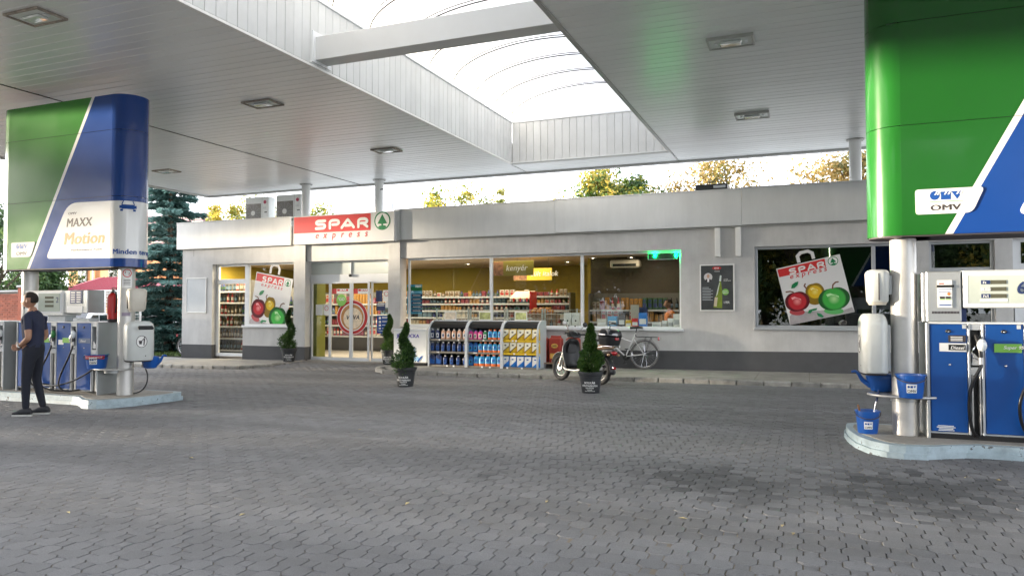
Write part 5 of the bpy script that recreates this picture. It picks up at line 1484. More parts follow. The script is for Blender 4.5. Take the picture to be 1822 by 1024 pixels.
# framed price cards on top of the racks
M['card1'] = mat('cream card print', (.72, .62, .48), .5, var=.25, vs=14)
M['card2'] = mat('landscape card print', (.45, .48, .20), .5, var=.6, vs=9)
for (a, b_), m_, lb in (((791, 812), 'card1', 'small framed card with a cream print standing on the first rack'), ((852, 874), 'card2', 'small framed card with a landscape on the middle rack'), ((916, 938), 'card2', 'small framed card with a landscape on the rack of yellow bags')):
    x0, z0 = F(a, 569, RY + .45); x1, z1 = F(b_, 554, RY + .45)
    c_ = thing('price_card', lb, 'card', ((x0 + x1) / 2, RY + .45, PZ + 1.134), 0)
    hw, hz = (x1 - x0) / 2, z1 - z0
    s = MB(); s.bx(-hw, hw, -.006, .006, .0, hz, .003); s.build('frame', M['white'], c_)
    s = MB(); s.bx(-hw + .02, hw - .02, -.009, -.0065, .02, hz - .02); s.build('print', M[m_], c_)

# ice freezer
fx0, fx1 = F(700, 640, 16.3)[0], F(758, 640, 16.3)[0]
fz = gz(-9.4) + .085
fr = thing('ice_freezer', 'white ice cube chest freezer with blue ice print left of the racks', 'freezer', (fx0, 16.3, fz), 0)
wd = fx1 - fx0; hh = .87
s = MB(); s.bx(0, wd, 0, .62, .07, hh, .015); s.build('cabinet', M['white'], fr)
s = MB(); s.bx(.02, wd - .02, .02, .6, .0, .07); s.build('base', M['black'], fr)
s = MB(); s.bx(-.005, wd + .005, -.01, .63, hh + .002, hh + .05, .012); s.build('lid', M['frame'], fr)
s = MB(); s.bx(.015, wd - .015, -.004, -.001, .09, hh - .02); pr = s.build('print_sheet', M['whitep'], fr)
text('JÉGKOCKA', .125, mat('violet print', (.07, .04, .40), .5), pr, (.10, -.006, hh - .17), bold=.005, sx=1.0)
text('5 KG', .05, bm['sky'], pr, (.36, -.006, hh - .25), bold=.001)
M['ice'] = mat('pale ice print', (.35, .62, .85), .4, var=.35, vs=12)
s = MB()
for k in range(16):
    cx_, cz_, q = rnd.uniform(.1, wd - .1), .13 + abs(rnd.gauss(0, .08)), rnd.uniform(.03, .06); a = rnd.random() * 3
    s.prism([(cx_ + q * math.cos(a + j * PI / 2), cz_ + q * math.sin(a + j * PI / 2)) for j in range(4)], -.0055 - k * .0003, -.0053 - k * .0003)
s.build('ice_print', M['ice'], pr, kind='stuff')
for xx in (.46, .62):
    s = MB(); s.prism([(xx - .03, .15), (xx + .03, .15), (xx + .03, .32), (xx + .012, .38), (xx + .012, .45), (xx - .012, .45), (xx - .012, .38), (xx - .03, .32)], -.0120, -.0112); s.build('bottle_print', bm['sky'] if xx < .5 else M['ice'], pr)
    s = MB(); s.bx(xx - .013, xx + .013, -.0124, -.0113, .452, .475); s.build('cap_print', M['navyp'], pr)
for k in range(3):
    s = MB(); a = .25 + k * .22; s.prism([(a, .10), (a + .10, .22), (a + .16, .26), (a + .15, .22), (a + .06, .12), (a + .05, .09)], -.0132, -.0126); s.build('ice_edge_print', bm['deepblue'], pr)
# red sacks on a pallet behind the scooter
sx0 = F(958, 645, 16.75)[0]
pt = thing('pallet', 'low wooden pallet under the red sacks between rack and scooter', 'pallet', (sx0 + .5, 16.75, gz(-5.6) + .085), 0)
M['wood'] = mat('pallet wood', (.34, .22, .14), .8, var=.3, vs=6)
for k in range(5): s = MB(); s.bx(-.55, .65, -.28 + k * .115, -.19 + k * .115, .10, .12, .004); s.build('plank', M['wood'], pt)
for xx in (-.5, .0, .55): s = MB(); s.bx(xx - .05, xx + .05, -.28, .27, .0, .098, .004); s.build('bearer', M['wood'], pt)
M['sackred'] = mat('red paper sack', (.36, .035, .02), .5, var=.2, vs=10)
M['sackyel'] = mat('ochre print on sack', (.75, .45, .08), .5, var=.3, vs=20)
for k, lb in enumerate(('tall red paper sack right beside the rack of bags', 'red paper sack half hidden by the scooter leg shield', 'red paper sack showing between scooter and conifer')):
    sk = thing('paper_sack', lb, 'sack', (sx0 + .09 + (0, .37, .80)[k], 16.72, gz(-5.6) + .206), rnd.uniform(-.06, .06), 'red paper sacks on the pallet')
    s = MB(); rbox(s, .34, .20, 0, .60, .06, .97, .06); s.build('bag', M['sackred'], sk, smooth=40)
    s = MB(); s.bx(-.11, .11, -.108, -.098, .10, .22); s.build('label', M['sackyel'], sk)
    s = MB(); s.prism(disc(0, .40, .085, .055, 20), -.108, -.099); s.build('label_oval', M['sackyel'], sk)
    text('GRILL', .055, M['greyt'], sk, (-.07, -.110, .38), bold=.002)
    s = MB(); s.bx(-.13, .13, -.02, .02, .575, .64, .01); s.build('top_seam', M['sackred'], sk)

# ================================================================== POTTED CONIFERS
M['pot'] = mat('dark grey plant pot', (.035, .038, .042), .45, var=.1)
M['soil'] = mat('potting soil', (.03, .02, .014), .95, bump=.5, bs=60)
M['conifer'] = leaf_mat('conifer sprays', [(.012, .035, .010), (.03, .085, .016), (.07, .15, .025), (.12, .19, .04)], .2)
def spray_quad(mb, p, nrm, size, rg):
    a = nrm.orthogonal().normalized(); a.rotate(Matrix.Rotation(rg.random() * 6.28, 3, nrm))
    d = (nrm * rg.uniform(.5, 1.0) + Vector((0, 0, rg.uniform(-.1, .7))) + a * rg.uniform(-.5, .5)).normalized()
    s_ = d.cross(a).normalized(); L_ = size * rg.uniform(.7, 1.4); w_ = L_ * rg.uniform(.22, .38)
    mb.add([p - d * L_ * .3, p + s_ * w_ + d * L_ * .2, p + d * L_, p - s_ * w_ + d * L_ * .2], [(0, 1, 2, 3)])
def topiary(seed, kind, h):
    rg = random.Random(seed); s = MB()
    if kind == 'spiral':
        for _ in range(7500):
            t = rg.random() ** 1.25; z = t * h
            R0 = (.165 * (1 - t) ** .9 + .04 + .05 * math.exp(-((t - .12) / .12) ** 2))
            turn = 2 * PI * (t ** .9) * 1.7 + seed
            cx_, cy_ = .50 * R0 * math.cos(turn), .50 * R0 * math.sin(turn)
            rad = R0 * (.78 if t > .22 else .98)
            if t < .16: cx_ *= t / .16; cy_ *= t / .16; rad = R0 * (.75 + .25 * t / .16)
            u, v = rg.random() * 6.28, rg.uniform(-1, 1)
            n_ = Vector((math.cos(u) * math.sqrt(1 - v * v), math.sin(u) * math.sqrt(1 - v * v), v))
            k = rad * rg.uniform(.62, 1.06) * (1 + .14 * math.sin(5 * u + 22 * t + seed))
            spray_quad(s, Vector((cx_, cy_, z)) + n_ * k, n_, .032, rg)
    else:
        for _ in range(7500):
            t = rg.random() ** 1.3; z = t * h
            R0 = .25 * (1 - t) ** .62 * (.55 + .45 * min(1, t / .18)) * (1.12 if t < .42 else .62 + .25 * abs(math.sin(t * 19)))
            u = rg.random() * 6.28
            n_ = Vector((math.cos(u), math.sin(u), rg.uniform(-.2, .5))).normalized()
            bump = 1 + .18 * math.sin(u * 3 + z * 14 + seed)
            spray_quad(s, Vector((math.cos(u), math.sin(u), 0)) * R0 * bump * rg.uniform(.7, 1.03) + Vector((0, 0, z)), n_, .04, rg)
    return s
def planter(label, px, py, z, top_py, seed, kind, rz, Y=None, potr=.215):
    p = atZ(px, py, z)
    if Y: q = atY(px, py, Y); p = Vector((q.x, Y, z))
    t = thing('potted_conifer', label, 'potted plant', (p.x, p.y, z), rz, 'clipped conifers in dark pots before the shop')
    ph = .37; k = potr / .215
    s = MB(); s.lathe([(r_ * k, z_) for r_, z_ in ((.150, 0), (.155, .012), (.195, .285), (.205, .29), (.212, .325), (.225, .33), (.228, ph), (.205, ph), (.198, ph - .03), (.0, ph - .04))], 36); s.build('pot', M['pot'], t, smooth=35)
    s = MB(); s.lathe([(.195 * k, ph - .036), (.0, ph - .03)], 20); s.build('soil', M['soil'], t)
    toph = atY(px, top_py, p.y).z - z - ph + .04
    f = topiary(seed, kind, max(.5, toph)); o = f.build('crown', M['conifer'], t); o.location = (0, 0, ph - .02); o.rotation_euler = (0, 0, -rz); o.scale = (.84, .84, 1) if kind == 'cone' else (.95, .95, 1)
    s = MB(); s.tube([(0, 0, ph - .05), (.01, .01, ph + .2), (0, .0, ph + toph * .7)], [.016, .013, .006], 6); s.build('trunk', mat('bark', (.10, .07, .045), .9), t, smooth=50)
    def on(o, zc):
        for v in o.data.vertices:
            zt_ = zc + v.co.z; rr = k * (.155 + .04 * zt_ / .285) + .0025 - v.co.y * .5; a = v.co.x / (.18 * k)
            v.co.x, v.co.y = rr * math.sin(a), -rr * math.cos(a)
        o.location = (0, 0, zc); o.parent = t
    for q, sz, zc in (('BOLKÁR', .052, .165), ('DÍSZFAISKOLA', .046, .115), ('KERTÉPÍTÉS', .030, .080), ('növények', .024, .055), ('www.diszfaiskola.hu', .024, .030)):
        on(text(q, sz, M['whitep'], None, bold=.0022 if sz > .04 else .0012, align='CENTER', sx=.95), zc)
    return t
planter('spiral conifer in a dark pot left of the sliding doors', 514, 641, gz(-13.4) + .09, 553, 1.2, 'spiral', R(36), Y=16.55)
planter('conifer in a dark pot between the sliding doors and the ice freezer', 692, 645, gz(-10.2) + .085, 562, 4.0, 'spiral', R(18), Y=16.6)
planter('spiral conifer in a dark pot standing on the pavers before the ice freezer', 721, 686.5, gz(-7.3), 578, 2.6, 'spiral', R(17))
planter('bushy pointed conifer in a dark pot before the scooter', 1051, 697.5, gz(-3.7), 578, 3.3, 'cone', R(10))

# ================================================================== SCOOTER
def ring_mesh(mb, R_, r, n=40, m_=10, c=(0, 0, 0), sy=1.0):
    mb.tube([(c[0] + R_ * math.cos(2 * PI * k / n), c[1], c[2] + R_ * math.sin(2 * PI * k / n)) for k in range(n)], r, m_, closed=True)
sc_ = thing('motor_scooter', 'black and silver motor scooter with tan seat and black top box parked by the kerb', 'scooter', (0, 0, 0), 0)
M['scs'] = mat('silver scooter paint', (.34, .33, .31), .28, metal=.5, coat=.5)
M['scb'] = mat('black scooter plastic', (.022, .023, .026), .42)
M['scg'] = mat('gloss black paint', (.008, .009, .014), .08, coat=1)
M['tan'] = mat('tan vinyl seat', (.55, .36, .24), .5, bump=.1, bs=80)
M['tyre'] = mat('tyre', (.02, .02, .021), .75)
M['wheelw'] = mat('light alloy wheel', (.36, .36, .35), .35, metal=.5)
M['lred'] = mat('red lamp lens', (.45, .01, .015), .12, coat=.8)
WB, WR = 1.27, .29
for xx, nm in ((WB, 'front'), (0, 'rear')):
    s = MB(); ring_mesh(s, WR - .05, .052, 44, 12, (xx, 0, WR)); wl = s.build('tyre', M['tyre'], sc_, smooth=60)
    s = MB(); ring_mesh(s, WR - .098, .018, 40, 8, (xx, 0, WR))
    s.cyl((xx, -.05, WR), (xx, .05, WR), .035, n=14)
    for k in range(5):
        a = 2 * PI * k / 5 + .3
        s.tube([(xx + .03 * math.cos(a), .0, WR + .03 * math.sin(a)), (xx + (WR - .10) * math.cos(a), 0, WR + (WR - .10) * math.sin(a))], [.022, .015], 6)
    s.build('rim', M['wheelw'], sc_, smooth=50)
s = MB(); s.cyl((WB, .058, WR), (WB, .064, WR), .07, n=28); s.build('brake_disc', M['steel'], sc_, smooth=40)
for sy in (-1, 1):
    s = MB(); s.tube([(WB, sy * .085, WR), (WB - .10, sy * .075, WR + .30), (WB - .16, sy * .05, .72)], [.022, .024, .024], 8); s.build('fork_leg', M['steel'], sc_, smooth=50)
def sweep_shell(profile_pts, widths, th, nm, m_, seg=8, crown=.04):
    """shell along an (x,z) path with given half widths, edges curled by crown"""
    s = MB(); n = len(profile_pts)
    for (x, z), w_ in zip(profile_pts, widths):
        for k in range(seg + 1):
            u = -1 + 2 * k / seg; s.v.append((x - crown * (u * u), w_ * u, z - crown * .3 * u * u))
    for i in range(n - 1):
        for k in range(seg): a = i * (seg + 1) + k; s.f.append((a, a + 1, a + seg + 2, a + seg + 1))
    o = s.build(nm, m_, sc_, smooth=60)
    md = o.modifiers.new('thickness', 'SOLIDIFY'); md.thickness = th; md.offset = 0
    return o
s = MB()
pts = [(WB + (WR + .045) * math.cos(R(a)), WR + (WR + .045) * math.sin(R(a))) for a in range(15, 150, 10)]
sweep_shell(pts, [.05 + .035 * math.sin(PI * i / (len(pts) - 1)) for i in range(len(pts))], .008, 'front_fender', M['scs'], crown=.02)
# leg shield: silver outside, black lining towards the rider
shp = [(.93, .30), (.955, .40), (.985, .52), (1.01, .64), (1.02, .76), (1.0, .86), (.97, .93)]
shw = [.17, .20, .225, .235, .225, .185, .10]
sweep_shell([(x + .035, z) for x, z in shp], [w_ + .022 for w_ in shw], .014, 'leg_shield', M['scs'], crown=.07)
sweep_shell(shp, shw, .02, 'shield_lining', M['scb'], crown=.05)
s = MB(); s.prism([(-.13, .62), (.13, .62), (.10, .80), (-.10, .80)], .945, .985, 'x'); s.build('glove_box', M['scb'], sc_)
s = MB(); s.bx(.45, .97, -.17, .17, .235, .285, .02); s.build('footboard', M['scb'], sc_)
s = MB()
for sy in (-1, 1): s.tube([(.98, sy * .185, .30), (.90, sy * .185, .255), (.60, sy * .185, .245), (.44, sy * .19, .27), (.34, sy * .19, .38), (.22, sy * .17, .52)], [.02, .024, .026, .026, .03, .02], 8)
s.build('floor_rail', M['scs'], sc_, smooth=60)
# body under the seat
def loft(sections, nm, m_, n=16, p=.6):
    s = MB()
    for (x, w_, z0, z1) in sections:
        for k in range(n):
            a = 2 * PI * k / n; ca, sa = math.cos(a), math.sin(a)
            s.v.append((x, w_ * math.copysign(abs(ca) ** p, ca), (z0 + z1) / 2 + (z1 - z0) / 2 * math.copysign(abs(sa) ** p, sa)))
    for i in range(len(sections) - 1):
        for k in range(n): s.f.append((i * n + k, i * n + (k + 1) % n, (i + 1) * n + (k + 1) % n, (i + 1) * n + k))
    s.f.append(tuple(range(n))); s.f.append(tuple((len(sections) - 1) * n + k for k in range(n))[::-1])
    return s.build(nm, m_, sc_, smooth=60)
loft([(.50, .10, .27, .60), (.44, .15, .28, .66), (.25, .17, .36, .70), (.0, .16, .50, .72), (-.22, .12, .60, .74), (-.34, .06, .64, .74)], 'rear_body', M['scb'])
for sy in (-1, 1):
    s = MB()
    top = [(.46, .50), (.30, .60), (.05, .68), (-.22, .73), (-.36, .735)]; bot = [(.46, .36), (.30, .46), (.05, .57), (-.22, .65), (-.36, .69)]
    for (a, b_), yy in zip(zip(top, bot), (.155, .185, .185, .145, .07)): s.v += [(a[0], sy * yy * .92, a[1]), ((a[0] + b_[0]) / 2, sy * (yy + .012), (a[1] + b_[1]) / 2), (b_[0], sy * yy * .9, b_[1])]
    for i in range(4):
        for k in range(2): a = i * 3 + k; s.f.append((a, a + 1, a + 4, a + 3))
    o = s.build('side_panel', M['scs'], sc_, smooth=60); md = o.modifiers.new('thickness', 'SOLIDIFY'); md.thickness = .012
loft([(.50, .07, .70, .74), (.46, .125, .67, .80), (.30, .145, .68, .815), (.10, .145, .70, .815), (-.08, .13, .72, .84), (-.24, .10, .74, .83), (-.28, .05, .76, .80)], 'seat', M['tan'], p=.7)
pts = [(-.0 + (WR + .05) * math.cos(R(a)), WR + (WR + .035) * math.sin(R(a))) for a in range(60, 195, 10)]
sweep_shell([(x, z) for x, z in pts], [.07] * len(pts), .012, 'rear_fender', M['scb'], crown=-.015)
s = MB(); s.sph((-.36, 0, .665), (.05, .085, .045), 14, 8); s.build('tail_light', M['lred'], sc_, smooth=60)
s = MB(); s.bx(-.40, -.37, -.04, .04, .34, .39, .008); s.build('reflector', M['lred'], sc_)
for sy in (-1, 1): s = MB(); s.sph((-.33, sy * .13, .63), (.045, .03, .028), 10, 6); s.build('rear_indicator', mat('amber lens', (.55, .35, .2), .2, coat=.5), sc_, smooth=60)
s = MB(); s.cyl((-.26, -.11, .28), (.20, -.13, .24), .055, .045, n=16); s.build('exhaust', M['scb'], sc_, smooth=50)
s = MB(); s.sph((.05, .10, .32), (.20, .07, .11), 14, 8); s.build('engine_cover', M['steel'], sc_, smooth=60)
s = MB(); s.tube([(.30, .12, .25), (.36, .20, .02), (.30, .21, .015)], .012, 6); s.build('stand', M['chrome'], sc_, smooth=50)
# rack and top box
for sy in (-1, 1): s = MB(); s.tube([(.02, sy * .13, .76), (-.18, sy * .13, .80), (-.40, sy * .10, .80)], .013, 8); s.build('rack_bar', M['chrome'], sc_, smooth=50)
s = MB(); rbox(s, .40, .42, 0, .16, .12, .86, .0, M_=Matrix.Translation((-.20, 0, .825))); bxo = s.build('top_box', M['scb'], sc_, smooth=45)
s = MB(); rbox(s, .42, .44, .0, .17, .13, 1.0, .13, M_=Matrix.Translation((-.20, 0, .985))); s.build('lid', M['scg'], bxo, smooth=60)
s = MB(); s.bx(-.42, -.395, -.05, .05, .93, .985, .008); s.build('latch', M['lred'], bxo)
# steering head
loft([(.90, .05, .93, 1.0), (.87, .15, .94, 1.06), (.93, .17, .95, 1.08), (1.02, .13, .95, 1.07), (1.08, .05, .97, 1.03)], 'handlebar_cover', M['scb'])
s = MB(); s.prism(disc(0, 0, .075, .045, 20), -.004, .004, 'z'); o = s.build('dial', mat('dial glass', (.55, .62, .62), .1, coat=1), sc_); o.rotation_euler = (0, R(-28), R(90)); o.location = (.895, 0, 1.065)
for sy in (-1, 1):
    s = MB(); s.tube([(.92, sy * .14, 1.02), (.87, sy * .24, 1.03), (.83, sy * .33, 1.03)], [.016, .018, .018], 8); s.build('grip', M['scb'], sc_, smooth=50)
    s = MB(); s.tube([(.97, sy * .17, 1.0), (.95, sy * .25, 1.01), (.90, sy * .33, 1.01)], .007, 6); s.build('brake_lever', M['chrome'], sc_, smooth=50)
    s = MB(); s.tube([(.93, sy * .15, 1.05), (.92, sy * .21, 1.16), (.91, sy * .27, 1.22)], .007, 6); ms_ = s.build('mirror_stem', M['chrome'], sc_, smooth=50)
    s = MB(); s.sph((.915, sy * .29, 1.245), (.022, .065, .055), 16, 10); s.build('mirror', M['scb'] if sy < 0 else M['steel'], ms_, smooth=60)
s = MB(); n = 10
for k in range(n + 1):
    u = -1 + 2 * k / n
    for i in range(7):
        v = i / 6; s.v.append((1.06 - .10 * u * u - .10 * v * 1.2, u * (.20 - .035 * v) , 1.04 + .40 * v - .03 * u * u))
for k in range(n):
    for i in range(6): a = k * 7 + i; s.f.append((a, a + 7, a + 8, a + 1))
s.build('windscreen', M['gclear'], sc_, smooth=60)
for sy in (-1, 1): s = MB(); s.cyl((1.0, sy * .09, 1.20), (1.025, sy * .09, 1.20), .014, n=10); s.build('screen_bolt', M['black'], sc_)
s = MB(); s.sph((1.07, 0, 1.0), (.05, .10, .06), 14, 8); s.build('headlight', M['lamp'], sc_, smooth=60)
pf, pr = atZ(997, 676, gz(-4.9)), atZ(1068, 684, gz(-3.8))
an = math.atan2(pf.y - pr.y, pf.x - pr.x)
sc_.location = (pr.x, pr.y, gz(-4.2) + .0); sc_.rotation_euler = (R(5), 0, an)
k = (pf - pr).length / WB * .985; sc_.scale = (k, k, k)

# ================================================================== BICYCLES
M['bikew'] = mat('white bicycle paint', (.70, .70, .70), .3, coat=.4)
def bicycle(label):
    t = thing('bicycle', label, 'bicycle', (0, 0, 0), 0, 'parked bicycles')
    r = .335; wbk = 1.06; fx = wbk
    for xx in (0, wbk):
        s = MB(); ring_mesh(s, r - .018, .019, 48, 8, (xx, 0, r)); s.build('tyre', M['rubber'] if xx else mat('grey wall tyre', (.15, .145, .14), .6), t, smooth=60)
        s = MB(); ring_mesh(s, r - .045, .011, 44, 6, (xx, 0, r)); s.build('rim', M['chrome'], t, smooth=60)
        s = MB()
        for k in range(28):
            a = 2 * PI * k / 28; sy = .03 if k % 2 else -.03; off = .35 if (k // 2) % 2 else -.35
            s.tube([(xx + .02 * math.cos(a + off * 3), sy, r + .02 * math.sin(a + off * 3)), (xx + (r - .05) * math.cos(a), 0, r + (r - .05) * math.sin(a))], .0022, 4, caps=False)
        s.build('spokes', M['chrome'], t, kind='stuff')
        s = MB(); s.cyl((xx, -.05, r), (xx, .05, r), .022, n=12); s.build('hub', M['chrome'], t, smooth=40)
    bb, st_, hd0, hd1 = (.44, 0, .28), (.26, 0, .72), (.86, 0, .80), (.90, 0, .66)
    fr_ = MB()
    fr_.tube([bb, (.21, 0, .84)], .016, 8); fr_.tube([(.30, 0, .62), hd0], .016, 8); fr_.tube([bb, hd1], .019, 8); fr_.tube([(.845, 0, .85), (.905, 0, .63)], .019, 8)
    for sy in (-1, 1): fr_.tube([(0, sy * .055, r), (.42, sy * .03, .285)], .010, 6); fr_.tube([(0, sy * .055, r), (.265, sy * .02, .70)], .008, 6)
    fr_.build('frame', M['bikew'], t, smooth=50)
    for sy in (-1, 1): s = MB(); s.tube([(.905, sy * .02, .63), (.93, sy * .05, .58), (fx, sy * .055, r)], [.013, .013, .010], 6); s.build('fork_blade', M['bikew'], t, smooth=50)
    s = MB(); s.tube([(.845, 0, .85), (.825, 0, .98), (.86, 0, 1.02)], .012, 8); s.tube([(.70, -.29, 1.03), (.80, -.22, 1.06), (.86, 0, 1.03), (.80, .22, 1.06), (.70, .29, 1.03)], .011, 8); s.build('handlebar', M['black'], t, smooth=50)
    for sy in (-1, 1): s = MB(); s.tube([(.72, sy * .285, 1.035), (.60, sy * .30, 1.02)], .016, 8); s.build('grip', M['black'], t, smooth=50)
    s = MB(); s.tube([(.21, 0, .84), (.19, 0, .93)], .012, 8); s.build('seat_post', M['black'], t, smooth=50)
    s = MB()
    for (x, w_, z) in ((.06, .09, .955), (.12, .105, .965), (.20, .075, .955), (.30, .03, .95), (.35, .015, .945)):
        for k in range(12): a = 2 * PI * k / 12; s.v.append((x, w_ * math.cos(a), z + .028 * math.sin(a)))
    for i in range(4):
        for k in range(12): s.f.append((i * 12 + k, i * 12 + (k + 1) % 12, (i + 1) * 12 + (k + 1) % 12, (i + 1) * 12 + k))
    s.f += [tuple(range(12))[::-1], tuple(48 + k for k in range(12))]
    s.build('saddle', M['scb'], t, smooth=60)
    s = MB(); s.cyl((bb[0], -.05, bb[2]), (bb[0], .05, bb[2]), .03, n=12); s.cyl((bb[0], -.065, bb[2]), (bb[0], -.06, bb[2]), .09, n=24); s.tube([(bb[0], -.07, bb[2]), (.49, -.08, .12)], .010, 6); s.tube([(bb[0], .07, bb[2]), (.39, .08, .44)], .010, 6); s.build('crank', M['black'], t, smooth=40)
    for px_, py_, pz_ in ((.49, -.12, .12), (.39, .12, .44)): s = MB(); s.bx(px_ - .04, px_ + .04, py_ - .04, py_ + .04, pz_ - .01, pz_ + .01, .004); s.build('pedal', M['black'], t)
    for xx, a0, a1 in ((0, 20, 190), (wbk, 30, 170)):
        s = MB(); q = [(xx + (r + .025) * math.cos(R(a)), (r + .025) * math.sin(R(a)) + r) for a in range(a0, a1 + 1, 10)]
        for x, z in q: s.v += [(x, -.024, z - .006), (x, 0, z), (x, .024, z - .006)]
        for i in range(len(q) - 1):
            for k in range(2): a = i * 3 + k; s.f.append((a, a + 1, a + 4, a + 3))
        s.build('mudguard', M['black'], t, smooth=60)
    s = MB()
    for sy in (-1, 1): s.tube([(.20, sy * .04, .74), (-.26, sy * .055, .735), (-.30, sy * .03, .735)], .006, 6); s.tube([(-.16, sy * .055, .735), (0, sy * .06, r)], .005, 6); s.tube([(-.02, sy * .055, .735), (0, sy * .06, r)], .005, 6)
    s.tube([(.20, -.05, .74), (.22, 0, .80), (.20, .05, .74)], .005, 6); s.tube([(-.30, -.03, .735), (-.30, .03, .735)], .006, 6); s.tube([(0, -.045, .735), (0, .045, .735)], .005, 6)
    s.build('carrier', M['black'], t, smooth=50)
    s = MB(); s.bx(-.345, -.305, -.035, .035, .66, .74, .012); s.build('rear_light', M['lred'], t)
    return t
bk = bicycle('white step through bicycle leaning on the shop wall behind the scooter')
q = atY(1146, 657, 16.86)
bk.location = (q.x, 16.86, gz(-3.5) + .088); bk.rotation_euler = (R(7), 0, R(180))
b2 = copy_tree(bk); b2['label'] = 'bicycle standing round the far left corner of the shop, only a wheel showing'
b2.location = (-19.02, 18.45, gz(-19) + .01); b2.rotation_euler = (R(4), 0, R(12))

# ================================================================== ON THE ROOF, ON THE WALL
M['acw'] = mat('pale outdoor unit casing', (.84, .86, .85), .45, var=.04)
M['grille'] = mat('fan grille', (.26, .245, .225), .5, metal=.3)
def aircon(label, px0, px1, pxs, top, Y, zb=3.86):
    x0 = F(px0, 380, Y)[0]; x1 = F(px1, 380, Y)[0]; z1 = F(px0, top, Y)[1]
    t = thing('aircon_unit', label, 'air conditioner', (x0, Y, zb), 0, 'outdoor units on the shop roof')
    w_, h_ = x1 - x0, z1 - zb - .18; b0 = .18
    s = MB(); s.bx(0, w_, 0, .34, b0, b0 + h_, .015); s.build('casing', M['acw'], t)
    for xx in (.08, w_ - .12): s = MB(); s.bx(xx, xx + .04, .02, .32, 0, b0 - .001); s.build('foot', M['galv'], t)
    cx_ = w_ * .36; rr = min(w_ * .33, h_ * .45); cz_ = b0 + h_ * .47
    s = MB(); s.bx(cx_ - rr, cx_ + rr, -.008, -.001, cz_ - rr, cz_ + rr, .003); gp = s.build('grille_plate', M['grille'], t)
    s = MB()
    for k in range(1, 9): s.tube([(cx_ + rr * .94 * k / 9 * 1.1 * math.cos(2 * PI * j / 28), -.014, cz_ + rr * .94 * k / 9 * 1.1 * math.sin(2 * PI * j / 28)) for j in range(28)], .0035, 4, closed=True)
    for j in range(12): s.tube([(cx_, -.012, cz_), (cx_ + rr * math.cos(2 * PI * j / 12), -.012, cz_ + rr * math.sin(2 * PI * j / 12))], .003, 4)
    s.build('grille_wires', M['alu'], gp, kind='stuff')
    s = MB(); s.cyl((cx_, -.026, cz_), (cx_, -.012, cz_), rr * .26, n=20); s.build('grille_hub', M['white'], gp, smooth=40)
    s = MB(); s.bx(w_ * .735, w_ * .74, -.004, 0, b0 + .01, b0 + h_ - .01); s.build('casing_seam', M['trim'], t)
    s = MB(); s.prism(disc(w_ * .86, b0 + h_ * .82, .055, .055, 20), -.005, -.001); lg = s.build('emblem', mat('dull crimson print', (.45, .04, .10), .5), t)
    text('LG', .085, M['greyp'], t, (w_ * .79, -.003, b0 + h_ * .60), bold=.002)
    s = MB(); s.bx(w_ * .85, w_ * .95, -.008, -.001, b0 + h_ * .47, b0 + h_ * .50); s.build('handle_slot', M['greyt'], t)
    return t
aircon('white outdoor air conditioner at the left end of the shop roof', 436.5, 477, 487, 352, 18.0)
aircon('white outdoor air conditioner on the roof just left of the white post', 491, 535.5, 540, 347.5, 18.0)
rvx0, rvz = F(1237, 334, 17.7); rvx1 = F(1294, 330, 17.7)[0]
rv = thing('roof_vent', 'flat dark vent box on the roof above the two bracket posts', 'roof vent', (rvx0, 17.7, 3.86), 0)
hz = F(1237, 329, 17.7)[1] - 3.86
s = MB(); s.bx(0, rvx1 - rvx0, 0, .5, .1, hz, .012); s.build('box', M['scb'], rv)
s = MB(); s.bx(.42, rvx1 - rvx0 - .04, -.004, -.001, hz - .10, hz - .04); s.build('louvre', M['greyp'], rv)
s = MB(); s.tube([(.28, .1, hz), (.28, .1, hz + .05), (.46, .1, hz + .05), (.46, .1, hz)], .012, 6); s.build('handle', M['rust'], rv, smooth=50)
s = MB(); s.bx(.05, .1, .05, .45, 0, .1); s.bx(rvx1 - rvx0 - .1, rvx1 - rvx0 - .05, .05, .45, 0, .1); s.build('curb', M['galv'], rv)
# power lead that dips from the canopy column to the sign
s = MB(); s.tube(bez((-11.2, 17.78, 4.9), (-11.0, 17.7, 4.9), (-10.62, 17.5, 4.85), (-10.36, 17.05, 4.2)), .014, 6); tag(s.build('cable', M['greyt'], smooth=60), 'thin dark cable curving from the canopy down to the sign', 'cable')

# blank white notice frame at the left end of the wall
x0, z1 = F(332, 494.5); x1, z0 = F(367.5, 556.5)
nb_ = thing('notice_board', 'empty white framed notice panel at the left end of the wall', 'notice board', (x0, FY, z0), 0)
s = MB(); s.bx(.02, x1 - x0 - .02, -.012, -.001, .02, z1 - z0 - .02); s.build('panel', M['greyp'], nb_)
for q in ((0, x1 - x0, 0, .03), (0, x1 - x0, z1 - z0 - .03, z1 - z0), (0, .03, .03, z1 - z0 - .03), (x1 - x0 - .03, x1 - x0, .03, z1 - z0 - .03)): s = MB(); s.bx(q[0], q[1], -.025, -.001, q[2], q[3], .004); s.build('frame_bar', M['white'], nb_)
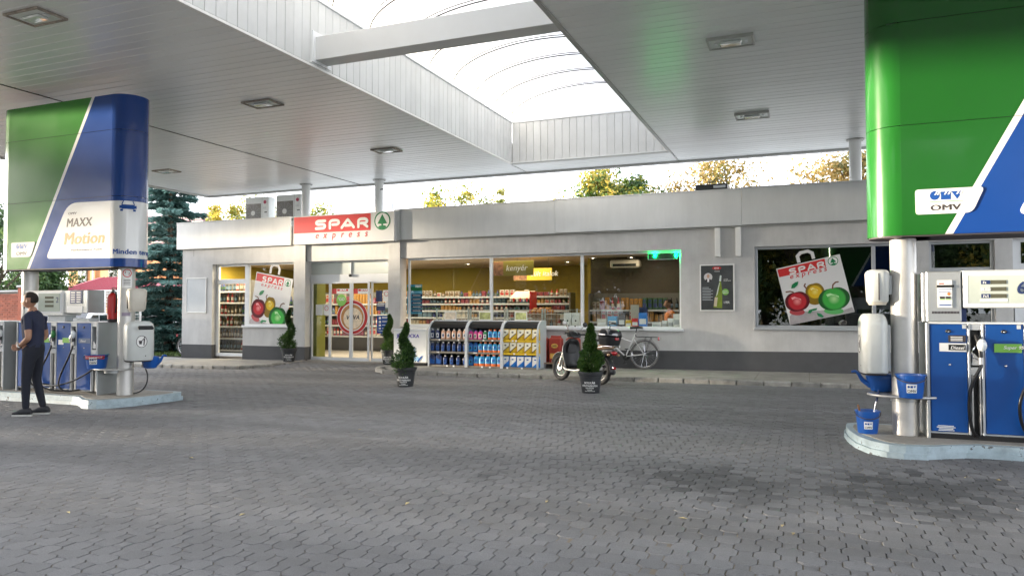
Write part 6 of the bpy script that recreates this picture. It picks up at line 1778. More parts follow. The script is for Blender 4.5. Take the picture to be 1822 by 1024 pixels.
# wine poster in a white frame
def po(a, b_): return F(1240 + a / 10.2375, 460 + b_ / 10.24, FY - .02)
x0, z1 = po(50, 108); x1, z0 = po(690, 955)
ps = thing('poster', 'dark framed wine poster with a green bottle, on the wall between the windows', 'poster', (x0, FY - .02, z0), 0)
W_, H_ = x1 - x0, z1 - z0
for q in ((0, W_, 0, .028), (0, W_, H_ - .028, H_), (0, .028, .028, H_ - .028), (W_ - .028, W_, .028, H_ - .028)): s = MB(); s.bx(q[0], q[1], -.012, .019, q[2], q[3], .004); s.build('frame_bar', M['white'], ps)
s = MB(); s.bx(.026, W_ - .026, -.002, .019, .026, H_ - .026); s.build('sheet', mat('slate print', (.055, .06, .062), .35, var=.25, vs=5), ps)
def pl(a, b_): x, z = po(a, b_); return x - x0, z - z0
def flat(poly, m_, nm, d, parent=ps): s = MB(); s.prism(poly, -.0035 - d, -.0025 - d); return s.build(nm, m_, parent)
def plq(*p): return [pl(*q) for q in p]
c_ = pl(362, 172); flat(disc(c_[0], c_[1], .10, .034, 24), M['redp'], 'brand_oval', 0); text('SPAR', .045, M['whitep'], ps, (c_[0] - .055, -.0048, c_[1] - .016), bold=.0015)
c_ = pl(325, 240); text('Cuvée', .045, M['whitep'], ps, (c_[0] - .01, -.0035, c_[1]), shear=.3)
c_ = pl(205, 335); flat(disc(c_[0], c_[1], .093, .093, 28), mat('pale portrait ground', (.62, .60, .60), .5), 'portrait', 0)
flat(plq((150, 395), (175, 370), (240, 370), (270, 395), (250, 418), (205, 428), (165, 418)), M['greyt'], 'portrait_coat', .0012)
flat(plq((190, 370), (225, 370), (222, 424), (190, 424)), M['whitep'], 'portrait_shirt', .0024); q = pl(206, 318); flat(disc(q[0], q[1], .030, .045, 18), mat('skin print', (.55, .34, .24), .5), 'portrait_face', .0024)
flat(plq((412, 410), (440, 410), (446, 480), (462, 620), (460, 900), (300, 890), (335, 700), (372, 560)), mat('green bottle print', (.22, .30, .04), .25, var=.3, vs=6), 'bottle', 0)
flat(plq((420, 302), (448, 306), (440, 412), (404, 408)), mat('pale capsule print', (.62, .70, .66), .4), 'bottle_capsule', .0012)
flat(plq((325, 700), (380, 704), (360, 872), (306, 862)), mat('wine label print', (.58, .50, .34), .5), 'bottle_label', .0012)
flat(plq((412, 430), (420, 430), (380, 640), (350, 690), (372, 570)), mat('bottle glint print', (.62, .68, .60), .3), 'bottle_glint', .0012)
c_ = pl(520, 605); flat(disc(c_[0], c_[1], .072, .072, 28), M['lgreenp'], 'green_spot', .0012)
text('ÍZLETES', .03, M['whitep'], ps, (c_[0] - .06, -.006, c_[1] + .005), bold=.001); text('AJÁNLAT', .03, M['whitep'], ps, (c_[0] - .06, -.006, c_[1] - .03), bold=.001)
c_ = pl(485, 815); text('1.959.', .075, M['whitep'], ps, (c_[0], -.0035, c_[1]), bold=.003, sx=.72)
c_ = pl(485, 385); text('CUVÉE', .032, M['whitep'], ps, (c_[0], -.0035, c_[1])); c_ = pl(485, 410); text('FEHÉR BOR', .032, M['whitep'], ps, (c_[0], -.0035, c_[1]))
for k in range(9):
    a, b_ = pl(100, 522 + k * 28); e = pl(215 + (k * 37) % 75, 0)[0]; s = MB(); s.bx(a, e, -.0034, -.0026, b_ - .012, b_); s.build('text_line', M['greyp'], ps)

# ================================================================== SPAR BAG PRINTS ON TWO WINDOWS
def clip_poly(poly, zmin):
    out = []
    for i in range(len(poly)):
        a, b_ = poly[i - 1], poly[i]
        if (a[1] >= zmin) != (b_[1] >= zmin): t = (zmin - a[1]) / (b_[1] - a[1]); out.append((a[0] + (b_[0] - a[0]) * t, zmin))
        if b_[1] >= zmin: out.append(b_)
    return out
M['bagw'] = mat('bag print white', (.74, .73, .72), .35)
def apple_mat(nm, rim, mid, hi): return ramp_mat(nm, [(0, rim), (.22, rim), (.34, mid), (.62, mid), (.95, hi)], .25)
M['apr'] = apple_mat('red apple print', (.10, .006, .012), (.50, .02, .03), (.78, .25, .25))
M['apy'] = apple_mat('yellow apple print', (.25, .15, .01), (.75, .48, .02), (.85, .70, .15))
M['apg'] = apple_mat('green apple print', (.012, .10, .02), (.05, .42, .06), (.40, .70, .30))
M['bstem'] = mat('stem print', (.16, .06, .02), .5)
M['bshade'] = mat('soft grey print', (.40, .37, .38), .4, var=.25, vs=3)
def bag(label, TL, TR, H_px, Y, zmin, zoom, sc_h):
    """TL, TR: photo pixels of the bag's top corners"""
    a, b_ = F(*TL, Y), F(*TR, Y)
    U = Vector((b_[0] - a[0], b_[1] - a[1])); W_ = U.length; u = U.normalized(); v = Vector((u.y, -u.x)); Hh = W_ * sc_h
    t = thing('bag_print', label, 'window print', (a[0], Y, a[1]), 0, 'shopping bag prints stuck on the shop windows')
    # layout measured on the large one, in (right, down) fractions
    o_, ux, vx = Vector((262, 308)), Vector((723, -168)), Vector((175, 675))
    det = ux.x * vx.y - ux.y * vx.x
    def Lc(x, y): d = Vector((x, y)) - o_; return ((d.x * vx.y - d.y * vx.x) / det, (ux.x * d.y - ux.y * d.x) / det)
    def T(x, y): q = Lc(x, y); p = u * (q[0] * W_) + v * (q[1] * Hh); return (p.x + a[0], p.y + a[1])
    def fl(pts, m_, nm, k, par=t): s = MB(); s.prism(clip_poly([T(*p) for p in pts], zmin), Y - .0012 * k - .001, Y - .0012 * k); return s.build(nm, m_, par, world=True)
    fl([(262, 308), (985, 140), (1160, 815), (437, 983)], M['bagw'], 'sheet', 0)
    for st in ([(528, 235), (508, 158), (540, 118), (626, 98), (676, 122), (694, 190)],): s = MB(); stroke(s, [T(*p) for p in st], .052 * W_, Y - .001, Y, caps=False); s.build('carrying_loop', M['bagw'], t, world=True)
    fl([(277, 318), (818, 192), (836, 290), (302, 410)], M['redp'], 'red_band', 1)
    gx = [(405, 0), (512, 0), (622, 0), (728, 0), (822, 0)]
    def LT(uu, vv):
        k = min(3, int(uu)); f = uu - k
        x = 408 + k * 106 + f * 92; y = 318 - (x - 408) * .235 + (1 - vv) * 55
        x += (1 - vv) * 15
        return T(x, y)
    spar_word(t, LT, Y - .0042, Y - .0032, .026 * W_, M['whitep'])
    an = math.atan2(u.y, u.x)
    q = T(425, 432); ex = text('express', .115 * W_, M['redp'], t, (q[0] - a[0], -.0026, q[1] - a[1]), shear=.22, bold=.0022, sp=1.5)
    xs_ = [p_.co.x for p_ in ex.data.vertices]; q2 = T(845, 330); ln = math.hypot(q2[0] - q[0], q2[1] - q[1])
    ex.data.transform(Matrix.Diagonal((ln / (max(xs_) - min(xs_)), 1, 1, 1))); ex.rotation_euler = (0, -an, 0)
    c_ = T(912, 220); rl = .078 * W_
    def LG(x, y): p = u * x * rl - v * y * rl * .95; return (c_[0] + p.x, c_[1] + p.y)
    fir_logo(t, LG, Y - .0025, Y - .0015, M['greenp'], M['whitep'])
    # soft ground and apples
    fl([(430, 880), (500, 800), (640, 820), (820, 800), (1000, 815), (1130, 760), (1158, 812), (437, 981)], M['bshade'], 'print_ground', 1)
    for nm, cx_, cy_, rx__, ry__, m_, k in (('yellow_apple', 715, 585, 108, 112, 'apy', 2), ('red_apple', 515, 700, 143, 124, 'apr', 3), ('green_apple', 930, 665, 178, 140, 'apg', 4)):
        lens = [(cx_ + rx__ * .62 * math.cos(2 * PI * j / 24), cy_ + ry__ * 1.02 + 40 * math.sin(2 * PI * j / 24)) for j in range(24)]
        fl(lens, {'apy': M['apy'], 'apr': mat('red gleam', (.40, .05, .06), .4), 'apg': mat('green gleam', (.10, .42, .12), .4)}[m_], 'apple_gleam', k - .6)
        cc = T(cx_, cy_); s = MB(); n = 36; rw, rh = rx__ / 742 * W_, ry__ / 697 * Hh
        pts = []
        for j in range(n):
            A = 2 * PI * j / n; dent = 1 - .10 * math.exp(-((A - PI / 2) / .35) ** 2) - .06 * math.exp(-((A - 3 * PI / 2) / .4) ** 2)
            p = u * (rw * math.cos(A) * dent) - v * (rh * math.sin(A) * dent); pts.append((p.x / rw, p.y / rw))
        cp = clip_poly([(x * rw + cc[0], z * rw + cc[1]) for x, z in pts], zmin)
        s.prism([((x - cc[0]) / rw, (z - cc[1]) / rw) for x, z in cp], -.0012 * k - .001, -.0012 * k)
        s.v = [(x, y_, z) for x, y_, z in s.v]
        ob = s.build(nm, M[m_], t); ob.scale = (rw, 1, rw); ob.location = (cc[0] - a[0], 0, cc[1] - a[1])
        hl = [(cx_ + rx__ * (-.5 + .8 * q), cy_ - ry__ * (.35 + .12 * math.sin(q * 5))) for q in (0, .33, .66, 1)] + [(cx_ + rx__ * (.3 - .7 * q), cy_ - ry__ * (.12 + .2 * math.sin(q * 3))) for q in (0, .33, .66, 1)]
        fl(hl, {'apy': mat('yellow glint', (.88, .75, .25), .3), 'apr': mat('red glint', (.80, .32, .32), .3), 'apg': mat('green glint', (.45, .75, .38), .3)}[m_], 'apple_glint', k + .5)
        st = {'apy': [(620, 548), (592, 515), (602, 490)], 'apr': [(465, 590), (430, 580), (385, 588)], 'apg': [(912, 545), (915, 500), (945, 470), (972, 466)]}[m_]
        s = MB(); stroke(s, [T(*p) for p in st], .022 * W_, Y - .0012 * (k + 1) - .001, Y - .0012 * (k + 1)); s.build('apple_stem', M['bstem'], t, world=True)
    for lf in ([(442, 545), (450, 500), (490, 470), (524, 460), (515, 505), (480, 540)], [(636, 838), (650, 800), (700, 785), (745, 775), (735, 800), (690, 810), (668, 840)], [(738, 832), (790, 845), (822, 875), (800, 888), (752, 870)]):
        fl(lf, M['greenp'], 'leaf_print', 6)
    return t
bag('large shopping bag print with apples on the dark right hand window', (1380.9, 478.1), (1493.9, 451.9), 0, FY + .142, 1.162, 6.4, .96)
bag('shopping bag print with apples on the bright left hand window', (456.9, 483.0), (521.8, 496.3), 0, FY + .182, 1.088, 5.85, 1.24)
# ================================================================== INSIDE THE SHOP
M['ywall'] = mat('mustard wall', (.30, .22, .02), .7, var=.06)
M['ceil'] = mat('warm ceiling', (.62, .50, .40), .8)
M['floor'] = mat('shop floor tile', (.38, .36, .34), .4)
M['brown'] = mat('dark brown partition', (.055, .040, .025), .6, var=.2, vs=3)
M['inshelf'] = mat('shop shelf', (.13, .125, .115), .5)
def RB(name, m, *q): s = MB(); s.bx(*q); o = s.build(name, M[m], shop, world=True); return o
RB('floor_slab', 'floor', -17.6, 8.7, FY + .3, 25.7, .0, .10)
RB('ceiling_slab', 'ceil', -17.6, -4.6, FY + .31, 25.7, 2.95, 3.0)
RB('ceiling_slab', 'ceil', -4.59, -2.2, FY + .31, 25.7, 2.95, 3.0)
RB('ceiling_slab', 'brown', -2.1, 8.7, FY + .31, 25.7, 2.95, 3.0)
RB('inner_wall', 'ywall', -17.6, -5.75, 23.0, 23.1, .1, 2.95)
RB('inner_wall', 'ywall', -17.598, -17.56, FY + .32, 22.99, .1, 2.94)
RB('inner_wall', 'ywall', -5.75, -5.66, 19.9, 23.1, .1, 2.95)
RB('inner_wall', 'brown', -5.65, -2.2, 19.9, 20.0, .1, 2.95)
RB('inner_wall', 'brown', -2.2, -2.08, FY + .3, 25.7, .1, 2.95)
RB('inner_wall', 'dark', -2.08, 8.7, 18.9, 19.0, .1, 2.95)  # coloured near black to stand for the unlit right hand room
for x, y, pw, sx_, sy_ in ((-8.8, 19.2, 18, 4.5, 2.0), (-13.3, 19.6, 18, 2.4, 2.2), (-16.0, 18.45, 16, 2.0, .35), (-16.8, 17.64, 8, 1.3, .2), (-3.8, 18.6, 2.5, 1.0, .8)):
    l_ = bpy.data.lights.new('ceiling_light_panel', 'AREA'); l_.shape = 'RECTANGLE'; l_.size, l_.size_y = sx_, sy_; l_.energy = pw; l_.color = (1, .80, .56)
    o = bpy.data.objects.new('ceiling_light_panel', l_); COL.objects.link(o); o.location = (x, y, 2.93)
M['spot'] = mat('lit spot', (.9, .8, .6), .4, emit=(1, .82, .58), es=2.5)
for i, (px, py) in enumerate(((833, 469), (939, 465), (1010, 465), (1055, 458), (1123, 457))):
    p = atZ(px, py, 2.94)
    if not (FY + .5 < p.y < 23): p = Vector((F(px, py, 19.0)[0], 19.0, 2.94))
    t = thing('ceiling_spot', 'small round lit spot in the shop ceiling, %s from the left' % ORD[i], 'ceiling light', (p.x, p.y, 2.945), 0, 'lit spots in the shop ceiling')
    s = MB(); s.lathe([(.11, 0), (.11, -.02), (.075, -.022)], 18); s.build('ring', M['white'], t, smooth=40)
    s = MB(); s.lathe([(.075, -.02), (0, -.024)], 18); s.build('lamp', M['spot'], t)
pal = [(.55, .03, .03), (.60, .30, .06), (.82, .78, .68), (.04, .06, .22), (.26, .04, .035), (.05, .14, .06), (.22, .12, .06), (.45, .26, .10), (.60, .54, .44), (.02, .02, .025), (.32, .06, .12), (.14, .24, .32)]
pmat = [mat('packet print %d' % i, tuple(v * .62 for v in c), .45, var=.35, vs=30) for i, c in enumerate(pal)]
CNAME = 'red orange cream navy maroon green brown amber beige black magenta teal'.split()
def packet_mesh(k):
    g = random.Random(k); s = MB(); w_, h_, d_ = g.uniform(.08, .15), g.uniform(.14, .27), g.uniform(.06, .12)
    if k % 3 == 0:
        s.lathe([(.035, 0), (.040, .01), (.040, h_ * .22), (.0405, h_ * .23), (.0405, h_ * .55), (.040, h_ * .56), (.040, h_ * .62), (.014, h_ * .85), (.014, h_ * 1.1), (0, h_ * 1.1)], 10); lo, hi = 30, 40
    else:
        s.bx(-w_ / 2, w_ / 2, -d_ / 2, d_ / 2, 0, h_, .01); lo = len(s.f)
        y_ = -d_ / 2 - .0015; s.quad((-w_ * .38, y_, h_ * .2), (w_ * .38, y_, h_ * .2), (w_ * .38, y_, h_ * .55), (-w_ * .38, y_, h_ * .6)); s.quad((-w_ * .3, y_, h_ * .68), (w_ * .3, y_, h_ * .68), (w_ * .3, y_, h_ * .85), (-w_ * .3, y_, h_ * .85)); hi = len(s.f)
    me = s.mesh('packet', pmat[k % 12], 40); me.materials.append(pmat[(k * 5 + 2) % 12])
    for i in range(lo, hi): me.polygons[i].material_index = 1
    return me, w_
pk = [packet_mesh(k) for k in range(36)]
def ordw(n):
    o = 'first second third fourth fifth sixth seventh eighth ninth tenth eleventh twelfth thirteenth fourteenth fifteenth sixteenth seventeenth eighteenth nineteenth'.split()
    if n < 19: return o[n]
    t_ = {20: 'twentieth', 30: 'thirtieth', 40: 'fortieth', 50: 'fiftieth', 60: 'sixtieth'}; b_ = {2: 'twenty', 3: 'thirty', 4: 'forty', 5: 'fifty', 6: 'sixty'}; m_ = n + 1
    return t_[m_] if m_ % 10 == 0 else b_[m_ // 10] + '-' + o[m_ % 10 - 1]
SHN = {6: ['bottom', 'second', 'third', 'fourth', 'fifth', 'top'], 1: ['only'], 2: ['lower', 'upper'], 3: ['bottom', 'middle', 'top'], 4: ['bottom', 'second', 'third', 'top']}
lbm = {}
def goods_shelf(label, x0, x1, y, zs, dep, glabel, group, only=None, top=None, sc_=1.28, bulk=0):
    t = thing('goods_shelf', label, 'shelf', ((x0 + x1) / 2, y, .10), 0)
    hx = (x1 - x0) / 2; hi = (top or zs[-1] + .35) - .10
    s = MB(); s.bx(-hx, hx, dep - .03, dep, 0, hi); s.build('back_panel', M['inshelf'], t)
    for xx in (-hx, hx - .04): s = MB(); s.bx(xx, xx + .04, 0, dep - .031, 0, hi); s.build('upright', M['inshelf'], t)
    BK, BI = MB(), []
    for zi, z in enumerate(zs):
        s = MB(); s.bx(-hx + .041, hx - .041, .02, dep - .031, z - .13, z - .10); sh = s.build('shelf_board', M['inshelf'], t)
        s = MB(); s.bx(-hx + .041, hx - .041, .008, .019, z - .145, z - .095); s.build('price_rail', M['alu'], sh)
        x = x0 + .1; k = rnd.randrange(36); run = 0; cnt = 0
        while x < x1 - .12:
            if run <= 0: k = (rnd.randrange(36) if only is None else rnd.choice(only)); run = rnd.randint(1, 3)
            me, w_ = pk[k]
            if zi < bulk:                       # rows behind the racks and baskets, seen only in slivers
                n0 = len(BK.v); vv = [tuple(v.co) for v in me.vertices]; BK.add([(vx + x + w_ / 2, vy + y + .1, vz * sc_ + z + .001) for vx, vy, vz in vv], [tuple(p.vertices) for p in me.polygons]); BI += [k % 12] * (len(me.polygons))
            else:
                o = bpy.data.objects.new('packet', me); COL.objects.link(o); o.location = (x + w_ / 2, y + dy + rnd.uniform(-.015, .015), z + .001); o.rotation_euler = (0, 0, rnd.gauss(0, .08)); o.scale = (1, 1, sc_)
                tag(o, '%s packet, %s from the left on the %s shelf %s' % (CNAME[k % 12], ordw(cnt), SHN[len(zs) - bulk][zi - bulk], glabel), 'packet', group); cnt += 1
            x += w_ + .022; run -= 1
    if BI:
        o = BK.build('goods', pmat[0], t, world=True, kind='stuff'); [o.data.materials.append(q) for q in pmat[1:]]
        o.data.polygons.foreach_set('material_index', BI)
    return t
goods_shelf('long shelf of groceries behind the middle and left panes of the long window', -11.9, -6.35, 20.2, (1.06, 1.27, 1.48, 1.69, 1.90), .5, 'behind the long window', 'groceries behind the long window', top=2.0, sc_=.74, bulk=2)
goods_shelf('tall shelf of groceries seen through the sliding doors', -16.4, -12.75, 21.0, (.62, .98, 1.34, 1.70), .5, 'behind the sliding doors', 'groceries behind the sliding doors', top=2.1)
goods_shelf('drinks shelf behind the glazed door at the left end', -17.5, -15.95, 17.95, (.25, .62, .99, 1.36, 1.73, 2.08), .4, 'behind the glazed door', 'drinks behind the left door', only=[0, 3, 6, 12, 18, 24, 30, 33], top=2.42)
goods_shelf('drinks shelf behind the left window, partly covered by the bag print', -16.7, -14.7, 18.9, (1.3, 1.62), .4, 'behind the left window', 'drinks behind the left window', only=[0, 3, 9, 15, 21, 27], top=2.2)
goods_shelf('dim shelf of small goods behind the counter in the third pane', -5.6, -3.1, 19.45, (1.18, 1.5), .4, 'in the dim right pane', 'goods behind the counter', top=1.95)
# red framed bread stand with striped canopy top behind the second pane
x0, z0 = F(907, 560, 18.9); x1, z1 = F(942, 522, 18.9)
bs = thing('bread_stand', 'red and white bread stand under the hanging bread sign', 'stand', (x0, 18.9, .1), 0)
s = MB(); s.prism([(0, z1 - .22), (.45, z1 - .02), (.45, z1 - .06), (0, z1 - .26)], 0, x1 - x0, 'x'); s.build('slanted_top', mat('striped awning', (.72, .55, .42), .5), bs)
for k in range(6): s = MB(); a = (x1 - x0) * k / 6; s.bx(a, a + (x1 - x0) / 12, -.006, -.001, z1 - .32, z1 - .22); s.build('valance_stripe', M['redp'] if k % 2 else M['whitep'], bs)
s = MB(); s.bx(x1 - x0, x1 - x0 + .05, 0, .45, 0, z1 - .04); s.build('end_panel', M['red'], bs)
for zz_ in (.5, .85, 1.15): s = MB(); s.bx(.0, x1 - x0 - .001, .02, .43, zz_, zz_ + .02); s.build('shelf_board', M['inshelf'], bs)
for k in range(7):
    o = bpy.data.objects.new('loaf', None) if False else None
    s = MB(); s.sph((0, 0, 0), (.09, .06, .05), 12, 8); o = s.build('loaf', mat('bread crust', (.40, .19, .06), .7, var=.3, vs=12), smooth=60)
    o.location = (x1 + .18 + (k % 4) * .17, 18.75 + (k // 4) * .15, 1.45 + (k // 4) * .06); tag(o, 'brown loaf by the red bread stand, %s from left, %s row' % (ORD[k % 4], ('front', 'back')[k // 4]), 'bread', 'loaves beside the red stand')
s = MB(); s.bx(-.42, .42, -.16, .30, -.05, .0, .01); s.bx(-.40, .40, -.12, .26, -1.3, -.051)
o = s.build('bread_counter', M['wood'], loc=(x1 + .45, 18.75, 1.40)); tag(o, 'wooden bread counter right of the red bread stand', 'counter')
# hanging signs
M['olive'] = mat('olive sign board', (.24, .21, .035), .5); M['crust'] = mat('bread picture', (.30, .15, .08), .5, var=.6, vs=12); M['ysign'] = mat('yellow sign board', (.75, .55, .05), .5)
def hang(label, a, b_, Y, m_, word, tx, tz, sz, pic):
    x0, z1 = F(a[0], a[1], Y); x1, z0 = F(b_[0], b_[1], Y)
    t = thing('hanging_sign', label, 'sign', (x0, Y, z0), 0); w_, h_ = x1 - x0, z1 - z0
    s = MB(); s.bx(0, w_, 0, .03, 0, h_, .005); s.build('board', M[m_], t)
    s = MB(); s.bx(0, w_ * pic, -.004, -.001, .01, h_ - .01); s.build('picture', M['crust'], t)
    for xx in (.1, w_ - .1): s = MB(); s.cyl((xx, .015, h_), (xx, .015, 2.95 - z0), .004, n=5); s.build('wire', M['greyt'], t)
    text(word, sz, M['whitep'], t, (w_ * tx, -.004, h_ * tz), bold=.003, shear=.2)
hang('olive hanging sign with the word kenyér and a bread picture', (873, 465), (949, 489.5), 18.4, 'olive', 'kenyér', .36, .34, .22, .30)
hang('smaller yellow hanging sign partly behind the bread sign', (914, 478), (982, 498), 19.4, 'ysign', 'sült italok', .45, .36, .20, .35)
# wire baskets just inside the long window
M['wire'] = mat('pale wire', (.55, .60, .60), .35, metal=.5)
xb = [F(p, 560, 17.8)[0] for p in (776, 836, 901, 968, 1030)]
for k in range(4):
    t = thing('wire_basket', ('first', 'second', 'third', 'fourth')[k] + ' wire basket from the left standing inside the long window', 'basket', (xb[k], 17.8, .98), 0, 'wire baskets inside the long window')
    w_ = xb[k + 1] - xb[k] - .03
    for xx in (0, w_ - .04): s = MB(); s.bx(xx, xx + .04, 0, .03, -.88, .55); s.build('post', M['wire'], t)
    s = MB()
    for i in range(1, 9): s.cyl((w_ * i / 9, 0, .05), (w_ * i / 9, 0, .52), .004, n=5)
    for z in (.05, .17, .29, .41, .52): s.cyl((.03, 0, z), (w_ - .03, 0, z), .005, n=5)
    for i in range(1, 9): s.cyl((w_ * i / 9, .5, .05), (w_ * i / 9, .5, .52), .004, n=5)
    s.cyl((.03, .5, .52), (w_ - .03, .5, .52), .005, n=5)
    s.build('mesh', M['wire'], t, kind='stuff')
    s = MB(); s.bx(.02, w_ - .02, .03, .5, .03, .045); s.build('floor_tray', M['wire'], t)
    for j in range(4):
        me, _ = pk[rnd.randrange(36)]; o = bpy.data.objects.new('packet', me); COL.objects.link(o)
        o.location = (xb[k] + .12 + j * w_ / 4.4, 17.8 + .2 + rnd.uniform(-.05, .1), .98 + .047); o.rotation_euler = (0, 0, rnd.uniform(-.5, .5)); tag(o, 'packet, %s of four lying in the %s wire basket from the left' % (ORD[j], ORD[k]), 'packet', 'packets in the wire baskets')
# price poster inside the left edge of the long window
x0, z1 = F(724, 506, FY + .16); x1, z0 = F(750.5, 558, FY + .16)
t = thing('price_poster', 'blue and green price poster stuck inside the left edge of the long window', 'poster', (x0, FY + .175, z0), 0); w_, h_ = x1 - x0, z1 - z0
s = MB(); s.bx(0, w_, 0, .002, 0, h_); s.build('sheet', mat('sky blue print', (.10, .42, .62), .45), t)
s = MB(); s.bx(0, w_, -.003, -.001, h_ * .78, h_ * .92); s.build('green_band', M['greenp'], t)
for k in range(5): s = MB(); s.bx(w_ * .3, w_, -.003, -.001, h_ * (.06 + k * .13), h_ * (.16 + k * .13)); s.build('price_bar', M['navyp'], t); s = MB(); s.bx(w_ * .38, w_ * .9, -.005, -.0035, h_ * (.095 + k * .13), h_ * (.12 + k * .13)); s.build('price_text', M['whitep'], t)
s = MB(); s.bx(w_ * .55, w_ * .95, -.005, -.0035, h_ * .90, h_ * .98); s.build('logo_strip', M['whitep'], t)
# objects along the inner sill of the third pane
def sill_box(name, label, px0, px1, py0, py1, m_, Y=17.50, dep=.14, cat='box', group=None):
    x0, z1 = F(px0, py0, Y); x1, z0 = F(px1, py1, Y); t = thing(name, label, cat, ((x0 + x1) / 2, Y, 1.066), 0, group)
    hw = (x1 - x0) / 2; s = MB(); s.bx(-hw, hw, 0, dep, 0, max(.05, z1 - 1.066), .006); s.build('body', m_, t); return t, hw, max(.05, z1 - 1.066)
for k, (a, b_) in enumerate(((1003, 1016.5), (1017.5, 1031))):
    t, hw, h_ = sill_box('ring_binder', ('left', 'right')[k] + ' one of two white ring binders behind the scooter windscreen', a, b_, 556, 579, M['whitep'], dep=.24, cat='binder', group='white ring binders on the sill')
    s = MB(); s.prism(disc(0, h_ * .45, .022, .022, 14), -.003, -.001); s.build('finger_hole', M['black'], t)
for nm, lb, a, b_, p0, p1, m_, cat in (('storage_box', 'bright blue upright box on the window sill of the third pane', 1136, 1151, 556, 579, bm['sky'], 'box'), ('carton', 'red carton left of the bright blue box on the sill', 1124, 1135.5, 566, 579, M['redp'], 'box'),
                                       ('carton', 'beige carton at the left end of the third pane sill', 1062, 1079, 567, 579, M['ivory'], 'box'), ('tub', 'yellow tub on the third pane sill left of the red carton', 1113, 1123.5, 569, 579, bm['yellow'], 'tub'),
                                       ('carton', 'small white carton near the right end of the sill', 1178, 1187, 570, 579, M['whitep'], 'box'), ('carton', 'medium white carton, second from the right end of the sill', 1188, 1197, 566, 579, M['whitep'], 'box'), ('carton', 'tall white carton at the right end of the sill', 1198, 1210, 558, 579, M['whitep'], 'box'),
                                       ('carton', 'low white carton right of the blue box on the sill', 1160, 1176, 573, 579, M['whitep'], 'box'), ('packet', 'cyan wrapped packet on the third pane sill', 1081, 1098, 562, 572, bm['cyan'], 'packet'), ('helmet_box', 'black round edged case left of the yellow tub', 1100, 1112, 560, 579, M['scb'], 'case')):
    t, hw, h_ = sill_box(nm, lb, a, b_, p0, p1, m_, cat=cat)
    s = MB(); s.bx(-hw * .8, hw * .8, -.003, -.001, h_ * .25, h_ * .6); s.build('label', M['whitep'] if m_ is not M['whitep'] else M['greyp'], t)
t, hw, h_ = sill_box('notice_card', 'cream notice card standing behind the red carton', 1122, 1137, 542, 579, M['ivory'], Y=17.9, dep=.02, cat='card')
t, hw, h_ = sill_box('till_screen', 'dark till screen leaning behind the blue box', 1137, 1152, 546, 579, M['navyp'], Y=18.0, dep=.05, cat='screen')
t = thing('wall_aircon', 'long indoor air conditioner under the ceiling in the third pane', 'air conditioner', (F(1085, 470, 19.3)[0], 19.3, F(1085, 476, 19.3)[1]), 0)
w_ = F(1137, 470, 19.3)[0] - t.location.x
s = MB(); s.bx(0, w_, 0, .3, 0, .2, .03); s.build('casing', M['ivory'], t); s = MB(); s.bx(.08, w_ - .08, -.004, -.001, .03, .10); s.build('outlet', M['black'], t)
# green light box in the top right corner of the long window
x0, z1 = F(1153, 448, FY + .13); x1, z0 = F(1209.5, 461, FY + .13)
t = thing('light_box', 'black box with two glowing green lamps in the top right corner of the long window', 'light box', (x0, FY + .125, z0), 0); w_, h_ = x1 - x0 - .04, z1 - z0
s = MB(); s.bx(0, w_, .0, .02, 0, h_); s.build('back', M['black'], t)
s = MB(); s.bx(0, w_, -.03, -.001, 0, .010); s.bx(0, .010, -.03, -.001, .0101, h_); s.build('frame', M['alu'], t)
M['led'] = mat('green led', (.2, .9, .4), .4, emit=(.0, 1, .14), es=19)
for px in (1165.5, 1203):
    q = F(px, 454.5, FY + .12); s = MB(); s.sph((q[0] - x0, -.02, q[1] - z0), (.035, .025, .045), 12, 8); s.build('lamp', M['led'], t, smooth=60)

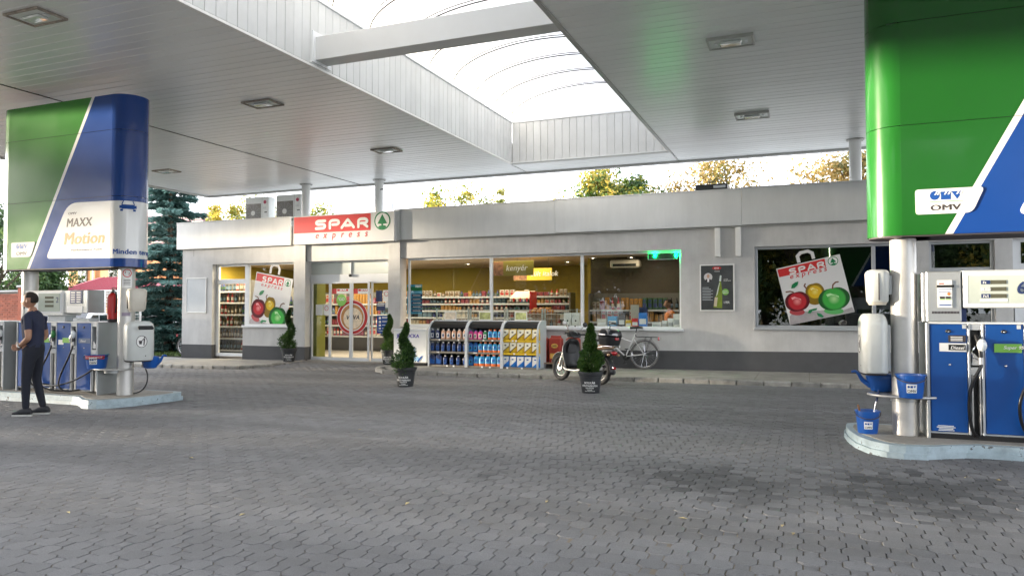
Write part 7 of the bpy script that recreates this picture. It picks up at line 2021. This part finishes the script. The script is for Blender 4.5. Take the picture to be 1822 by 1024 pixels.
# ================================================================== PEOPLE
M['skin'] = mat('skin', (.36, .19, .12), .55, var=.08, vs=20)
M['navyc'] = mat('navy polo cloth', (.018, .023, .052), .85, bump=.9, bs=11)
M['jeans'] = mat('dark trousers', (.011, .013, .022), .9, bump=.9, bs=10)
M['shoe'] = mat('dark trainers', (.02, .021, .026), .7)
M['hair'] = mat('short dark hair', (.022, .015, .011), .8, bump=.6, bs=120)
def person(label, loc, rz, shirt, pose, group=None):
    t = thing('person', label, 'person', loc, rz, group)
    J = dict(pelvis=(0, 0, .93, .150, .115), waist=(.0, 0, 1.06, .145, .110), chest=(.015, 0, 1.25, .165, .115), upper=(.0, 0, 1.37, .135, .095), neck=(.015, 0, 1.475, .055, .055), headb=(.035, 0, 1.545, .06, .06),
             ls=(-.005, .165, 1.395, .062, .062), rs=(-.005, -.165, 1.395, .062, .062), lh=(0, .095, .86, .092, .098), rh=(0, -.095, .86, .092, .098))
    J.update(pose)
    bones = [('pelvis', 'waist'), ('waist', 'chest'), ('chest', 'upper'), ('upper', 'neck'), ('neck', 'headb'), ('upper', 'ls'), ('upper', 'rs'), ('ls', 'lm'), ('lm', 'le'), ('le', 'lf'), ('lf', 'lw'), ('lw', 'lp'), ('rs', 'rm'), ('rm', 're'), ('re', 'rf'), ('rf', 'rw'), ('rw', 'rp'),
             ('pelvis', 'lh'), ('lh', 'lt'), ('lt', 'lk'), ('lk', 'lc'), ('lc', 'la'), ('pelvis', 'rh'), ('rh', 'rt'), ('rt', 'rk'), ('rk', 'rc'), ('rc', 'ra')]
    names = list(J); ix = {n: i for i, n in enumerate(names)}
    me = bpy.data.meshes.new('skeleton'); me.from_pydata([J[n][:3] for n in names], [(ix[a], ix[b_]) for a, b_ in bones], [])
    ob = bpy.data.objects.new('skeleton', me); COL.objects.link(ob)
    ob.modifiers.new('skin', 'SKIN').use_smooth_shade = True
    for n in names: sv = me.skin_vertices[0].data[ix[n]]; sv.radius = J[n][3:5]; sv.use_root = n == 'pelvis'
    sd = ob.modifiers.new('sub', 'SUBSURF'); sd.levels = sd.render_levels = 2
    dg = bpy.context.evaluated_depsgraph_get(); ev = ob.evaluated_get(dg)
    src = ev.to_mesh(); s = MB(); s.v = [tuple(v.co) for v in src.vertices]; s.f = [tuple(p.vertices) for p in src.polygons]; ev.to_mesh_clear()
    bpy.data.objects.remove(ob)
    nb = len(s.f)
    # head on the neck: skull, face, nose, brow, chin, ears
    hc = Vector((J['headb'][0] + .022, J['headb'][1], J['headb'][2] + .085)); s2 = MB()
    s2.sph((0, 0, 0), (.098, .076, .118), 22, 16)
    def sculpt(v):
        x, y, z = v; f = max(0, x / .098)
        if z < -.02: y *= 1 - .30 * min(1, (-.02 - z) / .10); x += .012 * f
        if z < 0 and x < 0: x *= 1 - .35 * min(1, -z / .11)
        d = math.exp(-((y / .013) ** 2) - ((z + .022) / .024) ** 2) * .026 * (x > .05); x += d
        for sy in (-1, 1): x -= .012 * math.exp(-(((y - sy * .031) / .016) ** 2) - ((z - .008) / .012) ** 2) * (x > .04)
        x += .005 * math.exp(-((z - .03) / .012) ** 2) * (x > .05) + .004 * math.exp(-(((z + .062) / .010) ** 2) - (y / .022) ** 2) * (x > .05)
        return (x, y, z)
    s2.v = [sculpt(v) for v in s2.v]
    for sy in (-1, 1): s2.sph((-.005, sy * .076, -.012), (.020, .010, .032), 10, 8)
    s2.v = [tuple(Vector(v) + hc) for v in s2.v]
    s.add(s2.v, s2.f)
    # hands: palm, four unequal fingers, thumb
    for sd_, w_, p_ in (('l', 'lw', 'lp'), ('r', 'rw', 'rp')):
        a, b_ = Vector(J[w_][:3]), Vector(J[p_][:3]); d = (b_ - a).normalized(); up = Vector((0, 0, 1)); side = d.cross(up).normalized(); nrm = side.cross(d)
        sg = 1 if sd_ == 'l' else -1
        for k, ln in enumerate((.068, .078, .072, .056)):
            o_ = b_ + nrm * (.026 - k * .018) ; c1 = o_ + d * ln * .5 + side * sg * -.006; c2 = c1 + d * ln * .32 - side * sg * .020 * -1 * -1; c3 = c2 + d * ln * .08 - side * sg * .024
            s.tube([o_ - d * .02, o_, c1, c2, c3], [.0095, .0095, .009, .008, .006], 6)
        th = a + d * .03 + nrm * .03; s.tube([th, th + d * .03 + nrm * .02, th + d * .06 + nrm * .022 - side * sg * .012], [.012, .011, .008], 6)
    me = s.mesh('body', None); 
    for m_ in (M['skin'], shirt, M['jeans'], M['shoe']): me.materials.append(m_)
    me.polygons.foreach_set('use_smooth', [True] * len(me.polygons))
    P = {n: Vector(J[n][:3]) for n in names}
    def seg(p, a, b_):
        ab = b_ - a; u = max(0, min(1, (p - a).dot(ab) / max(1e-9, ab.length_squared))); return (p - a - ab * u).length
    grp = {('neck', 'headb'): 0, ('le', 'lf'): 0, ('lf', 'lw'): 0, ('lw', 'lp'): 0, ('re', 'rf'): 0, ('rf', 'rw'): 0, ('rw', 'rp'): 0}
    for i, pl_ in enumerate(me.polygons):
        if i >= nb: pl_.material_index = 0; continue
        c_ = pl_.center; best, mi = 1e9, 0
        for a, b_ in bones:
            rr = (J[a][3] + J[b_][3]) / 2; dd = seg(c_, P[a], P[b_]) / max(.05, rr)
            if dd < best: best = dd; mi = (a, b_)
        if mi in grp: m_ = 0
        elif mi in (('lm', 'le'), ('rm', 're')): m_ = 0 if (c_ - P[mi[0]]).length > .06 else 1
        elif mi[1] in ('lt', 'lk', 'lc', 'la', 'rt', 'rk', 'rc', 'ra', 'lh', 'rh') or (mi[0] == 'pelvis'): m_ = 2 if c_.z < .985 else 1
        elif mi == ('upper', 'neck'): m_ = 0 if c_.z > 1.455 else 1
        else: m_ = 1
        pl_.material_index = m_
    o = bpy.data.objects.new('body', me); COL.objects.link(o); o.parent = t
    # hair cap
    s = MB(); s.sph((0, 0, 0), (.106, .083, .112), 22, 14)
    s.f = [f for f in s.f if all(s.v[i][2] > (.055 if s.v[i][0] > .045 else (.01 if s.v[i][0] > -.02 else -.06)) for i in f)]
    s.v = [tuple(Vector((x * 1.0 - .004, y, z + .012 + .003 * math.sin(40 * x + 30 * y))) + hc) for x, y, z in s.v]
    h_ = s.build('hair', M['hair'], t, smooth=60); md = h_.modifiers.new('thickness', 'SOLIDIFY'); md.thickness = .012
    # shoes with pale soles
    for a in ('la', 'ra'):
        p = P[a]; s = MB()
        for (x, w_, zt_) in ((-.082, .030, .085), (-.06, .040, .115), (.0, .045, .125), (.06, .047, .105), (.11, .049, .080), (.155, .042, .066), (.178, .022, .05)):
            for k in range(10): an_ = 2 * PI * k / 10; s.v.append((p.x + x, p.y + w_ * math.cos(an_), .022 + (zt_ - .022) / 2 * (1 + math.sin(an_))))
        for i in range(6):
            for k in range(10): s.f.append((i * 10 + k, (i + 1) * 10 + k, (i + 1) * 10 + (k + 1) % 10, i * 10 + (k + 1) % 10))
        s.f += [tuple(range(10)), tuple(60 + k for k in range(10))[::-1]]
        sh = s.build('shoe', M['shoe'], t, smooth=50)
        s = MB(); s.prism([(p.x + x, p.y + y_) for x, y_ in ((-.088, -.02), (-.06, -.042), (.06, -.048), (.12, -.052), (.165, -.04), (.185, 0), (.165, .04), (.12, .052), (.06, .048), (-.06, .042), (-.088, .02))], 0, .026, 'z'); s.build('sole', M['trim'], sh)
    # collar and watch
    s = MB(); s.tube([(P['neck'].x + .062 * math.cos(a) , .070 * math.sin(a), 1.452 - .022 * math.cos(a)) for a in [2 * PI * k / 20 for k in range(20)]], .013, 6, closed=True); s.build('collar', shirt, t, smooth=60)
    d = (P['lw'] - P['lf']).normalized(); q = d.orthogonal().normalized(); q2 = d.cross(q); c_ = P['lw'] - d * .012
    s = MB(); s.tube([c_ + (q * math.cos(a) + q2 * math.sin(a)) * .034 for a in [2 * PI * k / 16 for k in range(16)]], .008, 6, closed=True); s.build('watch', M['chrome'], t, smooth=60)
    return t
def arm(sgn, sh, el, wr, pm):
    n = 'l' if sgn > 0 else 'r'; A, B_, C_ = Vector(sh), Vector(el), Vector(wr)
    return {n + 'm': (*(A.lerp(B_, .5)), .052, .052), n + 'e': (*B_, .042, .042), n + 'f': (*(B_.lerp(C_, .4)), .041, .041), n + 'w': (*C_, .027, .030), n + 'p': (*pm, .022, .034)}
def leg(sgn, kn, an_):
    n = 'l' if sgn > 0 else 'r'; H_, K, A = Vector((0, sgn * .095, .86)), Vector(kn), Vector(an_)
    return {n + 't': (*(H_.lerp(K, .45)), .086, .088), n + 'k': (*K, .062, .062), n + 'c': (*(K.lerp(A, .35)), .060, .060), n + 'a': (*A, .045, .045)}
pose = {}
pose.update(arm(1, (-.005, .165, 1.395), (-.07, .245, 1.10), (.13, .10, .985), (.20, .035, .975)))
pose.update(arm(-1, (-.005, -.165, 1.395), (-.04, -.245, 1.10), (.14, -.07, .98), (.205, .0, .955)))
pose.update(leg(1, (.035, .10, .49), (.03, .105, .085))); pose.update(leg(-1, (.0, -.095, .49), (-.10, -.10, .085)))
fp = atZ(57, 738, gz(-10.2))
person('man in navy polo and dark trousers walking past the left pumps, hands held together', (fp.x, fp.y, gz(fp.x)), R(206), M['navyc'], pose)
M['orangec'] = mat('orange work shirt', (.65, .20, .03), .8)
person('cashier in an orange shirt standing in the dim right end of the long window', (F(1193, 540, 18.5)[0], 18.5, .02), R(-150), M['orangec'], pose)

# ================================================================== TREES AND SURROUNDINGS
M['bark'] = mat('tree bark', (.11, .085, .06), .9, var=.3, vs=8, bump=.5, bs=30)
LV = {'gold': leaf_mat('yellowing leaves', [(.06, .11, .015), (.20, .22, .03), (.42, .32, .04), (.55, .42, .08)], .45), 'amber': leaf_mat('amber leaves', [(.07, .09, .02), (.20, .16, .04), (.36, .24, .08), (.50, .36, .16)], .45),
      'green': leaf_mat('green leaves', [(.010, .030, .008), (.03, .075, .016), (.055, .12, .03), (.11, .17, .04)], .25), 'mixed': leaf_mat('turning leaves', [(.02, .06, .012), (.06, .12, .02), (.22, .22, .03), (.48, .34, .05)], .4), 'pale': leaf_mat('pale leaves', [(.10, .15, .03), (.24, .26, .06), (.42, .40, .12), (.55, .50, .22)], .5)}
def leafy_tree(label, base, height, rad, leaf, n, seed, size=.16, low=.35, clumps=22, group='leafy trees around the filling station', name='leafy_tree', gap=.55):
    rg = random.Random(seed); t = thing(name, label, 'tree', base, rg.random() * 6, group)
    s = MB(); tip = height * .72
    s.tube([(0, 0, -.1), (.03, .02, height * .2), (.10 * rg.uniform(-1, 1), .1, height * .45), (.15 * rg.uniform(-1, 1), -.1, tip)], [.03 * height, .022 * height, .015 * height, .004 * height], 9); s.build('trunk', M['bark'], t, smooth=60)
    cl = []
    for k in range(clumps):
        for _ in range(20):
            u = Vector((rg.uniform(-1, 1), rg.uniform(-1, 1), rg.uniform(-1, 1)))
            if .2 < u.length < 1: break
        hz_ = height * low + (height * (1 - low)) * (u.z * .5 + .5)
        pf = 1 - .35 * max(0, u.z) ** 2
        cl.append((Vector((u.x * rad * pf, u.y * rad * pf, hz_)), rad * rg.uniform(.20, .40)))
    s = MB()
    for c_, r_ in cl:
        if rg.random() < .7: a = Vector((0, 0, max(height * .2, c_.z - rad * .8))); s.tube([a, a.lerp(c_, .5) + Vector((0, 0, .1 * rad)), c_], [.009 * height, .006 * height, .002 * height], 5)
    s.build('limb', M['bark'], t, kind='stuff')
    s = MB()
    per = n // clumps
    for c_, r_ in cl:
        for _ in range(per):
            v = Vector((rg.gauss(0, 1), rg.gauss(0, 1), rg.gauss(0, .8))); v = v.normalized() * (rg.random() ** gap) * r_ * 1.15
            p = c_ + v; nr = (v.normalized() + Vector((rg.uniform(-1, 1), rg.uniform(-1, 1), rg.uniform(-.3, 1)))).normalized()
            a = nr.orthogonal().normalized(); a.rotate(Matrix.Rotation(rg.random() * 6.28, 3, nr)); b_ = nr.cross(a); L_ = size * rg.uniform(.6, 1.3)
            s.add([p - a * L_ * .5, p + b_ * L_ * .28, p + a * L_ * .5 - nr * L_ * .15, p - b_ * L_ * .28], [(0, 1, 2, 3)])
    s.build('crown', LV[leaf], t)
    return t
def behind(label, px, top, Y, rad, leaf, n, seed, **k):
    q = atY(px, top, Y); return leafy_tree(label, (q.x, Y, -.05), q.z + .05, rad, leaf, n, seed, **k)
behind('dense yellow and green tree behind the middle of the shop roof', 1088, 292, 29, 2.35, 'mixed', 22000, 3, clumps=70, low=.40, size=.18)
behind('broad amber tree thinning out behind the roof vent', 1300, 276, 30, 2.7, 'amber', 13000, 4, clumps=44, low=.42, size=.15, gap=.8)
behind('amber tree behind the right canopy post', 1530, 255, 28, 2.4, 'amber', 12000, 5, clumps=36, low=.35, size=.16)
behind('sparse yellow tree behind the roof right of the red sign', 818, 318, 30, 1.9, 'gold', 6000, 6, clumps=34, low=.45, size=.17, gap=.8)
behind('small sparse yellow tree right of the taller yellow one behind the roof', 886, 338, 30, .95, 'pale', 1300, 7, clumps=12, low=.6, size=.16, gap=.8)
behind('small yellow green tree just right of the white canopy post over the sign', 572, 352, 28, 1.3, 'gold', 2600, 8, clumps=18, low=.5)
behind('bright yellow green tree left of the air conditioners', 402, 352, 28, 1.5, 'gold', 5200, 9, clumps=26, low=.35, size=.18)
behind('dark reddish green tree rising behind the air conditioners', 478, 336, 33, 3.0, 'mixed', 7000, 10, clumps=34, low=.4)
behind('tall dark green tree beyond the brick wall at the left picture edge', -5, 372, 27, 3.2, 'green', 11000, 11, clumps=44, low=.12, size=.22)
behind('low dark green tree beyond the left pumps under the pylon', 88, 476, 28, 1.15, 'green', 9000, 12, clumps=34, low=.05, size=.2)
behind('green tree between the brick wall and the orange house', 60, 455, 33, 2.6, 'green', 6000, 13, clumps=30, low=.1, size=.22)
# unseen tree row added west to block the low sun, with a gap, and trees across the street to the south
for k, y in enumerate((-30, -24, -18, -13, -8.2, .9, 5.2, 10, 15)):
    leafy_tree('street tree in the row west of the forecourt, outside the picture', (-46 - (k % 3), y, -.2), (8.5, 9, 8, 8.6)[k % 4], 3.2, 'green', 4600, 40 + k, size=.44, low=.02, clumps=40, group='street trees west of the forecourt', gap=.4)
for k, (y, h_) in enumerate(((-4.6, 4.6), (-2.9, 4.7))): leafy_tree('lower bush in the gap of the west tree row, outside the picture', (-46, y, -.2), h_, 1.6, 'green', 1800, 60 + k, size=.4, low=.0, clumps=26, group='bushes west of the forecourt', name='bush', gap=.4)  # added low in the gap so sun strikes only high on the right pylon
for k, (x, y) in enumerate(((-34, -16), (-35.5, -10), (-29, -21.5))): leafy_tree('tall street tree southwest of the forecourt, outside the picture', (x, y, -.2), 12.5, 3.9, 'green', 5200, 80 + k, size=.45, low=.04, clumps=44, group='tall street trees southwest of the forecourt', gap=.4)  # added to keep bright sky out of the left pylon's reflections
for k, x in enumerate((-34, -27.5, -21, -15, -9, -3.5, 2, 8)): leafy_tree('tree of the second row behind the viewer, outside the picture', (x, -32, -.1), 12, 4.2, 'green', 4500, 90 + k, size=.5, low=.03, clumps=40, group='second row of trees south of the forecourt')
for k, x in enumerate((-31, -24, -18, -12, -6.5, -1, 4, 9, 14, 20)):
    leafy_tree('street tree across the road behind the viewer, outside the picture', (x, -24 - (k % 2) * 3, -.1), (10, 11.5, 9.5)[k % 3], 3.7, ('green', 'green', 'mixed')[k % 3], 6000, 70 + k, size=.42, low=.03, clumps=46, group='street trees south of the forecourt')

# blue spruce left of the shop
def spruce(label, px, zd, height, rad):
    d = _ray(px, 600); d.z = 0; p = Vector((0, 0, 0)) + d * (zd / (d.dot(Vector((_fw.x, _fw.y, 0)).normalized())))
    t = thing('spruce_tree', label, 'tree', (p.x, p.y, gz(p.x)), 0); rg = random.Random(21)
    s = MB(); s.tube([(0, 0, 0), (.02, 0, height * .5), (0, 0, height)], [.17, .10, .015], 10); s.build('trunk', M['bark'], t, smooth=60)
    s = MB(); lim = MB(); z = .25
    while z < height - .2:
        fr = z / height; rr = rad * (1 - fr) ** .8 * rg.uniform(.75, 1.12) + .1
        for k in range(rg.randint(7, 10)):
            a = rg.random() * 2 * PI; ln = rr * rg.uniform(.65, 1.12); dr = Vector((math.cos(a), math.sin(a), 0)); side = Vector((-dr.y, dr.x, 0))
            pt = lambda u: dr * ln * u + Vector((0, 0, z + ln * (.10 * u - .42 * u * u + .22 * u ** 3)))
            lim.tube([pt(0), pt(.5), pt(1)], [.022, .014, .005], 4)
            m_ = int(125 * ln) + 14
            for _ in range(m_):
                u = rg.random() ** .7; b_ = pt(u); wdt_ = ln * .34 * (1.1 - u); off = side * rg.uniform(-1, 1) * wdt_
                q = b_ + off + Vector((0, 0, -abs(rg.gauss(0, .06)))); dd = (dr * rg.uniform(.3, 1) + side * (off.dot(side) / (wdt_ + .01)) * .8 + Vector((0, 0, rg.uniform(-.5, .25)))).normalized()
                L_ = rg.uniform(.10, .22); n2 = dd.cross(Vector((rg.uniform(-1, 1), rg.uniform(-1, 1), rg.uniform(-1, 1)))).normalized()
                for sg in (0, 1):
                    e = n2 if sg == 0 else dd.cross(n2)
                    s.add([q - e * .026, q + e * .026, q + dd * L_ + e * .014, q + dd * L_ - e * .014], [(0, 1, 2, 3)])
        z += rg.uniform(.20, .30)
    lim.build('limb', M['bark'], t, kind='stuff')
    s.build('crown', leaf_mat('blue spruce needles', [(.045, .10, .088), (.10, .21, .19), (.19, .33, .30), (.30, .45, .42)], .4), t)
spruce('tall blue green spruce standing left of the shop', 300, 27.5, 8.6, 2.05)

# brick wall at the far left
M['brick'] = mat('red brick', (.32, .105, .065), .9, var=.25, vs=8, island=.22, bump=.3, bs=60)
M['mortar'] = mat('mortar', (.30, .27, .24), .95)
bw = thing('brick_wall', 'weathered red brick wall behind the walking man', 'wall', (-30, 17.0, gz(-30)), 0)
s = MB(); s.bx(-8, 5.2, .02, .26, -.2, 2.15); s.build('mortar_bed', M['mortar'], bw)
s = MB()
for j in range(int(2.15 / .075)):
    for i in range(int(6.4 / .25)):
        x = -1.2 + i * .25 + (.125 if j % 2 else 0)
        s.bx(x + .005, x + .242, rnd.uniform(.0, .006), .03, j * .075 + .005, j * .075 + .068)
s.build('bricks', M['brick'], bw, kind='stuff')
for xx in (-8.2, 4.9): s = MB(); s.bx(xx, xx + .42, -.06, .34, -.2, 2.3, .01); s.build('pier', M['brick'], bw); s = MB(); s.bx(xx - .04, xx + .46, -.10, .38, 2.301, 2.38, .02); s.build('pier_cap', M['trim'], bw)
s = MB(); s.bx(-7.75, 4.88, -.05, .33, 2.151, 2.22, .015); s.build('coping', M['trim'], bw)

# orange house and the lower building with the crimson sheet roof
def P_(px, py, Y): return atY(px, py, Y)
hx0, hx1 = P_(122, 500, 36).x, P_(292, 500, 36).x
hs_ = thing('house', 'orange rendered house with a tiled roof beyond the left pumps', 'house', (hx0, 36, -.2), 0)
W_ = hx1 - hx0
M['orange'] = mat('orange render', (.52, .235, .095), .85, var=.08, vs=1)
s = MB(); s.bx(0, W_, 0, 8, 0, 5.4); s.build('wall', M['orange'], hs_)
s = MB(); s.prism([(-.5, 5.38), (8.5, 5.38), (4, 8.6)], -.4, W_ + .4, 'x'); rf = s.build('roof', mat('purple brown roof tile', (.16, .085, .10), .8, var=.25, vs=3), hs_)
s = MB()
for k in range(16):
    for sgn in (1,): u = k / 16; s.bx(-.4, W_ + .4, -.5 + 4.5 * u - .02, -.5 + 4.5 * u + .05, 5.40 + 3.2 * u, 5.46 + 3.2 * u)
s.build('tile_course', M['rust'], rf, kind='stuff')
for px in (148, 203, 232):
    x = P_(px, 480, 36).x - hx0; zc = 3.5
    s = MB(); s.bx(x - .45, x + .45, -.05, -.001, zc - .05, zc + 1.25); wn = s.build('window', mat('dark brown sash', (.07, .03, .02), .5), hs_)
    for q in (-.40, .03): s = MB(); s.bx(x + q, x + q + .37, -.07, -.051, zc, zc + 1.18); s.build('pane', M['gdark'], wn)
    s = MB(); s.bx(x - .44, x + .44, .0, .001, zc, zc + 1.2)
s = MB(); x = P_(168, 480, 36).x - hx0; s.cyl((x, -.08, 0), (x, -.08, 5.4), .06, n=8); s.build('downpipe', M['whitep'], hs_, smooth=50)
ax0, ax1, bx0, bx1 = P_(98, 517, 30).x, P_(292, 517, 30).x, P_(176, 494, 33).x, P_(246, 494, 33).x
ze, zr = P_(180, 517, 30).z, P_(200, 493, 33).z
an = thing('outbuilding', 'low building with a crimson sheet roof before the orange house', 'building', (ax0, 30, -.15), 0)
s = MB(); s.bx(.3, ax1 - ax0 - .3, .4, 5.6, 0, ze + .10); s.build('wall', M['orange'], an)
M['crim'] = mat('crimson sheet roof', (.30, .042, .062), .55, var=.12, vs=2)
A_, B2, C2, D2 = Vector((0, 0, ze + .15)), Vector((ax1 - ax0, 0, ze + .15)), Vector((bx1 - ax0, 3, zr + .15)), Vector((bx0 - ax0, 3, zr + .15))
E_, F2 = Vector((ax1 - ax0, 6, ze + .15)), Vector((0, 6, ze + .15))
s = MB(); s.add([A_, B2, C2, D2, E_, F2], [(0, 1, 2, 3), (1, 4, 2), (4, 5, 3, 2), (5, 0, 3)]); rf = s.build('roof', M['crim'], an)
for k in range(1, 26):
    u = k / 26; a = A_.lerp(B2, u); xx = a.x
    if xx < D2.x: b_ = A_.lerp(D2, xx / D2.x)
    elif xx > C2.x: b_ = B2.lerp(C2, (B2.x - xx) / (B2.x - C2.x))
    else: b_ = D2.lerp(C2, (xx - D2.x) / (C2.x - D2.x))
    s = MB(); s.tube([a + Vector((0, 0, .02)), b_ + Vector((0, 0, .02))], .03, 4); s.build('standing_seam', M['crim'], rf)
# white wire cage
cg = thing('wire_cage', 'tall white wire mesh cage beyond the left pump', 'cage', (-22.2, 17.4, gz(-22)), R(12))
s = MB()
for x, y in ((0, 0), (1.35, 0), (0, .7), (1.35, .7)): s.bx(x - .025, x + .025, y - .025, y + .025, 0, 2.2)
for z in (.1, 1.15, 2.17):
    for y in (0, .7): s.bx(.026, 1.324, y - .02, y + .02, z, z + .03)
s.build('frame', M['white'], cg)
s = MB()
for y in (0, .7):
    for k in range(1, 16): s.cyl((1.35 * k / 16, y, .12), (1.35 * k / 16, y, 2.17), .006, n=4)
    for k in range(1, 22): s.cyl((.02, y, .1 + k * .1), (1.33, y, .1 + k * .1), .006, n=4)
s.build('mesh', M['white'], cg, kind='stuff')
for k in range(5): s = MB(); s.bx(.03, 1.32, .03, .67, .12 + k * .42, .14 + k * .42); s.build('shelf_board', M['white'], cg)
# cars
M['carw'] = mat('white car paint', (.72, .73, .74), .2, coat=.8); M['card'] = mat('dark car paint', (.012, .013, .017), .15, coat=1); M['carglass'] = mat('car glass', (.02, .025, .03), .05, coat=.6)
def parked_car(label, loc, rz, paint):
    t = thing('parked_car', label, 'car', loc, rz, None); hw = .84
    prof = [(-2.0, .32), (-2.05, .60), (-1.98, .86), (-1.5, .93), (-1.05, 1.36), (-.6, 1.45), (.35, 1.44), (.95, 1.02), (1.75, .86), (2.02, .70), (2.05, .40), (1.98, .26), (-1.9, .24)]
    s = MB(); secs = [(-hw, .90), (-hw * .93, 1.0), (hw * .93, 1.0), (hw, .90)]
    for yy, k in secs:
        for x, z in prof: s.v.append((x * (.985 if k < 1 else 1), yy * (1 if z < .9 else .84), z if z < .9 else .9 + (z - .9) * 1.0))
    n = len(prof)
    for i in range(3):
        for k in range(n): s.f.append((i * n + k, i * n + (k + 1) % n, (i + 1) * n + (k + 1) % n, (i + 1) * n + k))
    s.f += [tuple(range(n)), tuple(3 * n + k for k in range(n))[::-1]]
    s.build('body', paint, t, smooth=35)
    for sgn in (-1, 1):
        s = MB(); q = [(-1.35, .95), (-.98, 1.32), (-.55, 1.39), (-.1, 1.39), (-.1, .95)]; s.prism(q, sgn * (hw * .84 + .004), sgn * (hw * .84 - .02)); s.build('side_window', M['carglass'], t)
        s = MB(); q = [(-.04, .95), (-.04, 1.39), (.34, 1.39), (.86, 1.0), (.86, .95)]; s.prism(q, sgn * (hw * .84 + .004), sgn * (hw * .84 - .02)); s.build('side_window', M['carglass'], t)
        for x in (-1.25, 1.28):
            s = MB(); s.cyl((x, sgn * (hw - .18), .31), (x, sgn * (hw + .01), .31), .31, n=26); wl = s.build('wheel', M['tyre'], t, smooth=40)
            s = MB(); s.cyl((x, sgn * (hw + .005), .31), (x, sgn * (hw + .022), .31), .20, n=18); s.build('rim', M['wheelw'], wl, smooth=40)
        s = MB(); s.bx(1.93, 2.03, sgn * .45, sgn * .76, .62, .76, .03); s.build('headlight', M['lamp'], t)
        s = MB(); s.bx(-2.06, -1.97, sgn * .55, sgn * .80, .68, .84, .02); s.build('tail_light', M['lred'], t)
    s = MB(); s.add([(.42, -.62, 1.43), (.42, .62, 1.43), (1.0, .70, 1.03), (1.0, -.70, 1.03)], [(0, 3, 2, 1)]); s.v = [(x + .02, y, z + .02) for x, y, z in s.v]; s.build('windscreen', M['carglass'], t)
    s = MB(); s.add([(-1.12, -.60, 1.33), (-1.12, .60, 1.33), (-1.54, .68, .95), (-1.54, -.68, .95)], [(0, 1, 2, 3)]); s.v = [(x - .02, y, z + .02) for x, y, z in s.v]; s.build('rear_window', M['carglass'], t)
    for x in (-2.075, 2.06): s = MB(); s.bx(x, x + .012, -.26, .26, .42, .53); s.build('number_plate', M['whitep'], t)
    return t
q = atZ(128, 640, 0)
parked_car('white car parked behind the left pumps', (-20.6, 15.6, gz(-20)), R(-62), M['carw'])
d = _ray(292, 600); p = Vector((d.x, d.y, 0)) * (35.5 / FPX)
parked_car('dark car standing on the road behind the spruce', (p.x, p.y, gz(p.x) - .008), R(8), M['card'])
# overhead wire far behind
s = MB(); s.tube([P_(-200, 415, 40), P_(120, 392, 40), P_(330, 387, 40), P_(560, 383, 40), P_(900, 384, 40)], .018, 5); tag(s.build('overhead_wire', M['greyt'], smooth=60), 'thin overhead wire crossing the sky behind the spruce', 'wire')
# fallen leaves and litter on the pavers
M['dryleaf'] = mat('fallen leaf', (.55, .45, .22), .7, island=.3)
LEAFAT = ('near the bottom left corner', 'in the left foreground before the walking man', 'at the bottom, a quarter across from the left', 'below the right pump, at the right edge', 'right of centre at the bottom, left of two', 'right of centre at the bottom, right of two', 'just below the right island kerb', 'left of the middle in the foreground', 'in the very middle of the foreground', 'beside the left island tip', 'on the forecourt before the sliding doors', 'below the left one of the two oil stains')
for k, (px, py) in enumerate(((121, 922), (340, 821), (431, 928), (1777, 872), (1392, 955), (1412, 970), (1717, 867), (725, 909), (973, 907), (300, 700), (640, 770), (1215, 940))):
    p = atZ(px, py, 0); z = gz(p.x) + .004; a = rnd.random() * 6; L_ = rnd.uniform(.018, .035); ca, sa = math.cos(a), math.sin(a)
    s = MB(); s.add([(-L_ * ca, -L_ * sa, .001), (L_ * .4 * sa, -L_ * .4 * ca, .008), (L_ * ca, L_ * sa, .002), (-L_ * .4 * sa, L_ * .4 * ca, .010)], [(0, 1, 2, 3)])
    tag(s.build('fallen_leaf', M['dryleaf'], loc=(p.x, p.y, z)), 'tiny pale fallen leaf ' + LEAFAT[k], 'leaf', 'fallen leaves on the pavers')
for p_ in list(PR_.values()):
    if p_.location.z < -10:
        for ch in list(p_.children): bpy.data.objects.remove(ch)
        bpy.data.objects.remove(p_)
